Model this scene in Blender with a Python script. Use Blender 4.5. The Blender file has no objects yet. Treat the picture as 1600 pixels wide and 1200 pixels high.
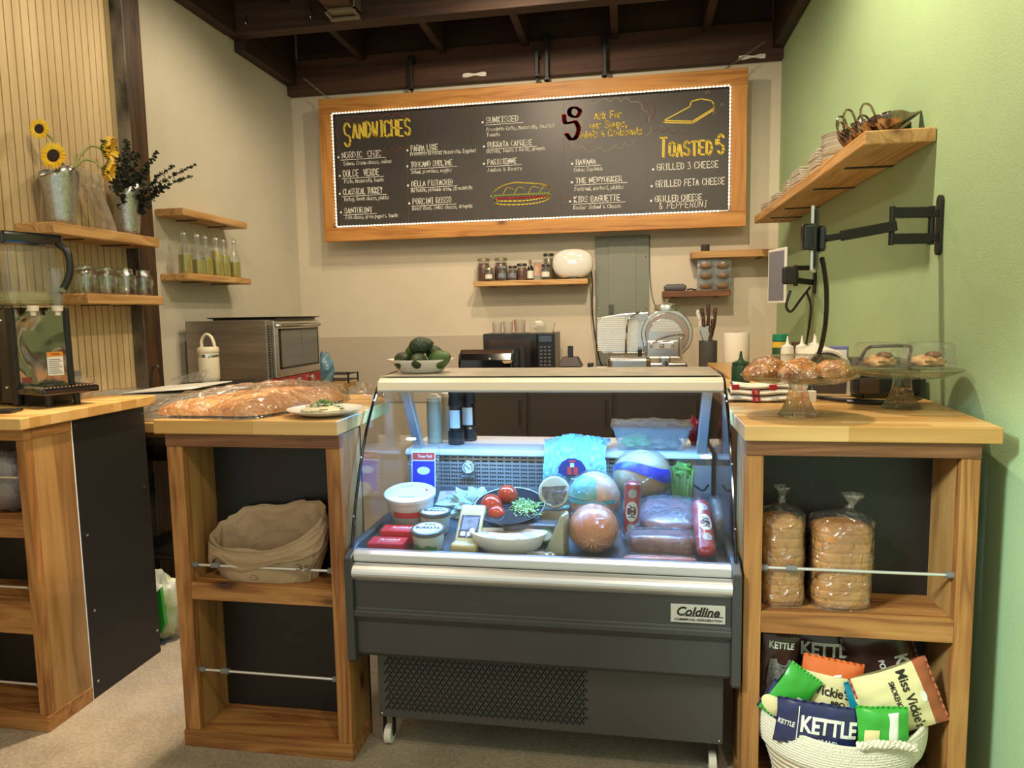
import bpy, math, random
from mathutils import Matrix, Vector, noise as mnoise

PI = math.pi
scene = bpy.context.scene
col = scene.collection
random.seed(7)

# ------------------------------------------------------------------ camera
cam_data = bpy.data.cameras.new('camera')
cam = bpy.data.objects.new('camera', cam_data)
col.objects.link(cam)
cam_data.sensor_width = 36.0
cam_data.lens = 1081.37 / 1600 * 36.0
cam_data.clip_start = 0.05
yaw, pitch, roll = 0.17020042, 0.09994444, 0.01813681
fwd = Vector((-math.sin(yaw) * math.cos(pitch), math.cos(yaw) * math.cos(pitch), -math.sin(pitch)))
rgt = Vector((math.cos(yaw), math.sin(yaw), 0))
dwn = fwd.cross(rgt)
r2 = math.cos(roll) * rgt + math.sin(roll) * dwn
d2 = -math.sin(roll) * rgt + math.cos(roll) * dwn
cam.matrix_world = Matrix(((r2.x, -d2.x, -fwd.x, 0), (r2.y, -d2.y, -fwd.y, 0), (r2.z, -d2.z, -fwd.z, 1.40), (0, 0, 0, 1)))
scene.camera = cam

# ------------------------------------------------------------------ view, world, lamps
scene.view_settings.view_transform = 'Standard'
scene.view_settings.look = 'None'
scene.view_settings.gamma = 1.0
scene.view_settings.use_curve_mapping = False
scene.view_settings.exposure = -0.14
scene.cycles.max_bounces = 8
scene.cycles.diffuse_bounces = 4
scene.cycles.glossy_bounces = 4
scene.cycles.transparent_max_bounces = 40
scene.cycles.sample_clamp_indirect = 4.0
scene.cycles.caustics_reflective = False
scene.cycles.caustics_refractive = False

world = bpy.data.worlds.new('world')
scene.world = world
world.use_nodes = True
wb = world.node_tree.nodes['Background']
wb.inputs['Color'].default_value = (0.93, 1.0, 0.86, 1)
wb.inputs['Strength'].default_value = 0.85

def spot_lamp(name, loc, target, energy, color, size=0.04, angle=110, blend=0.6):
    d = bpy.data.lights.new(name, 'SPOT')
    d.energy = energy; d.color = color; d.shadow_soft_size = size
    d.spot_size = math.radians(angle); d.spot_blend = blend
    o = bpy.data.objects.new(name, d)
    o.location = loc
    o.rotation_euler = (Vector(target) - Vector(loc)).to_track_quat('-Z', 'Y').to_euler()
    col.objects.link(o)
    return o

WARM = (1.0, 0.81, 0.57)
spot_lamp('track_or_fill_spot', (0.05, 2.50, 3.30), (0.45, 2.9, 0.9), 205, WARM, 0.035, 150)
spot_lamp('track_or_fill_spot', (-0.60, 3.45, 3.20), (-0.6, 4.8, 1.2), 82, WARM, 0.045, 150)
spot_lamp('track_or_fill_spot', (-1.52, 3.70, 3.16), (-2.0, 3.2, 0.6), 42, WARM, 0.04, 165)
spot_lamp('track_or_fill_spot', (-1.56, 2.50, 3.14), (-1.72, 2.12, 0.0), 420, WARM, 0.04, 30, 0.4)
spot_lamp('track_or_fill_spot', (-1.20, 0.30, 2.30), (1.0, 1.45, 0.40), 560, (0.84, 1.0, 0.92), 0.20, 42, 0.7)  # added cool spot standing in for daylight from the shopfront
spot_lamp('track_or_fill_spot', (-1.30, 2.10, 3.30), (-1.9, 2.6, 1.0), 60, WARM, 0.05, 140)
spot_lamp('track_or_fill_spot', (0.50, 0.30, 3.00), (0.7, 2.2, 0.6), 75, (1.0, 0.84, 0.64), 0.035, 130)  # added fill spot to brighten the lower right wall and cabinet
spot_lamp('track_or_fill_spot', (-1.60, 0.50, 3.30), (-1.6, 2.6, 0.4), 55, WARM, 0.035, 140)

# ------------------------------------------------------------------ tagging helpers
def tag(o, label=None, cat=None, group=None, kind=None):
    if label: o['label'] = label
    if cat: o['category'] = cat
    if group: o['group'] = group
    if kind: o['kind'] = kind
    return o

def thing(name, label, cat, loc=(0, 0, 0), rz=0.0, group=None):
    o = bpy.data.objects.new(name, None)
    o.empty_display_size = 0.05
    o.location = loc
    o.rotation_euler = (0, 0, rz)
    col.objects.link(o)
    return tag(o, label, cat, group)

def children(o):
    return [c for c in bpy.data.objects if c.parent == o]

def copy_tree(o, parent=None):
    c = o.copy()
    col.objects.link(c)
    if parent: c.parent = parent
    for ch in children(o):
        copy_tree(ch, c)
    return c

def dup(o, loc, rz=None, label=None, rot=None, scale=None):
    c = copy_tree(o)
    c.location = loc
    if rz is not None: c.rotation_euler = (0, 0, rz)
    if rot is not None: c.rotation_euler = rot
    if scale is not None: c.scale = scale
    if label: c['label'] = label
    return c

# ------------------------------------------------------------------ mesh builder
class MB:
    def __init__(self):
        self.v = []; self.f = []; self.m = []; self.s = []
        self.X = Matrix.Identity(4)
        self.mi = 0
        self.sm = False
    def xf(self, loc=(0, 0, 0), rot=(0, 0, 0), scale=(1, 1, 1)):
        from mathutils import Euler
        self.X = Matrix.Translation(loc) @ Euler(rot).to_matrix().to_4x4() @ Matrix.Diagonal((*scale, 1))
        return self
    def add(self, vs, fs, smooth=None):
        b = len(self.v)
        self.v += [tuple(self.X @ Vector(p)) for p in vs]
        for f in fs:
            self.f.append([i + b for i in f]); self.m.append(self.mi)
            self.s.append(self.sm if smooth is None else smooth)
        return self
    def box(self, x0, x1, y0, y1, z0, z1):
        vs = [(x, y, z) for z in (z0, z1) for y in (y0, y1) for x in (x0, x1)]
        return self.add(vs, [(0, 2, 3, 1), (4, 5, 7, 6), (0, 1, 5, 4), (2, 6, 7, 3), (0, 4, 6, 2), (1, 3, 7, 5)], False)
    def prism(self, poly, a0, a1, axis='y'):
        n = len(poly)
        def P(p, a):
            return {'y': (p[0], a, p[1]), 'x': (a, p[0], p[1]), 'z': (p[0], p[1], a)}[axis]
        vs = [P(p, a0) for p in poly] + [P(p, a1) for p in poly]
        fs = [list(range(n)), list(range(2 * n - 1, n - 1, -1))]
        fs += [(i, i + n, (i + 1) % n + n, (i + 1) % n) for i in range(n)]
        return self.add(vs, fs, False)
    def lathe(self, prof, seg=24, c=(0, 0, 0), cap=True, sx=1.0, sy=1.0, fn=None):
        vs = []; fs = []
        n = len(prof)
        for r, z in prof:
            for k in range(seg):
                a = 2 * PI * k / seg
                rr = r * (fn(a, z) if fn else 1)
                vs.append((c[0] + rr * sx * math.cos(a), c[1] + rr * sy * math.sin(a), c[2] + z))
        for i in range(n - 1):
            for k in range(seg):
                k2 = (k + 1) % seg
                fs.append((i * seg + k, i * seg + k2, (i + 1) * seg + k2, (i + 1) * seg + k))
        if cap:
            if prof[0][0] > 1e-5: fs.append(list(range(seg - 1, -1, -1)))
            if prof[-1][0] > 1e-5: fs.append([(n - 1) * seg + k for k in range(seg)])
        return self.add(vs, fs, True)
    def cyl(self, p0, p1, r0, r1=None, seg=12, smooth=True):
        return self.tube([p0, p1], [r0, r0 if r1 is None else r1], seg)
    def tube(self, pts, r, seg=8, cap=True, closed=False):
        pts = [Vector(p) for p in pts]
        n = len(pts)
        rs = r if isinstance(r, (list, tuple)) else [r] * n
        vs = []; fs = []
        prev = None
        for i, p in enumerate(pts):
            if closed: t = pts[(i + 1) % n] - pts[i - 1]
            else: t = (pts[min(i + 1, n - 1)] - pts[max(i - 1, 0)])
            if t.length < 1e-9: t = Vector((0, 0, 1))
            t.normalize()
            if prev is None:
                u = t.orthogonal().normalized()
            else:
                u = prev - t * prev.dot(t)
                if u.length < 1e-6: u = t.orthogonal()
                u.normalize()
            prev = u
            w = t.cross(u)
            for k in range(seg):
                a = 2 * PI * k / seg
                vs.append(p + (u * math.cos(a) + w * math.sin(a)) * rs[i])
        last = n if closed else n - 1
        for i in range(last):
            j = (i + 1) % n
            for k in range(seg):
                k2 = (k + 1) % seg
                fs.append((i * seg + k, i * seg + k2, j * seg + k2, j * seg + k))
        if cap and not closed:
            fs.append(list(range(seg - 1, -1, -1)))
            fs.append([(n - 1) * seg + k for k in range(seg)])
        return self.add(vs, fs, True)
    def ball(self, c, r, seg=20, rings=12, fn=None):
        rx, ry, rz = r if isinstance(r, (list, tuple)) else (r, r, r)
        vs = [(0, 0, -1)]
        for i in range(1, rings):
            ph = -PI / 2 + PI * i / rings
            for k in range(seg):
                a = 2 * PI * k / seg
                vs.append((math.cos(ph) * math.cos(a), math.cos(ph) * math.sin(a), math.sin(ph)))
        vs.append((0, 0, 1))
        fs = [(0, 1 + (k + 1) % seg, 1 + k) for k in range(seg)]
        for i in range(rings - 2):
            for k in range(seg):
                k2 = (k + 1) % seg
                b = 1 + i * seg
                fs.append((b + k, b + k2, b + seg + k2, b + seg + k))
        b = 1 + (rings - 2) * seg; t = len(vs) - 1
        fs += [(b + k, b + (k + 1) % seg, t) for k in range(seg)]
        out = []
        for v in vs:
            q = fn(Vector(v)) if fn else Vector(v)
            out.append((c[0] + q[0] * rx, c[1] + q[1] * ry, c[2] + q[2] * rz))
        return self.add(out, fs, True)
    def grid(self, fn, nu, nv, smooth=True, closed_u=False):
        vs = [fn(i / nu, j / nv) for j in range(nv + 1) for i in range(nu + (0 if closed_u else 1))]
        w = nu if closed_u else nu + 1
        fs = []
        for j in range(nv):
            for i in range(nu):
                i2 = (i + 1) % w if closed_u else i + 1
                fs.append((j * w + i, j * w + i2, (j + 1) * w + i2, (j + 1) * w + i))
        return self.add(vs, fs, smooth)
    def build(self, name, mats, parent=None, bevel=0.0, seg=2, subsurf=0, solid=0.0, loc=None):
        me = bpy.data.meshes.new(name)
        me.from_pydata(self.v, [], self.f)
        if not isinstance(mats, (list, tuple)): mats = [mats]
        for m in mats: me.materials.append(m)
        me.polygons.foreach_set('material_index', self.m)
        me.polygons.foreach_set('use_smooth', self.s)
        me.update()
        if any(self.s): me.set_sharp_from_angle(angle=math.radians(42))
        o = bpy.data.objects.new(name, me)
        col.objects.link(o)
        if parent: o.parent = parent
        if loc: o.location = loc
        if solid:
            md = o.modifiers.new('solid', 'SOLIDIFY'); md.thickness = solid; md.offset = 0
        if bevel:
            md = o.modifiers.new('bevel', 'BEVEL'); md.width = bevel; md.segments = seg
            md.limit_method = 'ANGLE'; md.angle_limit = math.radians(40)
        if subsurf:
            md = o.modifiers.new('sub', 'SUBSURF'); md.levels = subsurf; md.render_levels = subsurf
        return o

def N3(p, s=1.0, seed=0.0):
    return mnoise.noise(Vector((p[0] * s + seed, p[1] * s + seed * .7, p[2] * s - seed)))

def smoothstep(a, b, x):
    t = max(0, min(1, (x - a) / (b - a))); return t * t * (3 - 2 * t)

# ------------------------------------------------------------------ materials
def newmat(name):
    m = bpy.data.materials.new(name)
    m.use_nodes = True
    nt = m.node_tree
    return m, nt, nt.nodes['Principled BSDF']

def link(nt, a, b): nt.links.new(a, b)

def node(nt, t, **kw):
    n = nt.nodes.new(t)
    for k, v in kw.items():
        if hasattr(n, k): setattr(n, k, v)
        else: n.inputs[k.replace('_', ' ')].default_value = v
    return n

def ramp(nt, stops, src=None, interp='LINEAR'):
    r = nt.nodes.new('ShaderNodeValToRGB')
    r.color_ramp.interpolation = interp
    el = r.color_ramp.elements
    while len(el) < len(stops): el.new(0.5)
    for e, (p, c) in zip(el, stops):
        e.position = p
        e.color = (*c, 1) if len(c) == 3 else c
    if src is not None: link(nt, src, r.inputs[0])
    return r

def coords(nt, scale=(1, 1, 1), rnd=0.0, kind='Object'):
    tc = nt.nodes.new('ShaderNodeTexCoord')
    mp = nt.nodes.new('ShaderNodeMapping')
    mp.inputs['Scale'].default_value = scale
    src = tc.outputs[kind]
    if rnd:
        oi = nt.nodes.new('ShaderNodeObjectInfo')
        ad = nt.nodes.new('ShaderNodeVectorMath'); ad.operation = 'MULTIPLY_ADD'
        link(nt, oi.outputs['Random'], ad.inputs[0]); ad.inputs[1].default_value = (rnd, rnd * .7, rnd * 1.3)
        link(nt, src, ad.inputs[2]); src = ad.outputs[0]
    link(nt, src, mp.inputs['Vector'])
    return mp.outputs[0]

def bump(nt, src, strength, dist=0.01, base=None):
    b = nt.nodes.new('ShaderNodeBump')
    b.inputs['Strength'].default_value = strength
    b.inputs['Distance'].default_value = dist
    link(nt, src, b.inputs['Height'])
    return b.outputs[0]

def P(name, c, rough=0.5, metal=0.0, noise=0.0, nscale=8.0, bmp=0.0, bscale=60.0, spec=0.5, c2=None,
      sss=0.0, coat=0.0, emit=None, estr=0.0, alpha=1.0, stretch=(1, 1, 1), rvar=0.0):
    m, nt, b = newmat(name)
    b.inputs['Base Color'].default_value = (*c, 1)
    b.inputs['Roughness'].default_value = rough
    b.inputs['Metallic'].default_value = metal
    b.inputs['Specular IOR Level'].default_value = spec
    if coat: b.inputs['Coat Weight'].default_value = coat; b.inputs['Coat Roughness'].default_value = 0.08
    if sss:
        b.inputs['Subsurface Weight'].default_value = sss
        b.inputs['Subsurface Radius'].default_value = (0.02, 0.01, 0.006)
        b.inputs['Subsurface Scale'].default_value = 0.5
    if emit: b.inputs['Emission Color'].default_value = (*emit, 1); b.inputs['Emission Strength'].default_value = estr
    if alpha < 1: b.inputs['Alpha'].default_value = alpha
    if noise or c2:
        co = coords(nt, stretch, 3.0)
        nz = node(nt, 'ShaderNodeTexNoise', Scale=nscale, Detail=5.0, Roughness=0.6)
        link(nt, co, nz.inputs['Vector'])
        d = c2 if c2 else tuple(x * (1 - noise) for x in c)
        lo = c if c2 else tuple(min(1, x * (1 + noise * .5)) for x in c)
        r = ramp(nt, [(0.32, d), (0.68, lo)], nz.outputs['Fac'])
        link(nt, r.outputs[0], b.inputs['Base Color'])
        if rvar:
            mr = node(nt, 'ShaderNodeMapRange'); mr.inputs['To Min'].default_value = rough - rvar; mr.inputs['To Max'].default_value = rough + rvar
            link(nt, nz.outputs['Fac'], mr.inputs[0]); link(nt, mr.outputs[0], b.inputs['Roughness'])
    if bmp:
        co = coords(nt, stretch)
        nz = node(nt, 'ShaderNodeTexNoise', Scale=bscale, Detail=4.0)
        link(nt, co, nz.inputs['Vector'])
        link(nt, bump(nt, nz.outputs['Fac'], bmp), b.inputs['Normal'])
    return m

def wood(name, dark, mid, light, axis='z', knots=1.0, rough=0.5, dens=1.0):
    m, nt, b = newmat(name)
    s = {'x': (0.9, 11, 11), 'y': (11, 0.9, 11), 'z': (11, 11, 0.9)}[axis]
    s = tuple(q * dens for q in s)
    co = coords(nt, s, 7.0)
    # growth-ring figure
    n1 = node(nt, 'ShaderNodeTexNoise', Scale=1.0, Detail=3.0, Roughness=0.55, Distortion=0.8)
    link(nt, co, n1.inputs['Vector'])
    mul = node(nt, 'ShaderNodeMath', operation='MULTIPLY'); mul.inputs[1].default_value = 9.0
    link(nt, n1.outputs['Fac'], mul.inputs[0])
    fr = node(nt, 'ShaderNodeMath', operation='PINGPONG'); fr.inputs[1].default_value = 1.0
    link(nt, mul.outputs[0], fr.inputs[0])
    # fine fibres
    co2 = coords(nt, tuple(q * (14 if q > 5 * dens else 3) for q in s), 5.0)
    n2 = node(nt, 'ShaderNodeTexNoise', Scale=1.0, Detail=4.0, Roughness=0.7)
    link(nt, co2, n2.inputs['Vector'])
    mx = node(nt, 'ShaderNodeMath', operation='MULTIPLY_ADD'); mx.inputs[1].default_value = 0.45
    link(nt, fr.outputs[0], mx.inputs[0])
    m3 = node(nt, 'ShaderNodeMath', operation='MULTIPLY'); m3.inputs[1].default_value = 0.60
    link(nt, n2.outputs['Fac'], m3.inputs[0]); link(nt, m3.outputs[0], mx.inputs[2])
    r = ramp(nt, [(0.15, dark), (0.45, mid), (0.85, light)], mx.outputs[0])
    out = r.outputs[0]
    # broad tone change
    co4 = coords(nt, (1, 1, 1), 9.0)
    n4 = node(nt, 'ShaderNodeTexNoise', Scale=2.3, Detail=2.0)
    link(nt, co4, n4.inputs['Vector'])
    hs = node(nt, 'ShaderNodeHueSaturation')
    mr = node(nt, 'ShaderNodeMapRange'); mr.inputs['To Min'].default_value = 0.72; mr.inputs['To Max'].default_value = 1.22
    link(nt, n4.outputs['Fac'], mr.inputs[0]); link(nt, mr.outputs[0], hs.inputs['Value']); link(nt, out, hs.inputs['Color'])
    out = hs.outputs[0]
    if knots:
        ks = {'x': (2.2, 5, 5), 'y': (5, 2.2, 5), 'z': (5, 5, 2.2)}[axis]
        co3 = coords(nt, ks, 11.0)
        vo = node(nt, 'ShaderNodeTexVoronoi', Scale=1.0)
        link(nt, co3, vo.inputs['Vector'])
        kr = ramp(nt, [(0.0, (0, 0, 0)), (0.06, (0.05, 0.05, 0.05)), (0.10, (0.75, 0.75, 0.75)), (0.16, (1, 1, 1))], vo.outputs['Distance'])
        mc = node(nt, 'ShaderNodeMix', data_type='RGBA')
        mc.inputs[6].default_value = (dark[0] * .35, dark[1] * .3, dark[2] * .3, 1)
        link(nt, kr.outputs[0], mc.inputs[0]); link(nt, out, mc.inputs[7])
        out = mc.outputs[2]
    link(nt, out, b.inputs['Base Color'])
    b.inputs['Roughness'].default_value = rough
    link(nt, bump(nt, mx.outputs[0], 0.25, 0.002), b.inputs['Normal'])
    return m

def butcher(name, c1, c2, c3, row=0.042, width=0.42, swap=False, rough=0.35):
    m, nt, b = newmat(name)
    co = coords(nt)
    if swap:
        mp = node(nt, 'ShaderNodeMapping'); mp.inputs['Rotation'].default_value = (0, 0, PI / 2)
        link(nt, co, mp.inputs['Vector']); co = mp.outputs[0]
    br = node(nt, 'ShaderNodeTexBrick')
    br.inputs['Scale'].default_value = 1.0
    br.inputs['Brick Width'].default_value = width; br.inputs['Row Height'].default_value = row
    br.inputs['Mortar Size'].default_value = 0.0006
    br.inputs['Color1'].default_value = (0, 0, 0, 1); br.inputs['Color2'].default_value = (1, 1, 1, 1)
    br.inputs['Mortar'].default_value = (0.1, 0.1, 0.1, 1)
    link(nt, co, br.inputs['Vector'])
    sc = (2, 40, 40) if not swap else (40, 2, 40)
    co2 = coords(nt, sc)
    n2 = node(nt, 'ShaderNodeTexNoise', Scale=1.0, Detail=4.0); link(nt, co2, n2.inputs['Vector'])
    ma = node(nt, 'ShaderNodeMath', operation='MULTIPLY_ADD'); ma.inputs[1].default_value = 0.5
    sb = node(nt, 'ShaderNodeMath', operation='MULTIPLY'); sb.inputs[1].default_value = 0.5
    link(nt, br.outputs['Color'], ma.inputs[0]); link(nt, n2.outputs['Fac'], sb.inputs[0]); link(nt, sb.outputs[0], ma.inputs[2])
    r = ramp(nt, [(0.12, c1), (0.45, c2), (0.8, c3)], ma.outputs[0])
    link(nt, r.outputs[0], b.inputs['Base Color'])
    b.inputs['Roughness'].default_value = rough
    return m

def clear(name, tint=(1, 1, 1), rough=0.04, ior=1.45, bmp=0.0, bscale=20.0, haze=0.0, hazec=(0.8, 0.8, 0.8), boost=1.0):
    m = bpy.data.materials.new(name); m.use_nodes = True
    nt = m.node_tree; nt.nodes.clear()
    out = nt.nodes.new('ShaderNodeOutputMaterial')
    tr = nt.nodes.new('ShaderNodeBsdfTransparent'); tr.inputs[0].default_value = (*tint, 1)
    gl = nt.nodes.new('ShaderNodeBsdfGlossy'); gl.inputs['Roughness'].default_value = rough
    fr = nt.nodes.new('ShaderNodeLayerWeight'); fr.inputs['Blend'].default_value = 0.5
    f0 = ((ior - 1) / (ior + 1)) ** 2 * 1.6 * boost
    pw = node(nt, 'ShaderNodeMath', operation='POWER'); pw.inputs[1].default_value = 4.0
    link(nt, fr.outputs['Facing'], pw.inputs[0])
    mb = node(nt, 'ShaderNodeMath', operation='MULTIPLY_ADD'); mb.inputs[1].default_value = 0.75; mb.inputs[2].default_value = f0; mb.use_clamp = True
    link(nt, pw.outputs[0], mb.inputs[0]); fac = mb.outputs[0]
    mix = nt.nodes.new('ShaderNodeMixShader')
    base = tr.outputs[0]
    if haze:
        df = nt.nodes.new('ShaderNodeBsdfDiffuse'); df.inputs[0].default_value = (*hazec, 1)
        m2 = nt.nodes.new('ShaderNodeMixShader'); m2.inputs[0].default_value = haze
        link(nt, base, m2.inputs[1]); link(nt, df.outputs[0], m2.inputs[2]); base = m2.outputs[0]
    link(nt, fac, mix.inputs[0]); link(nt, base, mix.inputs[1]); link(nt, gl.outputs[0], mix.inputs[2])
    if bmp:
        co = coords(nt, (1, 1, 1), 2.0)
        nz = node(nt, 'ShaderNodeTexNoise', Scale=bscale, Detail=3.0, Distortion=1.5); link(nt, co, nz.inputs['Vector'])
        bn = bump(nt, nz.outputs['Fac'], bmp, 0.02)
        link(nt, bn, gl.inputs['Normal']); link(nt, bn, fr.inputs['Normal'])
    link(nt, mix.outputs[0], out.inputs[0])
    return m

def pressed_glass(name, c=(.93, .95, .92), rough=.04):
    m = bpy.data.materials.new(name); m.use_nodes = True
    nt = m.node_tree; nt.nodes.clear()
    out = nt.nodes.new('ShaderNodeOutputMaterial')
    g = nt.nodes.new('ShaderNodeBsdfGlass'); g.inputs['Color'].default_value = (*c, 1); g.inputs['Roughness'].default_value = rough; g.inputs['IOR'].default_value = 1.45
    t_ = nt.nodes.new('ShaderNodeBsdfTransparent'); t_.inputs[0].default_value = (*c, 1)
    mx = nt.nodes.new('ShaderNodeMixShader'); mx.inputs[0].default_value = .45
    link(nt, g.outputs[0], mx.inputs[1]); link(nt, t_.outputs[0], mx.inputs[2]); link(nt, mx.outputs[0], out.inputs[0])
    return m

def emission(name, c, s):
    m = bpy.data.materials.new(name); m.use_nodes = True
    nt = m.node_tree; nt.nodes.clear()
    out = nt.nodes.new('ShaderNodeOutputMaterial')
    e = nt.nodes.new('ShaderNodeEmission'); e.inputs[0].default_value = (*c, 1); e.inputs[1].default_value = s
    link(nt, e.outputs[0], out.inputs[0])
    return m

# ------------------------------------------------------------------ lettering helpers
GL = {'A': "02 28 42|14 34", 'B': "02 08 38 46 35 05|35 44 43 32 02", 'C': "47 38 18 07 03 12 32 43", 'D': "02 08 28 46 44 22 02",
 'E': "48 08 02 42|05 35", 'F': "48 08 02|05 35", 'G': "47 38 18 07 03 12 32 43 45 25", 'H': "08 02|48 42|05 45", 'I': "28 22|18 38|12 32",
 'J': "38 33 22 12 03", 'K': "08 02|48 05 42", 'L': "08 02 42", 'M': "02 08 25 48 42", 'N': "02 08 42 48", 'O': "18 07 03 12 32 43 47 38 18",
 'P': "02 08 38 47 46 35 05", 'Q': "18 07 03 12 32 43 47 38 18|24 42", 'R': "02 08 38 47 46 35 05|25 42", 'S': "47 38 18 07 06 15 35 44 43 32 12 03",
 'T': "08 48|28 22", 'U': "08 03 12 32 43 48", 'V': "08 22 48", 'W': "08 12 26 32 48", 'X': "08 42|48 02", 'Y': "08 25 48|25 22", 'Z': "08 48 02 42",
 'a': "36 16 05 03 12 22 33|36 33 42", 'b': "08 02 22 33 35 26 05", 'c': "35 26 16 05 03 12 22 33", 'd': "38 32|35 26 16 05 03 12 22 33",
 'e': "04 34 35 26 16 05 03 12 32", 'f': "38 28 17 12|05 35", 'g': "36 31 20 10|36 16 05 03 12 33", 'h': "08 02|05 26 35 32", 'i': "16 12|18 17",
 'j': "26 21 10 00|28 27", 'k': "08 02|36 04 32", 'l': "18 13 22", 'm': "06 02|05 16 25 22|25 36 45 42", 'n': "06 02|05 16 26 35 32",
 'o': "16 05 03 12 22 33 35 26 16", 'p': "06 00|05 26 35 33 22 03", 'q': "36 30|36 16 05 03 12 33", 'r': "06 02|04 16 36", 's': "36 16 05 14 24 33 22 02",
 't': "18 13 22 32|06 36", 'u': "06 03 12 22 33|36 32", 'v': "06 12 36", 'w': "06 12 25 32 46", 'x': "06 32|36 02", 'y': "06 14|36 10", 'z': "06 36 02 32",
 ',': "13 01", '.': "12 13", '&': "42 07 18 27 04 03 12 22 44", "'": "28 26", '3': "08 38 25 35 43 32 02", '-': "05 35", ' ': "",
 '2': "07 18 38 47 46 02 42", '1': "17 28 22", '4': "38 04 44|38 32", ':': "15 16|12 13"}
NARROW = {'i': 2.2, 'l': 2.4, 'j': 2.8, 't': 3.6, 'f': 3.6, ',': 2.2, '.': 2.0, "'": 2.8, ' ': 3.2, 'I': 4.2, ':': 2.2, '1': 3.2}

def ribbon(mb, pts, w, y):
    """flat chalk line in the x-z plane at depth y"""
    for a, b in zip(pts, pts[1:]):
        dx, dz = b[0] - a[0], b[1] - a[1]
        L = math.hypot(dx, dz)
        if L < 1e-7: continue
        nx, nz = -dz / L * w / 2, dx / L * w / 2
        ex, ez = dx / L * w * .35, dz / L * w * .35
        mb.add([(a[0] - ex + nx, y, a[1] - ez + nz), (a[0] - ex - nx, y, a[1] - ez - nz),
                (b[0] + ex - nx, y, b[1] + ez - nz), (b[0] + ex + nx, y, b[1] + ez + nz)], [(0, 1, 2, 3)], False)

def stroke_text(mb, text, x0, z0, x1, h, w, y=0.0, jit=0.12, slant=0.0, seed=1):
    rnd = random.Random(seed)
    adv = sum(NARROW.get(c, 4.0 if c.islower() else 5.0) + (0.9 if c.islower() else 0.8) for c in text)
    sx = (x1 - x0) / adv; sz = h / 6.0
    cx = 0.0
    for c in text:
        for st in GL.get(c, '').split('|'):
            pts = []
            for p in st.split():
                px = float(p[0]) + rnd.uniform(-jit, jit); pz = float(p[1]) - 2 + rnd.uniform(-jit, jit)
                pts.append((x0 + (cx + px + slant * pz) * sx, z0 + pz * sz))
            if pts: ribbon(mb, pts, w, y)
        cx += NARROW.get(c, 4.0 if c.islower() else 5.0) + (0.9 if c.islower() else 0.8)

def text_mesh(name, body, size, mat, parent, loc=(0, 0, 0), rot=(PI / 2, 0, 0), width=None, bold=0.0, depth=0.0004, shear=0.0, warp=None, spacing=1.0, align='CENTER'):
    cu = bpy.data.curves.new(name, 'FONT')
    cu.body = body; cu.size = size; cu.offset = bold; cu.extrude = depth; cu.shear = shear
    cu.align_x = align; cu.align_y = 'CENTER'; cu.resolution_u = 3; cu.space_character = spacing
    t = bpy.data.objects.new(name, cu)
    col.objects.link(t)
    bpy.context.view_layer.update()
    dg = bpy.context.evaluated_depsgraph_get()
    me = bpy.data.meshes.new_from_object(t.evaluated_get(dg))
    bpy.data.objects.remove(t)
    if width:
        xs = [v.co.x for v in me.vertices]
        if xs:
            k = width / (max(xs) - min(xs))
            for v in me.vertices: v.co.x *= k
    from mathutils import Euler
    X = Matrix.Translation(loc) @ Euler(rot).to_matrix().to_4x4()
    me.transform(X)
    if warp:
        for v in me.vertices: v.co = Vector(warp(v.co))
    me.materials.clear(); me.materials.append(mat)
    o = bpy.data.objects.new(name, me)
    col.objects.link(o)
    if parent: o.parent = parent
    return o

# ------------------------------------------------------------------ shared materials
M_floor, nt, b = newmat('concrete')
co = coords(nt)
n1 = node(nt, 'ShaderNodeTexNoise', Scale=3.0, Detail=6.0, Roughness=0.65); link(nt, co, n1.inputs['Vector'])
n2 = node(nt, 'ShaderNodeTexNoise', Scale=90.0, Detail=3.0); link(nt, co, n2.inputs['Vector'])
ad = node(nt, 'ShaderNodeMath', operation='MULTIPLY_ADD'); ad.inputs[1].default_value = 0.45
link(nt, n2.outputs['Fac'], ad.inputs[0])
m5 = node(nt, 'ShaderNodeMath', operation='MULTIPLY'); m5.inputs[1].default_value = 0.6
link(nt, n1.outputs['Fac'], m5.inputs[0]); link(nt, m5.outputs[0], ad.inputs[2])
r = ramp(nt, [(0.35, (0.21, 0.17, 0.12)), (0.62, (0.42, 0.35, 0.26))], ad.outputs[0]); link(nt, r.outputs[0], b.inputs['Base Color'])
b.inputs['Roughness'].default_value = 0.5
M_back = P('cream_wall_paint', (0.68, 0.60, 0.47), 0.6, noise=0.05, nscale=2, bmp=0.15, bscale=120)
M_leftw = P('putty_wall_paint', (0.60, 0.56, 0.45), 0.7, noise=0.05, nscale=2, bmp=0.15, bscale=120)
M_green = P('green_wall_paint', (0.36, 0.51, 0.28), 0.62, noise=0.05, nscale=2, bmp=0.2, bscale=150)
M_wains = P('grey_wall_panel', (0.52, 0.45, 0.36), 0.4)
M_dark = wood('dark_ceiling_wood', (0.012, 0.006, 0.003), (0.035, 0.014, 0.007), (0.055, 0.024, 0.012), 'x', 0.0, 0.65, 0.6)
M_darky = wood('dark_joist_wood', (0.010, 0.005, 0.003), (0.028, 0.012, 0.006), (0.045, 0.02, 0.01), 'y', 0.0, 0.65, 0.6)
M_rim = wood('brown_rim_wood', (0.03, 0.012, 0.006), (0.065, 0.024, 0.012), (0.09, 0.04, 0.02), 'x', 0.0, 0.65, 0.5)
M_post = wood('old_post_wood', (0.014, 0.006, 0.002), (0.045, 0.018, 0.005), (0.10, 0.045, 0.012), 'z', 0.6, 0.55, 0.7)
CAB = ((0.14, 0.045, 0.012), (0.32, 0.128, 0.034), (0.47, 0.23, 0.070))
M_cx = wood('cabinet_wood_x', *CAB, 'x', 1.0, 0.5)
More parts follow.
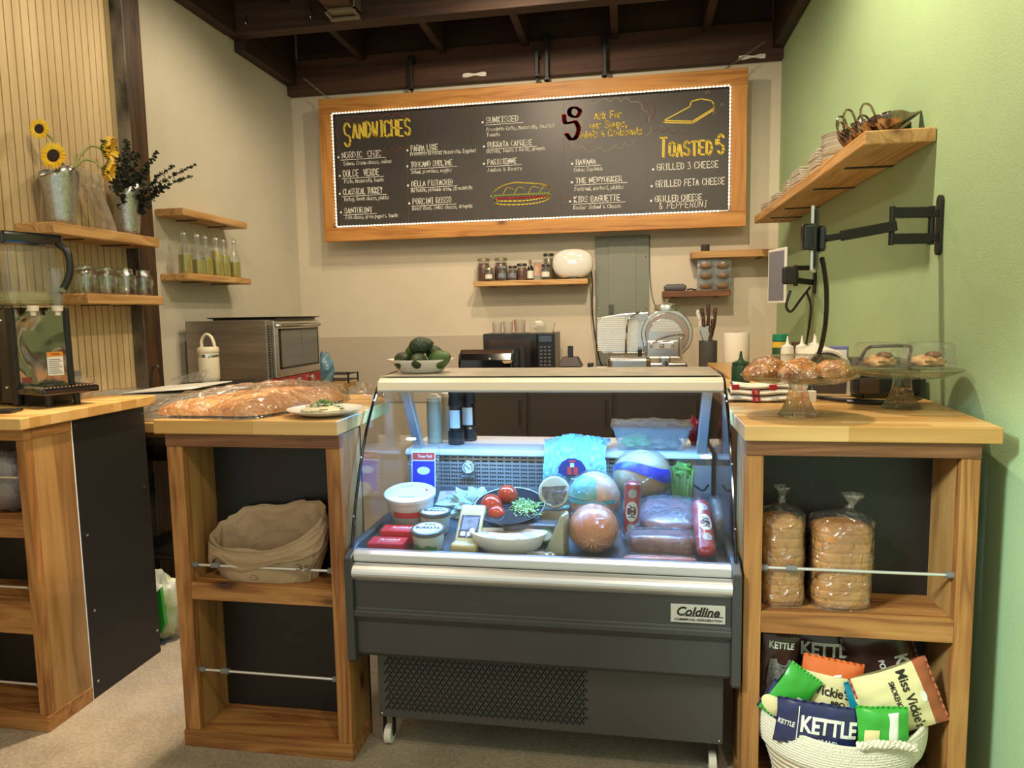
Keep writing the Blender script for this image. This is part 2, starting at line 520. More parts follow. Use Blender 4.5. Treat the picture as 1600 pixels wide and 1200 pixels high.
M_cz = wood('cabinet_wood_z', *CAB, 'z', 1.0, 0.5)
M_cy = wood('cabinet_wood_y', *CAB, 'y', 0.6, 0.5)
M_cbz = wood('cabinet_board_z', (0.17, 0.075, 0.022), (0.34, 0.17, 0.050), (0.46, 0.255, 0.09), 'z', 1.0, 0.5, 0.6)
M_apron = wood('apron_wood', (0.10, 0.035, 0.014), (0.20, 0.08, 0.032), (0.30, 0.13, 0.055), 'x', 0.5, 0.5)
SH = ((0.30, 0.13, 0.035), (0.52, 0.28, 0.095), (0.66, 0.40, 0.16))
M_shx = wood('shelf_wood_x', *SH, 'x', 0.8, 0.5)
M_shy = wood('shelf_wood_y', *SH, 'y', 0.8, 0.5)
FR = ((0.26, 0.088, 0.016), (0.48, 0.20, 0.042), (0.60, 0.29, 0.07))
M_frx = wood('frame_wood_x', *FR, 'x', 1.0, 0.5)
M_frz = wood('frame_wood_z', *FR, 'z', 1.0, 0.5)
M_but = butcher('butcher_block', (0.42, 0.205, 0.055), (0.57, 0.32, 0.10), (0.69, 0.44, 0.175))
M_black = P('black_board', (0.010, 0.009, 0.008), 0.45)
M_blackpl = P('black_plastic', (0.012, 0.012, 0.012), 0.35)
M_blackgl = P('black_gloss', (0.008, 0.008, 0.009), 0.08, coat=0.5)
M_blackmt = P('black_metal', (0.02, 0.02, 0.02), 0.42, metal=0.3)
M_steel = P('brushed_steel', (0.62, 0.60, 0.56), 0.28, metal=1.0, noise=0.15, nscale=3, stretch=(1, 1, 30))
M_steeld = P('oven_steel', (0.36, 0.32, 0.27), 0.38, metal=0.85, noise=0.25, nscale=2.5, stretch=(1, 1, 12))
M_chrome = P('chrome', (0.80, 0.80, 0.80), 0.08, metal=1.0)
M_alu = P('satin_aluminium', (0.74, 0.74, 0.74), 0.30, metal=0.75)
M_white = P('white_ceramic', (0.78, 0.76, 0.71), 0.15, coat=0.3)
M_cream = P('cream_enamel', (0.80, 0.74, 0.62), 0.4)
M_paper = P('white_paper', (0.80, 0.77, 0.70), 0.7)
M_grey = P('grey_plastic', (0.16, 0.16, 0.155), 0.5)
M_glass = clear('clear_glass', (0.98, 0.99, 0.985), 0.02, 1.5)
M_glassj = clear('jar_glass', (0.93, 0.95, 0.935), 0.06, 1.55, haze=.05, hazec=(.85,.85,.8), boost=1.6)
M_press = pressed_glass('pressed_glass', (.96, .96, .93))
M_mason = clear('mason_glass', (.95, .96, .94), .04, 1.6, boost=1.8)
M_case = clear('case_glass', (0.985, 0.99, 0.99), 0.0, 1.40)

# ------------------------------------------------------------------ the room
def struct(name, mb, m, **kw):
    return tag(mb.build(name, m, **kw), kind='structure')

struct('floor', MB().box(-4.5, 2.6, -1.5, 5.3, -0.1, 0), M_floor)
struct('wall_back', MB().box(-2.52, 1.0, 5.06, 5.2, 0, 3.55), M_back)
struct('wall_left', MB().box(-2.66, -2.52, -0.4, 5.2, 0, 3.55), M_leftw)
struct('wall_right', MB().box(1.0, 1.14, 0.35, 5.2, 0, 3.55), M_green)
struct('trim_1', MB().box(-2.518, -1.0, 5.05, 5.06, 0.75, 1.252), M_wains)          # grey board along the foot of the back wall

# vertical slat panelling on the left wall
M_slat, nt, b = newmat('slat_oak')
co = coords(nt, (1, 6, 0.5), 0)
nz = node(nt, 'ShaderNodeTexNoise', Scale=2.0, Detail=3.0); link(nt, co, nz.inputs['Vector'])
r = ramp(nt, [(0.3, (0.56, 0.40, 0.20)), (0.7, (0.70, 0.53, 0.30))], nz.outputs['Fac']); link(nt, r.outputs[0], b.inputs['Base Color'])
b.inputs['Roughness'].default_value = 0.55
mb = MB(); mb2 = MB()
y = -0.35
while y < 3.16:
    mb.box(-2.52, -2.503, y, min(y + 0.0352, 3.165), 0.0, 3.5)
    y += 0.041
struct('trim_2', mb, M_slat)
struct('trim_3', MB().box(-2.52, -2.513, -0.35, 3.165, 0.0, 3.5), P('slat_gap_brown', (0.05, 0.025, 0.010), 0.9))

# dark post where the panelling ends
mb = MB(); mb.box(-2.52, -2.440, 3.17, 3.30, 0, 3.5)
struct('trim_4', mb, M_post, bevel=0.006)
mb = MB(); mb.box(-2.52, -2.437, 3.163, 3.172, 0, 3.5)
struct('trim_5', mb, P('worn_black_edge', (0.015, 0.013, 0.012), 0.5, c2=(0.20, 0.17, 0.13), nscale=7, stretch=(1, 1, .6)))

# ceiling: boards, joists, header beam, rim board
struct('ceiling', MB().box(-2.66, 1.14, 0.35, 5.2, 3.56, 3.66), M_dark)
def beam(lab, mb, m, group=None):
    return tag(mb.build('ceiling_beam', m, bevel=0.004), lab, 'ceiling beam', group)
mb = MB(); mb.box(-2.52, 1.0, 4.20, 4.30, 3.19, 3.56)
beam('thick dark brown header beam crossing the ceiling parallel to the back wall', mb, M_dark)
mb = MB(); mb.box(-2.52, 1.0, 5.00, 5.06, 3.055, 3.30)
beam('reddish brown rim board along the top of the cream back wall', mb, M_rim)
mb = MB(); mb.box(-2.44, 0.93, 5.03, 5.06, 3.302, 3.56)  # added to keep dark the wall strip that the lamps brighten
beam('added dark cover over the lit wall strip above the reddish brown rim board', mb, M_dark)
mb = MB(); mb.box(-2.52, -2.44, 3.30, 4.20, 3.185, 3.56); mb.box(-2.52, -2.44, 4.30, 5.0, 3.12, 3.56)
beam('dark ledger board running along the top of the putty coloured left wall', mb, M_darky)
mb = MB(); mb.box(0.93, 1.0, 2.6, 4.20, 3.24, 3.56); mb.box(0.93, 1.0, 4.30, 5.0, 3.12, 3.56)
beam('dark ledger board running along the top of the green right wall', mb, M_darky)
for x in (-1.92, -1.31, -0.72, -0.10, 0.50):
    mb = MB(); mb.box(x - .025, x + .025, 4.30, 5.0, 3.26, 3.56)
    beam('dark joist end between the header beam and the back wall rim board', mb, M_darky, 'joists behind the header beam')
mb = MB(); mb.box(-1.79, -1.62, 2.4, 4.20, 3.24, 3.56)
beam('wide brown joist meeting the header beam in a metal hanger', mb, M_rim)
mb = MB(); mb.box(-2.12, -2.07, 2.6, 4.20, 3.34, 3.56)
beam('thin dark joist left of the wide brown joist at the ceiling', mb, M_darky)
for x in (-1.1, -0.5, 0.1, 0.65):
    mb = MB(); mb.box(x - .025, x + .025, 2.4, 4.20, 3.40, 3.56)
    beam('dark joist running towards the camera from the header beam', mb, M_darky, 'joists before the header beam')
mb = MB(); mb.box(-1.80, -1.61, 4.17, 4.20, 3.20, 3.215); mb.box(-1.80, -1.785, 4.10, 4.20, 3.21, 3.33); mb.box(-1.625, -1.61, 4.10, 4.20, 3.21, 3.33); mb.box(-1.80, -1.61, 4.10, 4.2, 3.225, 3.238)
tag(mb.build('joist_hanger', P('old_galvanised', (0.30, 0.26, 0.2), 0.5, metal=0.6)), 'metal hanger under the wide brown joist at the header beam', 'bracket')
# cup hooks on the header beam
for i, x in enumerate((-2.36, -1.93)):
    h = MB(); h.tube([(x, 4.19, 3.29), (x, 4.19, 3.255)], 0.003, 6)
    h.tube([(x, 4.19 - 0.014 * math.sin(a), 3.243 + 0.014 * math.cos(a)) for a in [k * .5 for k in range(10)]], 0.003, 6)
    tag(h.build('cup_hook', M_chrome), ['small metal cup hook under the header beam nearest the left wall', 'small metal cup hook beside the wide brown joist'][i], 'hook')

# ------------------------------------------------------------------ cabinets and counters
def rod(parent, x0, x1, y, z, collar, name='rail'):
    mb = MB(); mb.cyl((x0, y, z), (x1, y, z), 0.0045, seg=10); o = mb.build(name, M_alu, parent)
    for a, b_ in ((x0, x0 + .018), (x1 - .018, x1), (collar, collar + .028)):
        m2 = MB(); m2.cyl((a, y, z), (b_, y, z), 0.0095, seg=10); m2.build('rail_cap', M_grey, o)

def cabinet(lab, x0, x1, xl, shelves, rods, depth=0.20, pl=.05, pr=.05, open_side='right', rail_z=1.005, leftwall=True):
    """open display cabinet; shelves = list of (z_bottom, z_top) of the front boards"""
    t = thing('display_cabinet', lab, 'cabinet', (x0, 1.95, 0))
    W = x1 - x0
    # side boards behind the posts
    m = MB(); m.box(0.004, pl, 0.03, depth, 0.055, 1.045); m.build('side_panel', M_cbz, t)
    m = MB(); m.box(W - pr, W - 0.004, 0.03, depth, 0.055, 1.045); m.build('side_panel', M_cbz, t)
    m = MB(); m.box(0, pl, 0, 0.03, 0.055, rail_z); m.build('post', M_cz, t, bevel=.002)
    m = MB(); m.box(W - pr, W, 0, 0.03, 0.055, rail_z); m.build('post', M_cz, t, bevel=.002)
    m = MB(); m.box(0, W, -0.004, 0.03, rail_z, 1.046); m.build('apron', M_apron, t, bevel=.002)
    m = MB(); m.box(-.002, W + .002, -0.006, depth, 0.0, 0.055); m.build('bottom_shelf', M_cx, t, bevel=.002)
    for za, zb in shelves:
        m = MB(); m.box(pl, W - pr, 0.0, 0.035, za, zb); m.box(pl, W - pr, 0.035, depth, zb - .02, zb)
        m.build('shelf', M_cx, t, bevel=.002)
    m = MB(); m.box(0.004, W - .004, depth, depth + .012, 0.03, 1.046); m.build('back_panel', M_black, t)
    for z, c in rods:
        rod(t, pl, W - pr, 0.02, z, c)
    return t

cabinet('open two bay wooden display cabinet holding a brown paper bag', -1.452, -0.868, 0, [(0.503, 0.560)], [(0.612, 0.12), (0.256, 0.13)], depth=.165, pl=.054, pr=.047)
cabR = cabinet('open wooden display cabinet with bread loaves and a rope basket', 0.312, 0.900, 0, [(0.500, 0.562)], [(0.682, 0.115)], depth=.175, pl=.048, pr=.046)
# left cabinet, partly outside the picture, with a deeper closed side
t = thing('display_cabinet', 'tall wooden cabinet at the left edge with a black side panel', 'cabinet', (-2.50, 1.95, 0))
m = MB(); m.box(0.495, 0.53, 0, 0.03, 0.055, 1.015); m.build('post', M_cz, t, bevel=.002)
m = MB(); m.box(0, 0.035, 0, 0.03, 0.055, 1.015); m.build('post', M_cz, t, bevel=.002)
m = MB(); m.box(0.505, 0.53, 0.03, 0.195, 0.055, 1.015); m.build('side_panel', M_cbz, t)
m = MB(); m.box(0, 0.53, -0.004, 0.03, 1.015, 1.052); m.build('apron', M_cx, t, bevel=.002)
m = MB(); m.box(0.505, 0.532, 0.03, 0.195, 1.015, 1.052); m.build('apron_return', M_cy, t, bevel=.002)
m = MB(); m.box(0, 0.532, -0.006, 0.195, 0.0, 0.055); m.build('bottom_shelf', M_cx, t, bevel=.002)
for za, zb in ((0.682, 0.747), (0.345, 0.460)):
    m = MB(); m.box(0.035, 0.495, 0, 0.035, za, zb); m.box(0.035, 0.505, 0.035, 0.18, zb - .02, zb); m.build('shelf', M_cx, t, bevel=.002)
m = MB(); m.box(0.0, 0.505, 0.18, 0.19, 0.03, 1.052); m.build('back_panel', M_black, t)
for z in (0.885, 0.502, 0.155): rod(t, 0.035, 0.495, 0.02, z, .05)
m = MB(); m.box(0.505, 0.528, 0.197, 0.575, 0.0, 1.052); bp = m.build('black_side_panel', M_black, t)
for y_, z_ in ((.215, 1.03), (.55, .72), (.23, .62), (.56, .1), (.225, .06), (.235, .33)):
    m = MB(); m.cyl((0.528, y_, z_), (0.530, y_, z_), .005, seg=10); m.build('screw', M_chrome, bp)
m = MB(); m.box(0.528, 0.531, 0.193, 0.198, 0.0, 1.052); m.build('panel_edge', M_paper, t)
m = MB(); m.box(0.0, 0.50, 0.56, 0.575, 0.0, 1.052); m.build('rear_panel', M_black, t)

def worktop(lab, poly, z0, z1, m=M_but, bevel=.003):
    cx = sum(p[0] for p in poly) / len(poly); cy = sum(p[1] for p in poly) / len(poly)
    mb = MB(); mb.prism([(p[0] - cx, p[1] - cy) for p in poly][::-1], 0, z1 - z0, 'z')
    return tag(mb.build('worktop', m, bevel=bevel, loc=(cx, cy, z0)), lab, 'worktop')
worktop('butcher block worktop under the bagged flatbread', [(-1.478, 1.930), (-0.866, 1.930), (-0.876, 2.42), (-1.0, 2.62), (-1.478, 2.62)], 1.0475, 1.092)
worktop('butcher block worktop carrying the two glass cake stands', [(0.306, 1.930), (0.940, 1.930), (0.992, 2.55), (0.992, 4.32), (0.46, 4.32), (0.46, 3.3), (0.335, 3.3), (0.335, 2.5), (0.309, 2.42)], 1.0475, 1.090)
worktop('butcher block worktop under the drinks dispenser at the left edge', [(-2.50, 1.925), (-1.955, 1.925), (-1.955, 2.585), (-2.50, 2.585)], 1.0535, 1.092)
worktop('long wooden worktop along the back wall under the slicer', [(-1.25, 4.34), (0.985, 4.34), (0.985, 5.045), (-1.25, 5.045)], 0.958, 1.000)
worktop('lower wooden worktop along the left wall under the steel oven', [(-2.515, 2.62), (-1.86, 2.62), (-1.86, 4.5), (-2.515, 4.5)], 0.925, 0.968)
# supports
def base_unit(name, lab, x0, x1, y0, y1, h, m, doors=3, face='front'):
    t = thing(name, lab, 'cabinet', (x0, y0, 0))
    W, D = x1 - x0, y1 - y0
    mb = MB(); mb.box(0, W, 0, D, 0.08, h); mb.build('body', m, t, bevel=.004)
    mb = MB(); mb.box(.03, W - .03, .04, D, 0, 0.08); mb.build('plinth', M_black, t)
    for k in range(doors):
        a, b_ = W * k / doors + .01, W * (k + 1) / doors - .01
        mb = MB(); mb.box(a, b_, -.02, 0, .1, h - .02); d = mb.build('door', m, t, bevel=.004)
        mb = MB(); mb.tube([(b_ - .04, -.02, h - .25), (b_ - .04, -.045, h - .25), (b_ - .04, -.045, h - .1), (b_ - .04, -.02, h - .1)], .005); mb.build('handle', M_chrome, d)
    return t
base_unit('undercounter_fridge', 'dark steel undercounter fridge below the back worktop', -1.2, 0.45, 4.40, 5.04, .957, P('dark_steel', (0.10, 0.085, 0.07), 0.35, metal=.6), 3)
base_unit('base_cabinet', 'plain dark base cabinet behind the right hand counter', 0.50, 0.985, 2.2, 4.30, 1.046, P('brown_board', (0.12, 0.07, 0.04), .6), 1)
t = thing('work_table', 'wooden table frame under the lower worktop along the left wall', 'table', (-2.5, 2.76, 0))
for x, y_ in ((0.0, 0.0), (.55, 0.0), (0.0, 1.66), (.55, 1.66)):
    mb = MB(); mb.box(x, x + .045, y_, y_ + .045, 0, .88); mb.build('leg', M_cz, t)
mb = MB(); mb.box(0, .595, 0, 1.70, .88, .923); mb.build('apron', M_shy, t)
MENU = [('NORDIC  CHIC', -2.064, 2.549, -1.762, 0.041, 1),
 ('Salmon, Cream cheese, onions', -2.057, 2.498, -1.687, 0.023, 0),
 ('DOLCE  VERDE', -2.06, 2.417, -1.782, 0.045, 1),
 ('Pesto, Mozzarella, tomato', -2.053, 2.371, -1.75, 0.023, 0),
 ('CLASSICAL TURKEY', -2.066, 2.289, -1.763, 0.041, 1),
 ('Turkey, Gouda cheese, pickles', -2.063, 2.244, -1.716, 0.023, 0),
 ('SANTORINI', -2.062, 2.156, -1.846, 0.037, 1),
 ('Feta cheese, green peppers, tomato', -2.054, 2.115, -1.653, 0.023, 0),
 ('PARMA LUXE', -1.541, 2.569, -1.339, 0.04, 1),
 ('Prosciutto Di Parma, Mozzarella, Eggplant', -1.547, 2.538, -1.066, 0.022, 0),
 ('TOSCANO SUBLIME', -1.545, 2.458, -1.239, 0.036, 1),
 ('Salami, provolone, veggies', -1.547, 2.413, -1.245, 0.022, 0),
 ('DELLA PISTACHIO', -1.545, 2.324, -1.238, 0.036, 1),
 ('Mortadella, pistachio cream, stracciatella', -1.551, 2.284, -1.099, 0.022, 0),
 ('PORCINI ROSSO', -1.54, 2.198, -1.251, 0.04, 1),
 ('Roast Beef, Swiss cheese, Arugula', -1.546, 2.157, -1.102, 0.023, 0),
 ('SUNKISSED', -0.988, 2.729, -0.757, 0.039, 1),
 ('Prosciutto Cotto, Mozzarella, Sundried', -0.989, 2.673, -0.513, 0.022, 0),
 ('Tomato', -0.99, 2.638, -0.89, 0.022, 0),
 ('BURRATA CAPRESE', -0.982, 2.564, -0.666, 0.035, 1),
 ('Burrata, Tomato & Garlic, Arugula', -0.992, 2.525, -0.577, 0.022, 0),
 ('PARISIENNE', -0.985, 2.446, -0.776, 0.035, 1),
 ('Jambon & Beurre', -0.991, 2.398, -0.74, 0.022, 0),
 ('HAVANA', -0.366, 2.413, -0.227, 0.034, 1),
 ('Cuban Sandwich', -0.38, 2.367, -0.183, 0.021, 0),
 ('THE NEWYORKER', -0.368, 2.289, -0.05, 0.034, 1),
 ('Pastrami, mustard, pickles', -0.377, 2.238, -0.041, 0.022, 0),
 ('KIDS BAGUETTE', -0.382, 2.16, -0.063, 0.039, 1),
 ('Kosher Salami & Cheese', -0.387, 2.113, -0.059, 0.022, 0),
 ('GRILLED 3 CHEESE', 0.181, 2.347, 0.585, 0.042, 2),
 ('GRILLED FETA CHEESE', 0.172, 2.237, 0.627, 0.042, 2),
 ('GRILLED CHEESE', 0.168, 2.14, 0.479, 0.038, 2),
 ('& PEPPERONI', 0.194, 2.092, 0.513, 0.038, 0)]
YEL = [('SANDWICHES', -2.043, 2.687, -1.533, 0.121), ("TOASTED'S", 0.197, 2.438, 0.621, 0.1), ('Ask For', -0.238, 2.712, -0.049, 0.046), ('our Soups,', -0.269, 2.65, -0.011, 0.046), ('Salads & Croissants', -0.352, 2.596, 0.087, 0.042)]

# ------------------------------------------------------------------ chalkboard menu
M_chalkw = P('white_chalk', (0.80, 0.78, 0.72), 0.9)
M_chalky = P('yellow_chalk', (0.80, 0.58, 0.07), 0.9)
M_chalkr = P('red_chalk', (0.78, 0.07, 0.05), 0.9)
M_chalkg = P('pale_green_chalk', (0.34, 0.33, 0.22), 0.9)
M_chalkf = P('faint_red_chalk', (0.22, 0.06, 0.045), 0.9)
M_chalkl = P('lettuce_chalk', (0.35, 0.45, 0.10), 0.9)
M_board = P('chalkboard_black', (0.050, 0.042, 0.038), 0.42, c2=(0.034, 0.028, 0.025), nscale=2.0, stretch=(1, 1, .5))
BX0, BX1, BZ0, BZ1 = -2.220, 0.757, 1.957, 2.970
IX0, IX1, IZ0, IZ1 = -2.122, 0.652, 2.056, 2.868
t = thing('chalkboard_menu', 'wide wood framed chalkboard sandwich menu edged with lit bulbs', 'chalkboard', (0, 4.90, 0))
mb = MB(); mb.box(IX0 - .01, IX1 + .01, -.004, .012, IZ0 - .01, IZ1 + .01); mb.build('board', M_board, t)
for a in ((BX0, BX1, IZ1, BZ1), (BX0, BX1, BZ0, IZ0)):
    mb = MB(); mb.box(a[0], a[1], -.030, .018, a[2], a[3]); mb.build('frame_rail', M_frx, t, bevel=.003)
for a in ((BX0, IX0), (IX1, BX1)):
    mb = MB(); mb.box(a[0], a[1], -.029, .018, IZ0, IZ1); mb.build('frame_stile', M_frz, t, bevel=.003)
mb = MB()
for x in (-1.575, -1.01, -0.447, 0.116): mb.box(x - .0012, x + .0012, -.0045, -.003, IZ0, IZ1)
mb.build('panel_seam', P('seam', (.09, .08, .07), .6), t)
YB = -.0056
w = MB(); wu = MB()
for i, (s, x0, z0, x1, h, kind) in enumerate(MENU):
    stroke_text(w, s, x0, z0 + .004, x1, h * (1.0 if kind else 1.1), .0054 if kind else .0036, YB, jit=.22, slant=.0 if kind else .12, seed=i)
    if kind == 1: ribbon(wu, [(x0 - .01, z0 - .009), (x1 + .03, z0 - .007)], .0035, YB)
    if kind:
        w.add([(x0 - .028 + .008 * math.cos(a), YB, z0 + .012 + .008 * math.sin(a)) for a in [k * PI / 4 for k in range(8)]], [list(range(8))])
w.build('white_writing', M_chalkw, t); wu.build('underlines', M_chalkw, t)
for i, (s, x0, z0, x1, h) in enumerate(YEL):
    yw = MB()
    big = h > .08
    if big:   # tall heading letters with a doubled outline
        x = x0; n = len(s); ws = [(.55 if c == "'" else .75 if c == 'I' else 1.25 if k == 0 else 1.0) for k, c in enumerate(s)]; tot = sum(ws)
        for k, c in enumerate(s):
            wd = (x1 - x0) * ws[k] / tot
            hh = h * (1.25 if (k == 0 or k == n - 1) and i == 1 else 1.3 if k == 0 else .9)
            zz = z0 - (.05 if (k == 0 and i == 0) else 0) + .004 * (k % 2)
            stroke_text(yw, c, x, zz, x + wd * .96, hh, .0075, YB - .0004, jit=.12, seed=k + 5)
            stroke_text(yw, c, x + .009, zz - .004, x + wd * .96 + .009, hh, .0075, YB - .0006, jit=.12, seed=k + 5)
            x += wd
    else: stroke_text(yw, s, x0, z0, x1, h, .0062, YB, jit=.15, seed=i)
    yw.build('yellow_lettering', M_chalky, t)
def smooth_path(p, n=6, closed=False):
    out = []
    m = len(p)
    for i in range(m if closed else m - 1):
        a, b_, c, d = (p[(i - 1) % m] if (closed or i > 0) else p[i]), p[i], p[(i + 1) % m], (p[(i + 2) % m] if (closed or i + 2 < m) else p[min(i + 1, m - 1)])
        for k in range(n):
            u = k / n
            out.append(tuple(.5 * (2 * b_[j] + (c[j] - a[j]) * u + (2 * a[j] - 5 * b_[j] + 4 * c[j] - d[j]) * u * u + (-a[j] + 3 * b_[j] - 3 * c[j] + d[j]) * u ** 3) for j in range(len(b_))))
    if not closed: out.append(p[-1])
    else: out.append(out[0])
    return out
yd = MB()
bread_line = [(0.222, 2.674), (0.392, 2.754), (0.4, 2.786), (0.461, 2.799), (0.531, 2.782), (0.547, 2.756), (0.544, 2.732), (0.409, 2.658), (0.222, 2.674), (0.222, 2.662), (0.409, 2.646), (0.548, 2.723), (0.547, 2.756)]
ribbon(yd, bread_line, .007, YB); yd.build('bread_drawing', M_chalky, t); yd = MB()
st = smooth_path([(-0.955, 2.225), (-0.945, 2.262), (-0.885, 2.30), (-0.80, 2.318), (-0.70, 2.31), (-0.60, 2.298), (-0.548, 2.27), (-0.548, 2.23)])
ribbon(yd, st, .008, YB)
ribbon(yd, smooth_path([(-0.944, 2.203), (-0.908, 2.175), (-0.726, 2.167), (-0.591, 2.182), (-0.546, 2.215), (-.60, 2.205), (-.72, 2.192), (-.90, 2.197), (-.944, 2.203)]), .007, YB)
for x in (-.88, -.80, -.70, -.62): ribbon(yd, smooth_path([(x, 2.245), (x + .03, 2.285), (x + .07, 2.275)]), .005, YB)
yd.build('sandwich_drawing', M_chalky, t)
ld = MB(); ribbon(ld, [(-.97 + .014 * k, 2.232 + .008 * (k % 2)) for k in range(31)], .008, YB); ld.build('green_drawing', M_chalkl, t)
rd = MB()
ribbon(rd, [(-.93 + .012 * k, 2.212 + .005 * (k % 2)) for k in range(31)], .011, YB)
for dx in (-.035, -.028, -.021, -.042):
    ribbon(rd, smooth_path([(-0.345 + dx, 2.80), (-0.305 + dx, 2.775), (-0.33 + dx, 2.735), (-0.372 + dx, 2.75), (-0.375 + dx, 2.785)], closed=True), .010, YB)
    ribbon(rd, smooth_path([(-0.415 + dx, 2.755), (-0.405 + dx, 2.70), (-0.35 + dx, 2.705)]), .012, YB)
    ribbon(rd, smooth_path([(-0.34 + dx, 2.71), (-0.315 + dx, 2.66), (-0.335 + dx, 2.60), (-0.37 + dx, 2.59), (-0.40 + dx, 2.63)]), .012, YB)
rd.build('red_drawing', M_chalkr, t)
gd = MB()
def cloud(mb, pts, amp, w_):
    """scalloped chalk outline"""
    for a, b_ in zip(pts, pts[1:]):
        dx, dz = b_[0] - a[0], b_[1] - a[1]; L = math.hypot(dx, dz); n = max(1, round(L / .075))
        for k in range(n):
            p = [(a[0] + dx * (k + u / 6) / n - dz / L * amp * math.sin(PI * u / 6), a[1] + dz * (k + u / 6) / n + dx / L * amp * math.sin(PI * u / 6)) for u in range(7)]
            ribbon(mb, p, w_, YB)
cloud(gd, [(-0.311, 2.77), (-0.233, 2.81), (-0.125, 2.82), (0.002, 2.805), (0.087, 2.749), (0.117, 2.673), (0.108, 2.58)], .03, .004)
cloud(gd, [(0.03, 2.56), (-0.105, 2.535), (-0.213, 2.525), (-0.322, 2.54), (-0.396, 2.575)], .035, .004)
for cx, cz in ((-.355, 2.70), (-.365, 2.635)): ribbon(gd, [(cx + .028 * math.cos(a * .6), cz + .028 * math.sin(a * .6)) for a in range(9)], .004, YB)
for cx, cz in ((.505, 2.835), (.60, 2.75), (.55, 2.70), (.20, 2.63)): ribbon(gd, [(cx + .012 * math.cos(a * .7), cz + .009 * math.sin(a * .7)) for a in range(7)], .003, YB)
gd.build('pale_outlines', M_chalkg, t)
fd = MB()
cloud(fd, [(-2.084, 2.70), (-2.07, 2.79), (-1.90, 2.82), (-1.75, 2.815), (-1.60, 2.81), (-1.47, 2.77), (-1.46, 2.69)], .03, .0035)
cloud(fd, [(-1.56, 2.62), (-1.75, 2.60), (-1.95, 2.57), (-2.09, 2.61)], .03, .0035)
ribbon(fd, smooth_path([(.15, 2.79), (.165, 2.74), (.14, 2.69)]), .004, YB)
cloud(fd, [(.13, 2.80), (.14, 2.65), (.25, 2.62), (.40, 2.60)], -.03, .003)
for k in range(9):
    a = PI * k / 8; ribbon(fd, [(-.75 + .26 * math.cos(a + PI), 2.20 + .10 * math.sin(a + PI)), (-.75 + .34 * math.cos(a + PI), 2.20 + .14 * math.sin(a + PI))], .0035, YB)
fd.build('faint_red_outlines', M_chalkf, t)
# string of small bulbs around the board
M_bulb = emission('warm_led', (1.0, 0.86, 0.62), 7.0)
mb = MB(); wire = MB()
def beads(a, b_, n):
    for k in range(n):
        u = (k + .5) / n
        p = (a[0] + (b_[0] - a[0]) * u, -.036 , a[1] + (b_[1] - a[1]) * u)
        mb.ball(p, .0052, 8, 5)
e = .006
beads((IX0 + e, IZ1 - e), (IX1 - e, IZ1 - e), 118); beads((IX0 + e, IZ0 + e), (IX1 - e - .06, IZ0 + e), 116)
beads((IX0 + e, IZ0 + e), (IX0 + e, IZ1 - e), 34); beads((IX1 - e, IZ0 + e + .03), (IX1 - e, IZ1 - e), 33)
wire.box(IX0, IX1, -.033, -.028, IZ1 - .010, IZ1 - .002); wire.box(IX0, IX1, -.033, -.028, IZ0 + .002, IZ0 + .010)
wire.box(IX0 + .002, IX0 + .010, -.033, -.028, IZ0, IZ1); wire.box(IX1 - .010, IX1 - .002, -.033, -.028, IZ0, IZ1)
o = wire.build('light_strip', M_paper, t)
tag(mb.build('bulbs', M_bulb, o), kind='stuff')
# chains holding the board
def chain(lab, a, b_, r=.013):
    a = Vector(a); b_ = Vector(b_); d = b_ - a; n = int(d.length / (r * 1.75)); d.normalize()
    u = d.orthogonal().normalized(); w_ = d.cross(u)
    mb = MB()
    for k in range(n):
        c = a + d * (k + .5) * (b_ - a).length / n
        s = u if k % 2 else w_
        mb.tube([c + d * r * 1.15 * math.cos(q * PI / 4) + s * r * .55 * math.sin(q * PI / 4) for q in range(8)], .0022, 5, closed=True)
    tag(mb.build('chain', M_steel), lab, 'chain')
chain('steel chain from the rim board to the left end of the chalkboard', (-2.36, 4.94, 3.155), (-2.145, 4.895, 2.975))
chain('steel chain from the rim board to the right end of the chalkboard', (0.87, 4.94, 3.145), (0.615, 4.895, 2.975))
for i, (x, z0, z1) in enumerate(((-1.54, 3.01, 3.23), (-0.565, 3.00, 3.30), (-0.635, 3.03, 3.20), (-0.170, 3.00, 3.26))):
    mb = MB(); mb.box(x - .014, x + .014, 4.925, 4.95, z0, z1); mb.box(x - .02, x + .02, 4.915, 4.96, z0, z0 + .02); mb.box(x - .022, x + .022, 4.945, 5.0, z1 - .03, z1 + .02)
    mb.box(x - .008, x + .008, 4.945, 4.965, 2.94, z0)
    tag(mb.build('hanger_strap', M_blackmt, bevel=.004), ['black hanging strap above the left half of the chalkboard', 'longer of the two black straps above the middle of the chalkboard', 'short black strap just left of the longer middle strap', 'black hanging strap above the right half of the chalkboard'][i], 'strap')
for i, (x, z) in enumerate(((-1.09, 3.10), (0.80, 3.075))):
    mb = MB(); mb.grid(lambda u, v: (x + (u - .5) * .17, 4.999 - .004 * math.sin(PI * u), z + (v - .5) * .022 * (1 + .4 * math.sin(9 * u))), 10, 2)
    tag(mb.build('plaster_smear', M_paper), ['pale plaster smear on the rim board above the board centre', 'pale plaster smear on the rim board behind the right chain'][i], 'smear')

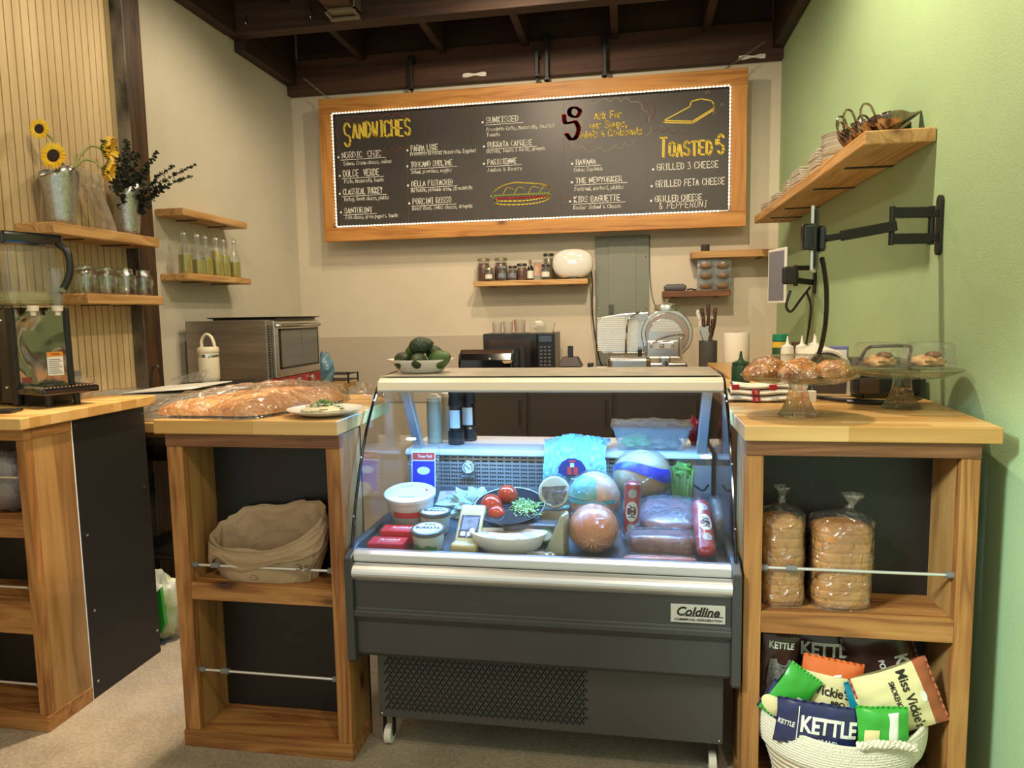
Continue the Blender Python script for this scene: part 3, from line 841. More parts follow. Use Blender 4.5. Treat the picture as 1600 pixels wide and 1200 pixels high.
# ------------------------------------------------------------------ electrical panel, cables
t = thing('electrical_panel', 'grey green metal electrical panel on the cream back wall', 'electrical panel', (-0.247, 5.06, 0.99))
M_panel = P('panel_grey', (0.22, 0.235, 0.19), 0.45)
mb = MB(); mb.box(0, .377, -.022, 0, 0, .95); mb.build('cover', M_panel, t, bevel=.002)
mb = MB(); mb.box(.093, .288, -.027, -.022, .10, .915); d = mb.build('door', M_panel, t, bevel=.002)
mb = MB(); mb.box(.095, .13, -.033, -.027, .40, .47); mb.build('latch', P('panel_latch', (.09, .09, .08), .4), d, bevel=.002)
mb = MB()
for x, z in ((.02, .80), (.355, .80), (.02, .44), (.355, .44), (.02, .06), (.355, .06)): mb.ball((x, -.022, z), .006, 8, 5)
mb.build('screws', M_steel, t)
def cable(lab, pts, r, m=M_blackpl, n=8, cat='cable', name='power_cable'):
    mb = MB(); mb.tube(smooth_path(pts, n), r, 6)
    return tag(mb.build(name, m), lab, cat)
cable('thin grey wire running down the wall right of the electrical panel', [(.136, 5.05, 1.94), (.136, 5.052, 1.70), (.148, 5.052, 1.55), (.165, 5.052, 1.47), (.19, 5.052, 1.42)], .0035, M_grey)
cable('black and white power cable hanging from the white speaker to the back worktop', [(-.278, 4.93, 1.70), (-.268, 4.93, 1.68), (-.262, 4.93, 1.60), (-.265, 4.96, 1.42), (-.25, 4.98, 1.25), (-.225, 4.97, 1.10), (-.20, 4.93, 1.03), (-.18, 4.88, 1.012)], .0055, M_blackpl)

# ------------------------------------------------------------------ shelves
def shelf(lab, x0, x1, y0, y1, z0, z1, m, brk=(), axis='x', wall=None):
    t = thing('wall_shelf', lab, 'shelf', ((x0 + x1) / 2, (y0 + y1) / 2, z0))
    hx, hy = (x1 - x0) / 2, (y1 - y0) / 2
    mb = MB(); mb.box(-hx, hx, -hy, hy, 0, z1 - z0); mb.build('board', m, t, bevel=.005)
    for p in brk:
        mb = MB()
        if axis == 'x': mb.box(p - (x0 + x1) / 2 - .012, p - (x0 + x1) / 2 + .012, -hy + .04, hy, -.004, .0)
        else:
            c = p - (y0 + y1) / 2
            mb.box(-hx + (.05 if wall == 'r' else 0), hx - (.05 if wall == 'l' else 0), c - .012, c + .012, -.004, 0)
        mb.build('bracket', M_blackmt, t)
    return t
shelf('short wall shelf of preserve jars under the middle of the chalkboard', -1.103, -0.290, 4.86, 5.055, 1.603, 1.640, M_shx, (-.98, -.42))
shelf('wall shelf reaching the green wall, above the snack bag holder', 0.410, 0.995, 4.86, 5.055, 1.755, 1.802, M_shx, (.86,))
shelf('small lower wall shelf under the snack bag holder', 0.221, 0.668, 4.88, 5.055, 1.498, 1.542, M_apron, (.30, .58))
shelf('long thick wall shelf of plates and gravy boats on the green wall', 0.775, 0.998, 2.56, 4.66, 1.945, 1.992, M_shy, (2.95, 3.42, 4.02, 4.40), 'y', 'r')
shelf('upper oak shelf with the galvanised flower buckets', -2.503, -2.315, 2.52, 3.165, 1.765, 1.812, M_shy, (2.72, 3.0), 'y', 'l')
shelf('lower oak shelf with the glass mason jars', -2.503, -2.315, 2.67, 3.165, 1.480, 1.525, M_shy, (2.85, 3.05), 'y', 'l')
shelf('empty upper shelf above the oil bottles on the left wall', -2.518, -2.35, 3.42, 4.05, 1.960, 2.000, M_shy, (3.60, 3.9), 'y', 'l')
shelf('lower shelf carrying the swing top oil bottles on the left wall', -2.518, -2.35, 3.43, 4.06, 1.618, 1.655, M_shy, (3.62, 3.9), 'y', 'l')

# ------------------------------------------------------------------ jars on the wall shelf
def jar(mb, r, h, neck=.8): mb.lathe([(r * .9, 0), (r, .006), (r, h * .72), (r * .97, h * .80), (r * neck, h * .88), (r * neck, h)], 20)
def preserve(lab, x, y, z, r, h, mfill, mlid, lidh=.014, label=None, neck=.82):
    t = thing('preserve_jar', lab, 'jar', (x, y, z + .001))
    mb = MB(); jar(mb, r * .94, h * .86, neck); mb.build('contents', mfill, t)
    mb = MB(); jar(mb, r, h, neck); mb.build('glass', M_glassj, t)
    mb = MB(); mb.lathe([(r * neck * 1.12, h - .004), (r * neck * 1.12, h + lidh - .003), (r * neck * 1.05, h + lidh)], 20); mb.build('lid', mlid, t)
    if label:
        mb = MB(); mb.grid(lambda u, v: ((r + .0008) * math.sin((u - .5) * 2.0), -(r + .0008) * math.cos((u - .5) * 2.0), h * (.2 + .38 * v)), 10, 1)
        mb.build('paper_label', label, t)
    return t
M_redj = P('tomato_preserve', (0.16, 0.020, 0.006), 0.3, c2=(0.07, 0.012, 0.006), nscale=50)
M_olive = P('green_pickle', (0.16, 0.12, 0.015), 0.3, c2=(0.06, 0.05, 0.01), nscale=45)
M_spice = P('dark_spice', (0.10, 0.07, 0.05), 0.6, c2=(0.03, 0.02, 0.015), nscale=60)
M_lidg = P('pale_gold_lid', (0.40, 0.36, 0.24), 0.3, metal=.7)
M_lidb = P('dark_lid', (0.03, 0.03, 0.03), 0.35)
M_lblue = P('grey_blue_label', (0.30, 0.33, 0.38), 0.5, c2=(0.14, 0.14, 0.16), nscale=40)
SZ = 1.640
preserve('large jar of dark red preserve, left end of the wall shelf', -1.043, 4.955, SZ, .048, .150, M_redj, M_lidg)
preserve('small jar with a cream label in front of the leftmost red preserve', -0.990, 4.885, SZ, .030, .078, M_spice, M_lidg, label=M_cream)
preserve('second large red preserve jar with a pale lid', -0.915, 4.955, SZ, .050, .150, M_redj, M_lidg)
preserve('small spice jar in a grey blue label in front of the second red preserve', -0.895, 4.888, SZ, .033, .088, M_spice, M_lblue, label=M_lblue)
preserve('small black lidded jar right of the blue labelled spice jar', -0.825, 4.915, SZ, .033, .090, M_spice, M_lidb, label=M_lblue)
preserve('short dark lidded jar of brown red paste', -0.762, 4.94, SZ, .040, .105, M_redj, M_lidb)
t = thing('sauce_bottle', 'small dark bottle with a white label between the paste jar and the picture box', 'bottle', (-0.700, 4.93, SZ + .001))
mb = MB(); mb.lathe([(.021, 0), (.023, .005), (.023, .075), (.020, .09), (.009, .105), (.008, .125)], 16); mb.build('bottle', P('dark_glass', (.02, .012, .008), .1), t)
mb = MB(); mb.lathe([(.0238, .012), (.0238, .066)], 16, cap=False); mb.build('paper_label', M_paper, t)
mb = MB(); mb.lathe([(.011, .118), (.011, .142)], 12); mb.build('cap', P('wood_cap', (.25, .17, .09), .5), t)
t = thing('spice_box', 'printed box with a floral picture beside the green pickle jar', 'box', (-0.640, 4.965, SZ + .001))
M_pic = P('printed_flowers', (0.62, 0.50, 0.34), 0.5, c2=(0.40, 0.10, 0.06), nscale=28)
mb = MB(); mb.box(-.043, .043, -.022, .022, 0, .128); mb.build('carton', [P('grey_carton', (.30, .30, .27), .5)], t, bevel=.002)
mb = MB(); mb.box(-.036, .036, -.0235, -.022, .03, .118); mb.build('picture', M_pic, t)
preserve('tall jar of green pickles with a dark lid beside the white speaker', -0.573, 4.965, SZ, .040, .172, M_olive, M_lidb)
preserve('small spice jar with a white label in front of the tall pickle jar', -0.585, 4.890, SZ, .032, .092, M_spice, M_lidb, label=M_paper)

# ------------------------------------------------------------------ white speaker clock
t = thing('smart_clock', 'rounded white electric device with glowing 2:12 digits on the jar shelf', 'clock', (-0.398, 4.930, 1.643))
def pill(v):
    x, y, z = v; f = lambda q: math.copysign(abs(q) ** .82, q); return Vector((f(x), f(y), f(z)))
mb = MB(); mb.ball((0, 0, .105), (.145, .055, .103), 32, 20, pill); mb.build('body', M_white, t)
mb = MB(); mb.lathe([(.06, 0), (.058, .012)], 24, sy=.6); mb.build('foot', M_blackpl, t)
M_led = emission('led_white', (.9, .97, 1), 2.5)
text_mesh('digits', '2:12', .032, M_led, t, (0, -.0565, .115), width=.055)
mb = MB(); mb.box(-.03, .03, -.0475, -.0465, .165, .1665); mb.box(-.018, .018, -.0415, -.0405, .178, .1790); mb.build('printed_line', M_blackpl, t)

# ------------------------------------------------------------------ things on the two small right shelves
t = thing('snack_pouch_holder', 'clear hanging organiser of six pouches with small rolls between two shelves', 'organiser', (0.560, 4.905, 1.545))
M_crk = clear('crinkled_film', (.93, .95, .97), .10, 1.6, bmp=1.0, bscale=22, haze=.06, boost=2.2)
M_roll = P('brown_roll', (.36, .17, .055), .6, c2=(.20, .085, .03), nscale=14)
for r_ in range(3):
    for c_ in range(2):
        x = -.055 + .11 * c_; z = .003 + .068 * r_
        mb = MB(); mb.grid(lambda u, v: (x + (u - .5) * .106, -.012 - .024 * math.sin(PI * u) * math.sin(PI * v) + .003 * math.sin(23 * u + 9 * v), z + v * .066), 12, 8)
        p = mb.build('pouch', M_crk, t)
        mb = MB(); mb.ball((x, -.010, z + .020), (.042, .014, .020), 12, 8); mb.build('roll', M_roll, p)
mb = MB(); mb.box(-.112, .112, -.002, .004, 0.002, .207); mb.build('backing', clear('film_back', (.7, .75, .8), .2, 1.5, haze=.25, hazec=(.45, .5, .52)), t)
mb = MB(); mb.xf((0, 0, 0)).box(-.075, .075, -.05, .05, 0, .042)
t = thing('plastic_case', 'low grey plastic box with a pale top on the small lower shelf', 'box', (.305, 4.96, 1.5425))
mb.build('case', P('grey_plastic_case', (.10, .10, .10), .3), t, bevel=.015)
mb = MB(); mb.box(-.06, .06, -.04, .04, .042, .047); mb.build('cover', P('pale_cover', (.35, .33, .29), .3), t, bevel=.002)
cable('short black lead lying on the small lower shelf', [(.385, 4.92, 1.548), (.41, 4.90, 1.552), (.43, 4.91, 1.546), (.445, 4.92, 1.547)], .005)
t = thing('lidded_pot', 'small round dark pot on the upper right wall shelf', 'pot', (.505, 4.95, 1.802))
mb = MB(); mb.lathe([(.026, 0), (.029, .004), (.029, .032), (.030, .034), (.030, .044), (.026, .048)], 18); mb.build('body', P('dark_pot', (.05, .045, .04), .5), t)

# ------------------------------------------------------------------ monitor arms on the green wall
def arm_bar(parent, a, b_, name='arm', w=.020, h=.034):
    a = Vector(a); b_ = Vector(b_); d = (b_ - a); L = d.length; ang = math.atan2(d.y, d.x)
    mb = MB(); mb.xf(tuple(a), (0, -math.asin(d.z / L), ang)).box(0, L, -w / 2, w / 2, -h / 2, h / 2)
    return mb.build(name, M_blackmt, parent, bevel=.003)
t = thing('monitor_arm', 'black articulated wall arm holding the edge on tablet', 'wall mount', (1.0, 2.50, 1.665))
mb = MB(); mb.sm = True
outl = [(.019 * math.cos(a), .078 + .019 * math.sin(a)) for a in [k * PI / 8 for k in range(9)]] + [(-.019 * math.cos(a), -.078 - .019 * math.sin(a)) for a in [k * PI / 8 for k in range(9)]]
mb.prism(outl, -.012, -.001, 'x'); mb.build('wall_plate', M_blackmt, t, bevel=.002)
mb = MB(); mb.cyl((-.030, 0, -.062), (-.030, 0, .062), .010); mb.box(-.032, -.010, -.010, .010, .028, .05); mb.box(-.032, -.010, -.010, .010, -.05, -.028); mb.build('hinge', M_blackmt, t)
for sz in (.042, -.042): arm_bar(t, (-.028, 0, sz), (-.165, -.03, sz), 'arm')
mb = MB(); mb.cyl((-.160, -.03, -.062), (-.160, -.03, .062), .009); mb.build('hinge', M_blackmt, t)
arm_bar(t, (-.148, -.03, 0), (-.325, -.07, -.030), 'front_arm')
arm_bar(t, (-.320, -.07, -.030), (-.375, -.08, -.038), 'neck', .016, .022)
mb = MB(); mb.box(-.002, .026, -.044, .044, -.042, .042); o = mb.build('clamp', M_blackgl, t, bevel=.012, seg=3); o.location = (-.400, -.085, -.042); o.rotation_euler = (0, 0, -.30)
mb = MB(); mb.box(-.020, .020, -.030, .012, -.042, .042); o = mb.build('clamp_block', M_blackgl, t, bevel=.010, seg=3); o.location = (-.452, -.170, -.042)
# the tablet, seen nearly edge on
t = thing('tablet', 'silver edged tablet seen edge on in the large black wall arm', 'tablet', (.583, 2.395, 1.620), -0.30)
mb = MB(); mb.box(-.005, .005, -.085, .065, -.100, .100); mb.build('case', M_alu, t, bevel=.003)
mb = MB(); mb.box(-.0062, -.005, -.08, .06, -.094, .094); mb.build('screen', M_blackgl, t)
mb = MB(); mb.box(.005, .012, -.078, .058, -.092, .092); mb.build('back_cover', M_blackpl, t, bevel=.003)
cable('thick black cable hanging from the edge on tablet to the counter', [(.600, 2.36, 1.560), (.612, 2.38, 1.53), (.632, 2.42, 1.46), (.640, 2.45, 1.36), (.640, 2.50, 1.27), (.618, 2.52, 1.18), (.62, 2.50, 1.11), (.66, 2.45, 1.100), (.74, 2.40, 1.099), (.82, 2.38, 1.098)], .0075, M_blackpl)
# second, farther mount
t = thing('monitor_arm', 'farther small black wall mount behind the tall tablet screen', 'wall mount', (1.0, 4.05, 1.575))
mb = MB(); mb.box(-.012, 0, -.02, .02, -.09, .09); mb.build('wall_plate', M_blackmt, t, bevel=.004)
arm_bar(t, (-.01, 0, .05), (-.13, -.10, .045), 'arm', .018, .026)
arm_bar(t, (-.01, 0, -.03), (-.12, -.09, -.02), 'arm', .018, .03)
mb = MB(); mb.cyl((-.125, -.095, -.05), (-.125, -.095, .06), .012); mb.build('hinge', M_blackmt, t)
arm_bar(t, (-.12, -.10, 0), (-.16, -.20, 0), 'neck', .02, .04)
mb = MB(); mb.box(-.04, .03, -.02, .02, -.045, .045); o = mb.build('clamp', M_blackmt, t, bevel=.01); o.location = (-.185, -.25, 0)
t = thing('tablet', 'white framed tablet screen on the farther wall mount, facing the kitchen', 'tablet', (.800, 4.05, 1.60), 1.845)
mb = MB(); mb.box(-.10, .10, -.006, .006, -.165, .135); mb.build('case', M_white, t, bevel=.004)
mb = MB(); mb.box(-.086, .086, .006, .0072, -.150, .12); mb.build('screen_front', P('dim_screen', (.20, .20, .24), .2), t)
mb = MB(); mb.box(-.090, .090, -.0072, -.006, -.155, .125); mb.build('screen_back', P('dim_screen2', (.30, .29, .31), .2), t)
cable('black cable hanging down the green wall from the farther mount', [(.95, 4.02, 1.49), (.975, 4.03, 1.40), (.965, 4.05, 1.25), (.945, 4.03, 1.15), (.93, 3.98, 1.095)], .006)
cable('looped black cable under the farther tablet', [(.83, 3.86, 1.50), (.81, 3.86, 1.42), (.84, 3.88, 1.39), (.90, 3.95, 1.45), (.965, 4.02, 1.52)], .007)

# ------------------------------------------------------------------ refrigerated display case
def WM(t):
    m = MB(); m.X = Matrix.Translation(-Vector(t.location)); return m
M_char = P('charcoal_paint', (0.050, 0.050, 0.050), 0.42, noise=.1, nscale=3)
M_charl = P('charcoal_base', (0.058, 0.055, 0.050), 0.45)
M_slot = P('slot_dark', (0.003, 0.003, 0.003), 0.9)
FX0, FX1 = -0.862, 0.305
case = thing('display_fridge', 'charcoal curved glass deli display fridge filled with meats and cheeses', 'display fridge', (-0.277, 2.35, 0))
m = WM(case); m.prism([(1.940, .600), (1.940, .512), (1.928, .504), (1.928, .490), (1.945, .466), (1.945, .366), (1.960, .350), (2.74, .350), (2.74, .655), (1.975, .655), (1.975, .60)][::-1], FX0 + .026, FX1 - .026, 'x')
body = m.build('body', M_char, case, bevel=.002)
m = WM(case)
m.sm = True
arc = [(1.942 - .022 * math.sin(PI * k / 8), .598 + .056 * k / 8) for k in range(9)]
m.prism(([(1.97, .598)] + arc + [(1.97, .654)])[::-1], FX0 + .026, FX1 - .026, 'x')
m.build('bumper_trim', M_alu, case)
m = WM(case); m.prism(([(1.99, .655), (1.945, .655), (1.938, .662), (1.940, .682), (1.955, .690), (1.978, .688), (1.99, .680)])[::-1], FX0 + .026, FX1 - .026, 'x')
lip = m.build('front_lip', M_alu, case, bevel=.002)
m = WM(case)
for k in range(118):
    x = FX0 + .055 + k * .0094
    m.add([(x, 1.9905, .6835), (x + .0055, 1.9905, .6835), (x + .0055, 1.9905, .676), (x, 1.9905, .676)], [(0, 1, 2, 3)])
    m.add([(x, 1.978, .6888), (x + .0055, 1.978, .6888), (x + .0055, 1.988, .6820), (x, 1.988, .6820)], [(0, 1, 2, 3)])
m.build('vent_holes', M_slot, lip)
for x0, x1, lab in ((FX0, FX0 + .026, 'left'), (FX1 - .026, FX1, 'right')):
    m = WM(case); m.prism([(1.925, .350), (1.935, .338), (2.75, .338), (2.75, .70), (1.99, .700), (1.965, .692), (1.925, .672)][::-1], x0, x1, 'x'); m.build('end_cap', M_char, case, bevel=.004)
m = WM(case); m.box(-.795, .268, 2.0, 2.70, .125, .350); base = m.build('base_housing', M_charl, case, bevel=.002)
m = WM(case)
def slant(m, cx, cz, L, w=.0045, y=1.9990):
    c, s = math.cos(.95), math.sin(.95)
    ux, uz = c * L / 2, s * L / 2; nx, nz = -s * w / 2, c * w / 2
    m.add([(cx - ux + nx, y, cz - uz + nz), (cx - ux - nx, y, cz - uz - nz), (cx + ux - nx, y, cz + uz - nz), (cx + ux + nx, y, cz + uz + nz)], [(0, 1, 2, 3)])
for r_ in range(13):
    for c_ in range(33):
        x = -.768 + c_ * .0193 + (r_ % 2) * .0097; z = .158 + r_ * .0148
        if x > -.140: continue
        slant(m, x, z, .019); slant(m, x + .0097, z + .001, .009)
m.build('vent_slots', M_slot, base)
for x, z in ((-.785, .137), (.258, .137)):
    m = WM(case); m.ball((x, 1.9995, z), .004, 8, 5); m.build('screw', M_chrome, base)
for x in (-.785, .245):
    for y in (2.06, 2.62):
        m = WM(case); m.cyl((x - .012, y, .032), (x + .012, y, .032), .031, seg=20); w_ = m.build('caster', M_cream, case, bevel=.003)
        m = WM(case); m.box(x - .018, x - .014, y - .012, y + .012, .03, .126); m.box(x + .014, x + .018, y - .012, y + .012, .03, .126); m.box(x - .018, x + .018, y - .02, y + .02, .118, .126); m.build('fork', M_blackmt, w_)
# name badge
m = WM(case); m.box(.112, .262, 1.9395 - .004, 1.941, .5235, .5765); bd = m.build('name_badge', P('badge_silver', (.70, .70, .66), .3, metal=.6), case, bevel=.001)
o0 = Vector(case.location)
text_mesh('badge_script', 'Coldline', .036, M_blackpl, bd, (.185 - o0.x, 1.9350 - o0.y, .5555), width=.118, bold=.0011, shear=.30)
m = WM(case); m.box(.150, .256, 1.9349, 1.9352, .5425, .5450); m.build('badge_underline', M_blackpl, bd)
text_mesh('badge_small_print', 'COMMERCIAL REFRIGERATION', .0095, M_blackpl, bd, (.187 - o0.x, 1.9350 - o0.y, .5325), width=.132, shear=.25, bold=.0002)
# curved glass
prof = smooth_path([(1.966, .688), (1.994, .78), (2.048, .905), (2.128, 1.040), (2.222, 1.146)], 6)
m = WM(case)
xa, xb = FX0 + .022, FX1 - .022
vs = [(x, y, z) for (y, z) in prof for x in (xa, xb)]
m.add(vs, [(2 * i, 2 * i + 1, 2 * i + 3, 2 * i + 2) for i in range(len(prof) - 1)], True)
m.build('front_glass', M_case, case)
for x, nm in ((FX0 + .012, 'side_glass'), (FX1 - .012, 'side_glass')):
    m = WM(case); m.prism([(p[0] + .004, p[1]) for p in prof] + [(2.27, 1.175), (2.62, 1.175), (2.66, .69)], x - .002, x + .002, 'x'); m.build(nm, M_case, case)
    m = WM(case)
    pp = [(x, p[0], p[1]) for p in prof] + [(x, 2.262, 1.176), (x, 2.31, 1.192), (x, 2.44, 1.197)]
    m.tube(pp, .0052, 8); g = m.build('edge_gasket', M_blackgl, case)
    for q in (6, 14, 22):
        mm = WM(case); mm.ball((x, prof[q][0] - .004, prof[q][1] + .003), .0035, 8, 5); mm.build('stud', M_chrome, g)
# canopy
M_can = P('canopy_white', (0.70, 0.62, 0.50), 0.35, metal=.1)
m = WM(case); m.prism([(2.222, 1.146), (2.214, 1.153), (2.222, 1.180), (2.235, 1.186), (2.245, 1.192), (2.60, 1.197), (2.60, 1.178), (2.300, 1.178), (2.240, 1.172), (2.236, 1.146)][::-1], xa - .004, xb + .004, 'x'); m.build('canopy', M_can, case, bevel=.002)
m = WM(case); m.box(xa, xb, 2.25, 2.598, 1.1968, 1.1982); m.build('canopy_top', P('worn_steel_top', (.58, .52, .43), .28, metal=.35, noise=.25, nscale=9), case)
m = WM(case); m.cyl((xa + .03, 2.262, 1.160), (xb - .03, 2.262, 1.160), .007, seg=10); m.build('light_tube', emission('cool_tube', (.55, .78, 1.0), 6.0), case)
ld = bpy.data.lights.new('case_light', 'AREA'); ld.shape = 'RECTANGLE'; ld.size = 1.05; ld.size_y = .03; ld.energy = 22; ld.color = (.11, .43, 1.0)
lo = bpy.data.objects.new('case_light', ld); lo.location = (-.28, 2.262, 1.150); lo.rotation_euler = (-.22, 0, 0); col.objects.link(lo)
# interior
def deck(y): return .655 + .2 * (y - 2.0)
M_liner = P('liner_steel', (.52, .50, .47), .3, metal=.6)
m = WM(case); m.prism([(1.992, .650), (1.992, deck(1.99)), (2.50, deck(2.50)), (2.50, .650)], xa, xb, 'x'); m.build('deck', P('deck_dark', (.10, .10, .11), .4, metal=.4), case)
m = WM(case); m.box(xa, xb, 2.495, 2.51, .74, .885); rp = m.build('rear_panel', M_liner, case)
m = WM(case)
for k in range(34):
    x = -.755 + k * .0295
    if x > .15: break
    for z in (.868, .853): m.box(x, x + .022, 2.4935, 2.4952, z, z + .0055)
    for r_ in range(6):
        for q in range(3): m.box(x + q * .0085, x + q * .0085 + .0055, 2.4935, 2.4952, .838 - r_ * .0145, .8435 - r_ * .0145)
m.build('vent_slots', M_slot, rp)
m = WM(case); m.prism([(2.480, .875), (2.472, .882), (2.474, .893), (2.49, .900), (2.78, .900), (2.78, .875)][::-1], xa, xb, 'x'); m.build('rear_ledge', P('white_ledge', (.66, .64, .61), .35), case, bevel=.002)
m = WM(case); m.box(xa, xb, 2.745, 2.78, .355, .878); m.build('rear_skin', M_liner, case)
for a, b_ in (((-.822, 2.43), (-.792, 2.53)), ((.262, 2.43), (.243, 2.53))):
    m = WM(case)
    dz = [(a[0], a[1], 1.17), (b_[0], b_[1], .80 if a[0] > 0 else .86)]
    v = []
    for (x, y, z) in dz: v += [(x - .017, y - .02, z), (x + .017, y - .02, z), (x + .017, y + .015, z), (x - .017, y + .015, z)]
    m.add(v, [(0, 1, 2, 3), (7, 6, 5, 4), (0, 4, 5, 1), (1, 5, 6, 2), (2, 6, 7, 3), (3, 7, 4, 0)], False)
    m.build('upright', M_alu, case, bevel=.003)
m = WM(case); m.lathe([(.0, 0), (.006, .001), (.013, .003), (.013, 0)], 16); o = m.build('cable_grommet', M_paper, case)
o.data.transform(Matrix.Translation((.205 + .277, 2.492 - 2.35, .80)) @ Matrix.Rotation(PI / 2, 4, 'X') @ Matrix.Translation((-.277, 2.35, 0)))
m = WM(case); m.tube(smooth_path([(.205, 2.488, .80), (.225, 2.46, .788), (.25, 2.44, .778), (.268, 2.44, .80)]), .004, 6); m.build('sensor_cable', M_blackpl, case)
# thermometer hung on the rear panel
t = thing('thermometer', 'round dial thermometer on the slotted back of the fridge', 'thermometer', (-0.597, 2.48, .835))
m = MB(); m.cyl((0, .012, 0), (0, -.006, 0), .026, seg=24); m.build('case', M_chrome, t, bevel=.002)
m = MB(); m.cyl((0, -.0065, 0), (0, -.0075, 0), .021, seg=24); f = m.build('dial', P('dial_white', (.8, .8, .8), .4), t)
m = MB()
m.X = Matrix.Identity(4)
ribbon(m, [(-.008, .008), (.007, -.007)], .003, -.0082)
ribbon(m, [(.016 * math.cos(a), .016 * math.sin(a)) for a in [2.2 + k * .25 for k in range(9)]], .003, -.0082); m.build('needle', P('ink_blue', (.02, .04, .18), .5), f)
m = MB(); ribbon(m, [(.016 * math.cos(a), .016 * math.sin(a)) for a in [-.6 + k * .25 for k in range(8)]], .003, -.0082); m.build('red_scale', P('ink_red', (.45, .03, .02), .5), f)
m = MB(); m.box(-.028, .028, -.006, .012, -.036, -.028); m.build('foot', M_chrome, t)

# ------------------------------------------------------------------ goods in the case
M_film = clear('food_film', (.985, .99, .995), .06, 1.42, bmp=.9, bscale=26, haze=.012, hazec=(.8, .85, .9))
M_filmh = clear('heavy_film', (.95, .96, .97), .06, 1.45, bmp=1.0, bscale=28, haze=.03, hazec=(.8, .85, .9), boost=1.2)
M_red = P('red_carton', (.50, .012, .022), .4)
def butter(lab, x, y, z, rx):
    t = thing('butter_box', lab, 'box', (x, y, z))
    t.rotation_euler = (rx, 0, .02)
    m = MB(); m.box(-.058, .058, -.030, .030, 0, .044); m.build('carton', M_red, t, bevel=.0015)
    text_mesh('brand_print', 'PLUGRÁ', .021, M_paper, t, (.005, .003, .0446), rot=(0, 0, 0), width=.066, shear=.15)
    m = MB(); m.add([(-.030, -.015, .0447), (.036, -.015, .0447), (.036, -.0135, .0447), (-.030, -.0135, .0447)], [(0, 1, 2, 3)]); m.build('printed_line', M_paper, t)
butter('front one of the two red butter cartons at the left of the fridge', -.752, 2.022, .657, .05)
butter('rear one of the two red butter cartons at the left of the fridge', -.736, 2.092, .675, .05)
M_tub = P('tub_cream', (.62, .60, .48), .4, c2=(.50, .50, .38), nscale=30)
M_tublid = P('dark_lid_rim', (.10, .10, .09), .3)
M_lidlab = P('lid_paper', (.66, .72, .72), .4)
M_inkd = P('ink_dark', (.03, .04, .05), .5)
M_inkg = P('ink_green', (.05, .20, .06), .5)
M_inkr = P('ink_red2', (.55, .04, .03), .5)
M_inkb = P('ink_blue2', (.01, .03, .40), .4)
def tub(lab, x, y, z, r, h, rx=.10):
    t = thing('cheese_tub', lab, 'tub', (x, y, z)); t.rotation_euler = (rx, 0, 0)
    m = MB(); m.lathe([(r * .80, 0), (r * .84, .003), (r * .93, h - .012)], 28); b_ = m.build('tub', M_tub, t)
    m = MB(); m.grid(lambda u, v: (r * .905 * math.sin((u - .5) * 1.6), -r * .905 * math.cos((u - .5) * 1.6) - .0006, h * (.12 + .3 * v) + .004 * math.sin(12 * u)), 10, 2); m.build('leaf_print', M_inkg, b_)
    m = MB(); m.lathe([(r * .95, h - .014), (r, h - .012), (r, h - .001), (r * .96, h), (r * .86, h), (r * .85, h - .002)], 28); l = m.build('lid', M_tublid, t)
    m = MB(); m.lathe([(r * .86, h - .003), (r * .86, h - .0012)], 28); lb = m.build('lid_label', M_lidlab, l)
    text_mesh('lid_print', 'BURRATA', r * .42, M_inkd, t, (0, 0, h - .0004), rot=(0, 0, 0), width=r * 1.45, bold=.0004)
    m = MB(); m.X = Matrix.Translation((0, r * .5, h - .0006)); 
    for k in range(3): m.lathe([(r * .10, 0), (r * .10, .0004)], 10, c=((k - 1) * r * .24, 0, 0))
    m.build('lid_leaf', M_inkg, l)
    return t
tub('small cheese tub with a dark rimmed lid beside the red butter cartons', -.627, 2.048, .665, .054, .075)
tub('small cheese tub behind the front dark rimmed one', -.637, 2.160, .688, .052, .072, .0)
t = thing('cheese_tub', 'large white oval tub with a pale blue lid at the left of the fridge', 'tub', (-.738, 2.225, .702)); t.rotation_euler = (.20, 0, .05)
M_wtub = P('tub_white', (.72, .74, .74), .35, sss=0)
m = MB(); m.lathe([(.066, 0), (.070, .004), (.082, .098)], 32, sy=.88); m.build('tub', M_wtub, t)
m = MB(); m.lathe([(.086, .094), (.088, .098), (.088, .108), (.083, .111), (.078, .108)], 32, sy=.88); l = m.build('lid', M_wtub, t)
m = MB(); m.X = Matrix.Translation((0, 0, .1086))
m.add([(-.04, .042, 0), (0.0, .052, 0), (0.0, .047, 0), (-.04, .037, 0)], [(0, 3, 2, 1)]); m.build('green_mark', M_inkg, l)
m = MB(); m.X = Matrix.Translation((0, 0, .1086)); m.add([(.045, .03, 0), (.058, .022, 0), (.062, .006, 0), (.054, .008, 0), (.050, .018, 0)], [(0, 4, 3, 2, 1)]); m.build('red_mark', M_inkr, l)
m = MB(); m.X = Matrix.Translation((0, 0, .1086))
for k in range(7): m.add([(-.028 + k * .008, -.04, 0), (-.023 + k * .008, -.04, 0), (-.022 + k * .008, -.034, 0), (-.027 + k * .008, -.034, 0)], [(0, 1, 2, 3)])
m.build('printed_line', M_inkb, l)
m = MB(); m.grid(lambda u, v: (.079 * math.sin((u - .5) * 1.2), -.88 * .0795 * math.cos((u - .5) * 1.2), .045 + .02 * v), 8, 1); m.build('red_mark', M_inkr, t)
t = thing('deli_pack', 'upright clear pack with a blue and red label behind the white tub', 'package', (-.742, 2.385, .735)); t.rotation_euler = (-.12, 0, .05)
m = MB(); m.box(-.058, .058, -.012, .012, 0, .195); m.build('tray', M_filmh, t, bevel=.008)
m = MB(); m.box(-.044, .044, -.0135, -.0128, .02, .175); lb = m.build('paper_label', M_paper, t)
m = MB(); m.box(-.041, .041, -.0146, -.0136, .025, .140); m.build('blue_band', M_inkb, lb)
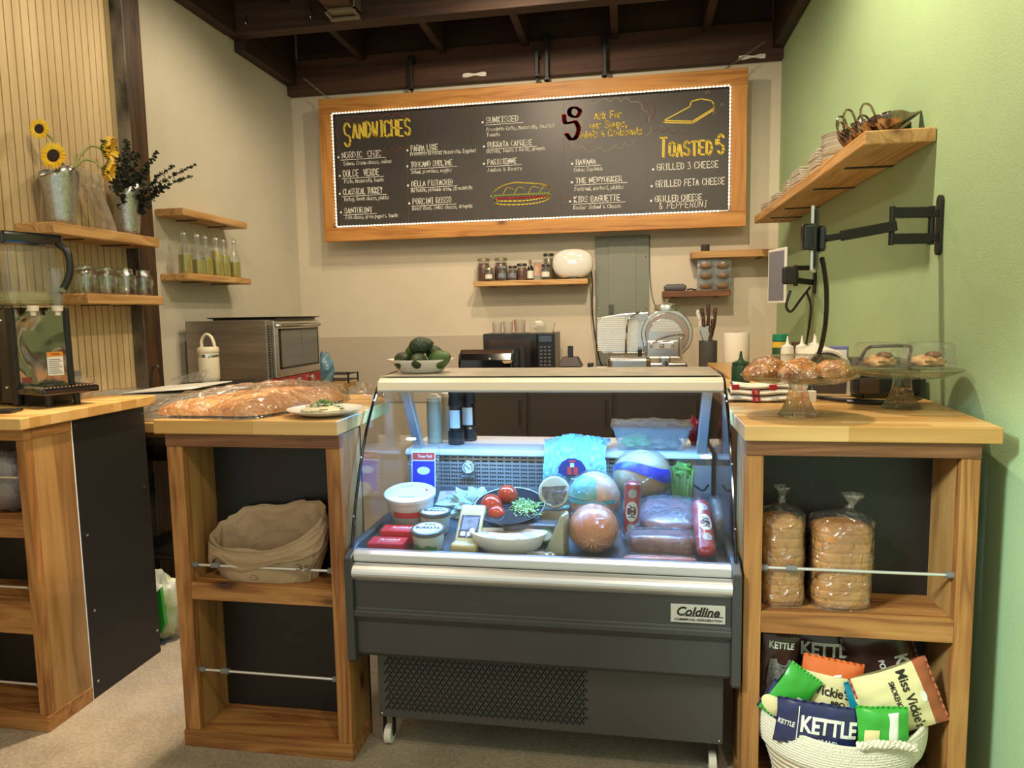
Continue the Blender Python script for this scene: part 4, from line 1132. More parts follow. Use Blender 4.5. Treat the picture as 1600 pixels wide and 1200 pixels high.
m = MB(); m.box(-.041, .041, -.0146, -.0136, .145, .170); m.build('red_band', M_inkr, lb)
text_mesh('print', 'Three Pack', .016, M_paper, lb, (.005, -.0150, .157), width=.055)
m = MB(); m.X = Matrix.Translation((.0, -.015, .105)) @ Matrix.Rotation(PI / 2, 4, 'X'); m.lathe([(.024, 0), (.024, .0005)], 20, sy=.6); m.build('oval_mark', M_lidlab, lb)
t = thing('deli_pack', 'flat film covered tray of sliced pink meat left of the thermometer', 'package', (-.640, 2.36, deck(2.30) + .004)); t.rotation_euler = (.5, 0, 0)
m = MB(); m.box(-.045, .055, -.05, .05, 0, .028); m.build('meat', P('pink_meat', (.45, .20, .16), .4, c2=(.62, .45, .36), nscale=40), t, bevel=.006)
m = MB(); m.box(-.048, .058, -.053, .053, -.001, .034); m.build('film', M_filmh, t, bevel=.008)
def crumple(mb, cx, cy, cz, rx, ry, rz, amp=.35, seed=0, sc=3.0, seg=28, rings=16, flat=None):
    def f(v):
        k = 1 + amp * (N3(v, sc, seed) + .5 * N3(v, sc * 2.3, seed + 5))
        q = v * k
        if flat is not None and q.z < flat: q.z = flat
        return q
    mb.ball((cx, cy, cz), (rx, ry, rz), seg, rings, f)
M_cyan = P('pale_blue_paper', (.40, .66, .72), .45)
m = MB(); m.sm = False; crumple(m, 0, 0, .030, .088, .055, .052, .75, 3, 2.6, 34, 18, -.55)
m.s = [False] * len(m.s)
tag(m.build('wrapped_package', P('pale_wrap', (.50, .68, .66), .4), loc=(-.545, 2.30, deck(2.24) + .002)), 'crumpled pale green wrapping between the tubs and the tomato bowl', 'package')
# bowl of tomatoes and sprouts
t = thing('salad_bowl', 'dark tilted enamel bowl holding tomatoes and sprouts', 'bowl', (-.392, 2.205, .712)); t.rotation_euler = (.26, 0, 0)
m = MB(); m.lathe([(.040, 0), (.045, .002), (.085, .030), (.114, .066), (.1165, .069)], 40); m.build('outside', P('enamel_black', (.018, .018, .02), .2), t)
m = MB(); m.lathe([(.0, .006), (.040, .006), (.082, .032), (.111, .067), (.1165, .070)], 40, cap=False); m.build('inside', P('enamel_white', (.62, .64, .66), .2), t)
M_tom = P('tomato_skin', (.52, .045, .012), .18, c2=(.42, .03, .012), nscale=8, coat=.4)
def tomato(lab, x, y, z, r, rot):
    t = thing('tomato', lab, 'tomato', (x, y, z)); t.rotation_euler = rot
    m = MB(); m.ball((0, 0, 0), (r, r, r * .92), 28, 18, lambda v: v * (1 + .025 * math.cos(5 * math.atan2(v.y, v.x)) * (1 - v.z * v.z) - .10 * max(0, abs(v.z) - .85))); m.build('flesh', M_tom, t)
    m = MB(); m.lathe([(.004, r * .84), (.003, r * .90)], 8)
    m.build('stem', M_inkg, t)
tomato('big tomato resting on the left wall of the bowl', -.452, 2.19, .776, .037, (.5, .3, 0))
tomato('upper tomato at the back of the bowl', -.404, 2.225, .803, .034, (-.6, .3, 0))
tomato('small tomato at the front of the bowl', -.425, 2.135, .762, .028, (1.2, 0, 0))
M_sp = P('sprout_green', (.22, .42, .08), .5, c2=(.42, .55, .20), nscale=30)
m = MB(); rs = random.Random(4)
for k in range(150):
    a = rs.uniform(0, 2 * PI); rr = rs.uniform(0, .05)
    x = .052 * 0 + rr * math.cos(a); y_ = rr * .9 * math.sin(a); z = .012 * (1 - rr / .05) + rs.uniform(0, .012)
    d = rs.uniform(0, 2 * PI); L = rs.uniform(.018, .034)
    m.tube([(x, y_, z), (x + .5 * L * math.cos(d), y_ + .5 * L * math.sin(d), z + rs.uniform(0, .009)), (x + L * math.cos(d + .5), y_ + L * math.sin(d + .5), z + rs.uniform(-.006, .004))], .0011, 4, cap=False)
    if k % 3 == 0: m.ball((x + L * math.cos(d + .5), y_ + L * math.sin(d + .5), z + .002), (.005, .004, .0015), 6, 4)
tag(m.build('sprouts', M_sp, loc=(-.338, 2.178, .765)), 'heap of fresh green sprouts in the right half of the tomato bowl', 'sprouts', kind='stuff').rotation_euler = (.26, 0, 0)
# yellow cheese with a dark label
t = thing('cheese_block', 'yellow block of cheese with a dark blue label leaning between tub and bowl', 'cheese', (-.500, 2.100, .715)); t.rotation_euler = (.75, 0, -.03)
M_chy = P('yellow_cheese', (.66, .48, .12), .35, c2=(.70, .60, .28), nscale=6)
m = MB(); m.box(-.040, .040, -.075, .075, 0, .036); m.build('cheese', P('pale_cheese', (.66, .58, .26), .35), t, bevel=.006)
m = MB(); m.box(-.030, .031, -.045, .035, .0365, .0375); lb = m.build('label', P('navy_label', (.03, .035, .07), .35), t)
m = MB(); m.box(-.024, .026, -.018, .028, .0377, .0381); m.build('label_picture', P('label_pic', (.30, .38, .46), .4, c2=(.12, .14, .2), nscale=60), lb)
m = MB(); m.box(-.024, -.008, -.040, -.024, .0377, .0381); m.box(-.003, .010, -.040, -.024, .0377, .0381); m.build('label_print', M_paper, lb)
m = MB(); m.box(-.042, .042, -.077, .077, -.002, .040); m.build('film', M_film, t, bevel=.008)
t = thing('cheese_block', 'small golden wrapped cheese at the foot of the labelled cheese block', 'cheese', (-.505, 2.022, .663)); t.rotation_euler = (.05, 0, -.03)
m = MB(); m.box(-.042, .042, -.02, .02, 0, .040); m.build('cheese', M_chy, t, bevel=.01, seg=3)
m = MB(); m.box(-.044, .044, -.022, .022, -.001, .043); m.build('film', M_film, t, bevel=.01)
# oval dish
t = thing('oval_dish', 'white oval dish of pink spread under film at the front of the fridge', 'dish', (-.372, 2.045, .664))
m = MB(); m.lathe([(.50, 0), (.56, .004), (.84, .030), (.97, .054), (1.0, .062), (.985, .064), (.90, .054)], 44, sx=.122, sy=.058, c=(0, 0, 0)); o = m.build('dish', M_white, t)
for v in o.data.vertices:
    if v.co.z > .05: v.co.z += .010 * (abs(v.co.x) / .12) ** 3
m = MB(); m.grid(lambda u, v: (.117 * (2 * u - 1), .049 * (2 * v - 1) * math.sqrt(max(0.0, 1 - (2 * u - 1) ** 2)), .055 + .006 * abs(2 * u - 1) + .002 * math.sin(20 * u + 7 * v)), 30, 8); m.build('spread', P('pink_spread', (.45, .33, .36), .25, c2=(.56, .46, .48), nscale=12, coat=.4), t)
# wedge, dark block, round cheese
t = thing('cheese_wedge', 'tall pale wrapped cheese wedge right of the oval dish', 'cheese', (-.222, 2.065, .668)); t.rotation_euler = (0, 0, -.35)
m = MB(); m.prism([(-.034, 0), (.030, 0), (.030, .125), (.022, .125)], -.022, .022, 'y'); m.build('wedge', P('grana', (.56, .56, .36), .4), t, bevel=.004)
m = MB(); m.prism([(-.037, -.001), (.032, -.001), (.032, .130), (.020, .130)], -.025, .025, 'y'); m.build('film', M_film, t, bevel=.006)
t = thing('foil_packet', 'flat crumpled clear packet in front of the cheese wedge', 'package', (-.268, 2.012, .660))
m = MB(); crumple(m, 0, 0, .012, .052, .016, .014, .5, 8, 3, 24, 10, -.8); m.build('packet', P('silver_wrap', (.46, .48, .42), .25, metal=.3, c2=(.25, .25, .2), nscale=40), t)
t = thing('smoked_block', 'dark mottled block under film behind the oval dish, green label', 'meat', (-.305, 2.125, deck(2.125) + .002))
m = MB(); m.box(-.095, .075, -.028, .03, 0, .060); m.build('block', P('dark_mottle', (.12, .09, .075), .4, c2=(.03, .022, .018), nscale=35), t, bevel=.006)
m = MB(); m.box(-.098, .078, -.031, .033, -.0005, .064); m.build('film', M_film, t, bevel=.006)
m = MB(); m.X = Matrix.Translation((.040, -.034, .030)) @ Matrix.Rotation(PI / 2 - .3, 4, 'X'); m.lathe([(.030, -.001), (.030, .001)], 24, sy=.7); lb = m.build('label', M_inkg, t)
m = MB(); m.X = Matrix.Translation((.040, -.0355, .030)) @ Matrix.Rotation(PI / 2 - .3, 4, 'X'); m.lathe([(.024, -.001), (.024, .001)], 24, sy=.65); m.build('label_centre', M_lidlab, lb)
t = thing('round_cheese', 'round pale cheese with a black patterned label standing right of the bowl', 'cheese', (-.248, 2.235, .812)); t.rotation_euler = (PI / 2 - .25, 0, .1)
m = MB(); m.lathe([(.048, -.018), (.053, -.012), (.053, .012), (.048, .018)], 32); m.build('cheese', P('white_cheese', (.62, .62, .45), .4), t)
m = MB()
pts = [(-.040, .018), (.038, .022), (.040, -.004), (.026, -.034), (.0, -.045), (-.026, -.034), (-.042, -.006)]
m.prism(pts[::-1], .0185, .0195, 'z'); m.build('label', P('black_label', (.02, .016, .014), .3, c2=(.28, .26, .22), nscale=45), t)
m = MB(); m.lathe([(.052, -.021), (.057, -.014), (.057, .014), (.052, .0215)], 32); m.build('film', M_film, t)
# a small hidden rest for the round cheese
t = thing('wrapped_package', 'film wrapped cheese slab supporting the round labelled cheese', 'package', (-.245, 2.255, deck(2.23)))
m = MB(); m.box(-.05, .045, -.035, .045, 0, .052); m.build('slab', P('grana2', (.50, .46, .30), .4), t, bevel=.005)
# pale blue draped wrapper with round printed emblem
t = thing('blue_wrapper', 'pale blue plastic package with a dark blue domed emblem draped over the ledge', 'package', (-.195, 2.46, .80))
def drape(u, v):
    x = (u - .5) * (.250 - .03 * math.sin(PI * v)); 
    s = v * .30
    if s < .17: z = -.045 + s; y_ = -.020 - .018 * math.sin(PI * s / .17)
    else: z = .125 + .012 * math.sin(u * 3); y_ = -.020 + (s - .17)
    fold = .010 * N3((u * 5, v * 4, 0), 1.6, 2) + .006 * N3((u * 11, v * 9, 0), 1.3, 7)
    if s >= .17: z += abs(fold) + .02 * math.sin(PI * u) * math.sin(PI * min(1, (s - .17) / .13))
    return (x + fold, y_ - abs(fold) * 1.2, z - .012 * math.sin(4 * PI * u) * (1 - v))
m = MB(); m.grid(drape, 44, 44, False); m.build('wrapper', P('sky_plastic', (.24, .52, .66), .35, coat=.3), t, solid=.002)
m = MB(); m.box(-.10, .09, -.005, .018, -.05, .085); m.build('contents', M_cyan, t, bevel=.02)
m = MB(); dome = [(-.050, -.010), (-.048, .008), (-.036, .030), (-.015, .042), (.010, .043), (.032, .034), (.046, .014), (.050, -.008), (.02, -.018), (-.02, -.022)]
m.prism([(x - .008, z + .048) for x, z in dome][::-1], -.0545, -.0530, 'y'); em = m.build('emblem', P('emblem_navy', (.012, .018, .20), .4, c2=(.03, .04, .09), nscale=40), t)
m = MB()
m.box(-.026, -.010, -.0560, -.0545, .032, .060); m.box(-.004, .012, -.0560, -.0545, .032, .060); m.box(-.02, .004, -.056, -.0545, .078, .084); m.build('red_mark', M_inkr, em)
m = MB(); m.box(-.015, -.001, -.0562, -.0545, .060, .074); ribbon(m, [(-.01, .018), (.02, .014), (.045, .020), (.052, .034), (.040, .030)], .005, -.0555); m.build('pale_mark', M_lidlab, em)
# hams in bags
M_ham = P('ham_pink', (.66, .27, .12), .35, c2=(.52, .18, .07), nscale=10, sss=.05, coat=.3)
def hamf(v):
    a = math.atan2(v.z, v.x); return v * (1 + .022 * math.cos(9 * a) * max(0, -v.y) - .18 * max(0, -v.y - .86))
t = thing('ham', 'front round ham tied in a clear bag at the centre of the fridge', 'ham', (-.112, 2.085, .742))
m = MB(); m.ball((0, 0, 0), (.076, .088, .073), 36, 24, hamf); m.build('meat', M_ham, t)
m = MB()
for k in range(10):
    a = k * PI * .2 + .2; m.tube([(.006 * math.cos(a), -.0775, .006 * math.sin(a) - .012), (.022 * math.cos(a), -.086, .022 * math.sin(a) - .012), (.050 * math.cos(a), -.070, .048 * math.sin(a) - .008)], [.0016, .0012, .0006], 4)
m.ball((0, -.084, -.012), .006, 8, 6); m.build('tie', P('casing', (.52, .40, .26), .5), t)
m = MB(); m.ball((0, .005, .0), (.083, .094, .079), 44, 30, lambda v: v * (1 + .05 * N3(v, 4, 1) + .03 * N3(v, 11, 2))); m.s = [False] * len(m.s)
m.build('bag', M_film, t)
m = MB(); m.grid(lambda u, v: (.055 + .075 * u + .01 * math.sin(4 * v), -.060 + .03 * v + .012 * math.sin(6 * u), -.055 + .100 * u * (1 - .2 * v) + .06 * v * (1 - u)), 10, 10); m.build('bag_corner', M_filmh, t)
m = MB(); m.grid(lambda u, v: (-.050 - .03 * u, -.062 - .018 * v, -.066 + .055 * u + .012 * v), 6, 4); m.build('bag_fold', M_filmh, t)
t = thing('ham', 'second ham with a teal label behind the front bagged ham', 'ham', (-.118, 2.248, .792))
m = MB(); m.ball((0, 0, 0), (.086, .075, .088), 36, 24, lambda v: v * (1 + .02 * N3(v, 3, 4))); m.build('meat', P('turkey_pink', (.66, .36, .23), .35, c2=(.58, .29, .16), nscale=10, coat=.3), t)
def lab_on(r, ctr, a0, a1, z0, z1, off=.0015, nu=14, nv=8):
    def f(u, v):
        a = a0 + (a1 - a0) * u; p = z0 + (z1 - z0) * v
        d = Vector((math.cos(p) * math.sin(a), -math.cos(p) * math.cos(a), math.sin(p)))
        return (ctr[0] + d.x * (r[0] + off), ctr[1] + d.y * (r[1] + off), ctr[2] + d.z * (r[2] + off))
    return f
m = MB(); m.grid(lab_on((.086, .075, .088), (0, 0, 0), -1.25, .15, .15, 1.1, .0028), 14, 10); m.build('label', P('teal_label', (.06, .30, .24), .35, c2=(.20, .42, .34), nscale=25), t)
m = MB(); m.grid(lab_on((.086, .075, .088), (0, 0, 0), -1.3, .9, -.02, .12, .0035), 18, 2); m.build('label_band', P('teal_band', (.03, .36, .38), .35), t)
m = MB(); m.ball((0, 0, 0), (.093, .082, .095), 44, 30, lambda v: v * (1 + .04 * N3(v, 5, 9) + .02 * N3(v, 12, 2))); m.s = [False] * len(m.s); m.build('bag', M_film, t)
t = thing('wrapped_package', 'film wrapped slab under the second ham', 'package', (-.118, 2.262, deck(2.23)))
m = MB(); m.box(-.06, .06, -.045, .05, 0, .018); m.build('slab', M_ham, t, bevel=.004)
# red salamis with octagon marks
M_sal = P('salami_red', (.34, .022, .028), .25, coat=.4)
def salami(lab, loc, rot, r, L):
    t = thing('salami', lab, 'salami', loc); t.rotation_euler = rot
    m = MB(); m.lathe([(.0, 0), (r * .6, .002), (r * .95, .010), (r, .02), (r, L - .02), (r * .9, L - .008), (r * .4, L), (.0, L + .002)], 24, cap=False); m.build('casing', M_sal, t)
    m = MB(); m.lathe([(.004, L), (.002, L + .006), (.010, L + .020), (.0, L + .020)], 10, cap=False); m.build('tie', M_filmh, t)
    def wrap(v, off=.0012): return (math.sin(v[0] / r) * (r + off), -math.cos(v[0] / r) * (r + off), v[2])
    z = L - .028
    mo = 0
    for k, zc in enumerate([L * .80, L * .50, L * .22]):
        big = k == 1
        rr = .014 if not big else .021
        n = 20
        ring = [(rr * .95 * math.cos(2 * PI * q / n), 0, zc + rr * (1.5 if big else 1) * math.sin(2 * PI * q / n)) for q in range(n)]
        m = MB(); m.add([wrap(p) for p in ring] + [wrap((0, 0, zc))], [(q, (q + 1) % n, n) for q in range(n)]); lb = m.build('white_mark' , M_lidlab if big else P('silver_seal', (.35, .38, .42), .4), t)
        if big:
            text_mesh('brand_print', 'A&H', .026, M_inkd, lb, (0, 0, zc), rot=(PI / 2, PI / 2, 0), width=.040, bold=.0009, warp=lambda v: wrap(v, .0024), spacing=1.0)
    m = MB(); m.lathe([(r + .0035, .002), (r + .0045, .03), (r + .003, L * .5), (r + .0045, L - .01), (.006, L + .012)], 20, cap=False); m.build('film', M_film, t)
    return t
salami('red salami standing upright between the ham and the meat slabs', (.0, 2.145, .690), (-.10, .04, 0), .024, .185)
salami('red salami lying on the meat bags near the right end of the fridge', (.218, 2.004, .700), (-1.02, .12, .10), .028, .20)
# large roll with blue band
t = thing('deli_roll', 'large round deli roll with a tan and bright blue swoosh label', 'deli meat', (.040, 2.375, .842))
m = MB(); R_ = (.100, .085, .088)
m.ball((0, 0, 0), R_, 36, 24, lambda v: v * (1 + .03 * N3(v, 2.5, 2))); m.build('roll', P('roll_tan', (.50, .36, .20), .4, c2=(.40, .27, .14), nscale=9), t)
def band(u, v):
    a = -1.35 + 2.5 * u; p0 = .10 + .30 * math.sin(a * 1.6 + 2.6); p = p0 + .50 * v * (0.45 + .65 * u)
    d = Vector((math.cos(p) * math.sin(a), -math.cos(p) * math.cos(a), math.sin(p)))
    return (d.x * (R_[0] + .004), d.y * (R_[1] + .004), d.z * (R_[2] + .004))
m = MB(); m.grid(band, 28, 8); m.build('blue_band', P('vivid_blue', (.010, .025, .42), .3), t)
text_mesh('print', 'NATURAL', .015, M_inkg, t, (0, 0, 0), warp=lambda v: (-.055 + v[0] * .9, -.078 + .25 * abs(v[0]), -.035 + v[2] - .3 * v[0]), width=.05)
m = MB(); m.ball((0, 0, 0), (.107, .092, .095), 30, 20, lambda v: v * (1 + .03 * N3(v, 5, 3))); m.build('film', M_film, t)
t = thing('wrapped_package', 'wrapped slab under the round blue banded deli roll', 'package', (.045, 2.38, deck(2.33)))
m = MB(); m.box(-.07, .07, -.05, .05, 0, .020); m.build('slab', M_chy, t, bevel=.004)
# greens
t = thing('celery', 'bunch of green romaine stalks standing right of the blue banded roll', 'vegetable', (.175, 2.40, deck(2.40)))
M_cel = P('celery_green', (.14, .34, .06), .4, c2=(.30, .50, .16), nscale=20, stretch=(1, 1, .3))
rs = random.Random(3)
for k in range(7):
    x = -.028 + .009 * k; h = rs.uniform(.10, .15)
    m = MB(); m.tube([(x, rs.uniform(-.012, .012), .003), (x * 1.2, -.01, h * .6), (x * 1.3 + rs.uniform(-.006, .006), -.012, h)], [.008, .007, .004], 8); m.build('stalk', M_cel, t)
m = MB(); crumple(m, 0, 0, .12, .034, .018, .028, .6, 5, 3, 24, 14); m.build('leaves', P('lettuce', (.16, .42, .05), .5, c2=(.06, .22, .03), nscale=30), t)
m = MB(); m.lathe([(.034, .0), (.042, .03), (.036, .10), (.020, .155), (.006, .16)], 20, sy=.7, cap=False); m.build('bag', M_film, t)
# meat slabs
M_meat = P('cured_meat', (.09, .025, .022), .35, c2=(.26, .11, .085), nscale=22, coat=.4)
M_bacon = P('bacon_pink', (.42, .09, .065), .35, c2=(.62, .34, .26), nscale=30, stretch=(.4, 2, 2))
def meat(lab, x, y, z, hx, hy, hz, rx, mm, seed, amp=.06):
    t = thing('meat_slab', lab, 'meat', (x, y, z)); t.rotation_euler = (rx, 0, 0)
    sq = lambda v: Vector([math.copysign(abs(q) ** .55, q) for q in v])
    m = MB(); m.ball((0, 0, hz), (hx, hy, hz), 36, 20, lambda v: sq(v) * (1 + amp * N3(v, 3, seed))); m.build('meat', mm, t)
    m = MB(); m.ball((0, 0, hz), (hx + .007, hy + .007, hz + .006), 60, 34, lambda v: sq(v) * (1 + .02 + amp * 1.2 * N3(v, 6, seed + 3) + amp * .8 * N3(v, 15, seed))); m.s = [False] * len(m.s); m.build('bag', M_filmh, t)
    return t
meat('large bagged slab of cured meat at the right of the fridge', .125, 2.225, .700, .095, .085, .040, .35, P('cured_light', (.27, .10, .08), .35, c2=(.10, .035, .03), nscale=14, coat=.3), 1)
meat('dark bagged salami slab in front of the large cured slab', .095, 2.080, .676, .100, .040, .031, .1, M_meat, 6)
meat('bagged pink bacon at the very front of the fridge', .085, 2.018, .661, .105, .017, .012, .0, M_bacon, 11, .03)
meat('dark wrapped sausage standing against the right end glass', .262, 2.17, .70, .014, .07, .055, .2, P('dark_sausage', (.07, .055, .045), .4), 14, .03)
# oval sticker on the large slab
# ------------------------------------------------------------------ on the rear ledge of the case
LZ = .9005
def squeeze(lab, x, y, z, r, h, mb_, ml, tip=True):
    t = thing('squeeze_bottle', lab, 'bottle', (x, y, z))
    m = MB(); m.lathe([(r * .92, 0), (r, .005), (r, h * .72), (r * .9, h * .78)], 22); m.build('bottle', mb_, t)
    m = MB(); m.lathe([(r * .94, h * .77), (r * .94, h * .84), (r * .55, h * .88)] + ([(r * .34, h * .90), (r * .22, h * .96), (r * .10, h * 1.16)] if tip else [(r * .5, h * .90)]), 18); m.build('cap', ml, t)
    return t
M_oat = P('oat_sauce', (.50, .44, .30), .4, c2=(.42, .36, .24), nscale=6)
squeeze('cream sauce bottle standing on the ledge behind the fridge glass, in front', -.762, 2.615, LZ, .030, .215, M_oat, M_cream, False)
squeeze('second cream sauce bottle on the ledge, beside the pepper grinders', -.728, 2.70, LZ, .028, .225, M_oat, M_cream, False)
def grinder(lab, x, y):
    t = thing('pepper_grinder', lab, 'grinder', (x, y, LZ))
    m = MB(); m.lathe([(.031, 0), (.032, .004), (.032, .05), (.026, .056)], 20); m.build('base', M_blackpl, t)
    m = MB(); m.lathe([(.026, .056), (.026, .15)], 20); m.build('glass_body', clear('smoke', (.45, .45, .45), .05, 1.5, haze=.4, hazec=(.03, .03, .035)), t)
    m = MB(); m.lathe([(.028, .15), (.030, .155), (.026, .19), (.030, .215), (.012, .22)], 20); m.build('top', M_blackpl, t)
    m = MB(); m.grid(lambda u, v: (.0268 * math.sin((u - .5) * 1.7), -.0268 * math.cos((u - .5) * 1.7), .065 + .07 * v), 8, 1); m.build('label', M_lidlab, t)
grinder('black pepper grinder with a white label on the fridge ledge', -.672, 2.60)
grinder('second dark grinder partly behind the labelled one', -.640, 2.68)
t = thing('food_container', 'clear plastic food container covered in film on the fridge ledge', 'container', (.075, 2.575, LZ))
def taper(m, w0, d0, w1, d1, z0, z1, n=6):
    m.add([(-w0, -d0, z0), (w0, -d0, z0), (w0, d0, z0), (-w0, d0, z0), (-w1, -d1, z1), (w1, -d1, z1), (w1, d1, z1), (-w1, d1, z1)], [(3, 2, 1, 0), (0, 1, 5, 4), (1, 2, 6, 5), (2, 3, 7, 6), (3, 0, 4, 7)], False)
m = MB(); taper(m, .115, .060, .138, .080, .0, .085); m.build('tub', clear('milky_plastic', (.85, .88, .9), .15, 1.45, haze=.22, hazec=(.75, .8, .8)), t, bevel=.008)
m = MB(); taper(m, .138, .080, .146, .086, .080, .092); m.grid(lambda u, v: ((u - .5) * .292, (v - .5) * .172, .094 + .016 * math.sin(PI * u) * math.sin(PI * v) + .002 * math.sin(26 * u)), 20, 10); m.build('film_cover', M_crk, t)
m = MB(); crumple(m, -.05, 0, .022, .055, .045, .026, .4, 3, 3, 24, 12, -.8); m.build('greens', M_sp, t)
m = MB(); crumple(m, .05, 0, .020, .06, .045, .024, .4, 6, 3, 24, 12, -.8); m.build('mushrooms', P('dark_veg', (.14, .10, .07), .5, c2=(.40, .30, .2), nscale=22), t)
m = MB(); m.sm = False; crumple(m, 0, 0, .05, .020, .03, .055, .5, 9, 3, 20, 12, -.9)
tag(m.build('red_packet', P('red_wrap', (.42, .02, .03), .35, c2=(.15, .01, .01), nscale=20), loc=(.236, 2.64, LZ)), 'crumpled red packet at the right end of the fridge ledge', 'package')

# ------------------------------------------------------------------ flowers and buckets on the oak shelf
M_galv, nt, b = newmat('galvanised')
co = coords(nt)
vo = node(nt, 'ShaderNodeTexVoronoi', Scale=260.0); link(nt, co, vo.inputs['Vector'])
r = ramp(nt, [(0.0, (.30, .31, .29)), (1.0, (.62, .62, .58))], vo.outputs['Color']); link(nt, r.outputs[0], b.inputs['Base Color'])
b.inputs['Metallic'].default_value = .85
mr = node(nt, 'ShaderNodeMapRange'); mr.inputs['To Min'].default_value = .22; mr.inputs['To Max'].default_value = .42
link(nt, vo.outputs['Distance'], mr.inputs[0]); link(nt, mr.outputs[0], b.inputs['Roughness'])
def bucket(lab, x, y, z, r0, r1, h, rz=0):
    t = thing('flower_bucket', lab, 'bucket', (x, y, z), rz)
    m = MB()
    def f(u, v):
        a = 2 * PI * u; top = h * (1 + .10 * math.cos(2 * a + .6)); rr = r0 + (r1 - r0) * v
        return (rr * math.cos(a), rr * math.sin(a), top * v)
    m.grid(f, 40, 8, closed_u=True); m.add([(0.0, 0.0, .002)] + [(r0 * math.cos(2 * PI * k / 40), r0 * math.sin(2 * PI * k / 40), .002) for k in range(40)], [(0, 1 + k, 1 + (k + 1) % 40) for k in range(40)])
    m.build('bucket', M_galv, t, solid=.0015)
    m = MB(); m.tube([(r1 * math.cos(2 * PI * k / 40), r1 * math.sin(2 * PI * k / 40), h * (1 + .10 * math.cos(4 * PI * k / 40 + .6))) for k in range(40)], .0022, 6, closed=True)
    m.build('rolled_rim', M_galv, t)
    return t
bucket('left galvanised bucket holding sunflowers on the oak shelf', -2.405, 2.665, 1.8125, .048, .074, .222)
bucket('right galvanised bucket filled with dark eucalyptus', -2.405, 3.065, 1.8125, .046, .072, .222, .4)
M_pet = P('sunflower_petal', (.85, .42, .012), .5, c2=(.80, .58, .03), nscale=30, sss=.05)
M_disc = P('sunflower_disc', (.035, .014, .010), .8, c2=(.015, .006, .004), nscale=200, bmp=.6, bscale=300)
M_stem = P('flower_stem', (.30, .36, .10), .5, c2=(.42, .42, .16), nscale=20)
M_sep = P('sepal_green', (.10, .15, .04), .6)
def sunflower(lab, head, nrm, R_, stem, cup=0.0):
    t = thing('sunflower', lab, 'flower', head)
    h = Vector(head)
    Q = Vector(nrm).to_track_quat('Z', 'Y').to_matrix().to_4x4()
    rs = random.Random(int(R_ * 1e4))
    m = MB()
    for ring in range(2):
        n = 19
        for k in range(n):
            a = 2 * PI * (k + .5 * ring) / n + rs.uniform(-.07, .07); L = R_ * rs.uniform(.88, 1.05); w = R_ * .20
            r0 = R_ * .36; lift = rs.uniform(-.02, .22) * R_ + ring * .002 + cup * R_ * rs.uniform(.4, 1.2)
            ca, sa = math.cos(a), math.sin(a); pts = []
            for (s, ww, dz) in ((0, .45, 0), (.35, 1.0, .35), (.7, .8, .5), (1, .05, .2)):
                rr = r0 + (L - r0) * s
                for sg in (-1, 0, 1): pts.append(Q @ Vector((rr * ca - sg * w * .5 * ww * sa, rr * sa + sg * w * .5 * ww * ca, dz * lift + (.10 * w if sg == 0 else 0))))
            m.add(pts, [(3 * i + j, 3 * i + j + 1, 3 * i + j + 4, 3 * i + j + 3) for i in range(3) for j in range(2)], True)
    m.build('petals', M_pet, t)
    m = MB(); m.X = Q; m.lathe([(0, -.004), (R_ * .42, -.003), (R_ * .44, .003), (R_ * .36, R_ * .11), (R_ * .18, R_ * .12), (0, R_ * .09)], 24, cap=False); m.build('disc', M_disc, t)
    m = MB(); m.X = Q
    m.lathe([(.004, -R_ * .40), (R_ * .18, -R_ * .33), (R_ * .40, -R_ * .12), (R_ * (.46 + .25 * cup), -.004 + .12 * cup * R_)], 16)
    for k in range(14):
        a = 2 * PI * k / 14; m.add([(R_ * .40 * math.cos(a - .16), R_ * .40 * math.sin(a - .16), -R_ * .16), (R_ * .40 * math.cos(a + .16), R_ * .40 * math.sin(a + .16), -R_ * .16), (R_ * .74 * math.cos(a), R_ * .74 * math.sin(a), -R_ * .10)], [(0, 1, 2)])
    m.build('sepals', M_sep, t)
    back = Q @ Vector((0, 0, -R_ * .38))
    m = MB(); m.tube(smooth_path([tuple(back)] + [tuple(Vector(p) - h) for p in stem], 6), .0052, 8); m.build('stem', M_stem, t)
sunflower('highest sunflower, small head facing the camera', (-2.425, 2.605, 2.205), (.15, -1, .05), .045, [(-2.40, 2.66, 2.15), (-2.39, 2.67, 2.04), (-2.40, 2.665, 1.86)])
sunflower('largest sunflower with a wide dark disc just above the left bucket', (-2.35, 2.585, 2.088), (.15, -1, .10), .060, [(-2.37, 2.66, 2.05), (-2.39, 2.66, 1.98), (-2.405, 2.66, 1.86)])
sunflower('upper drooping sunflower turned to the right on a bent stem', (-2.225, 2.735, 2.142), (.93, .33, -.12), .062, [(-2.30, 2.73, 2.155), (-2.345, 2.71, 2.10), (-2.365, 2.69, 2.02), (-2.40, 2.67, 1.86)], .9)
sunflower('lower drooping sunflower turned to the right under the other', (-2.215, 2.715, 2.050), (.90, .30, -.38), .050, [(-2.265, 2.71, 2.085), (-2.315, 2.70, 2.09), (-2.355, 2.68, 2.03), (-2.40, 2.67, 1.87)], .9)
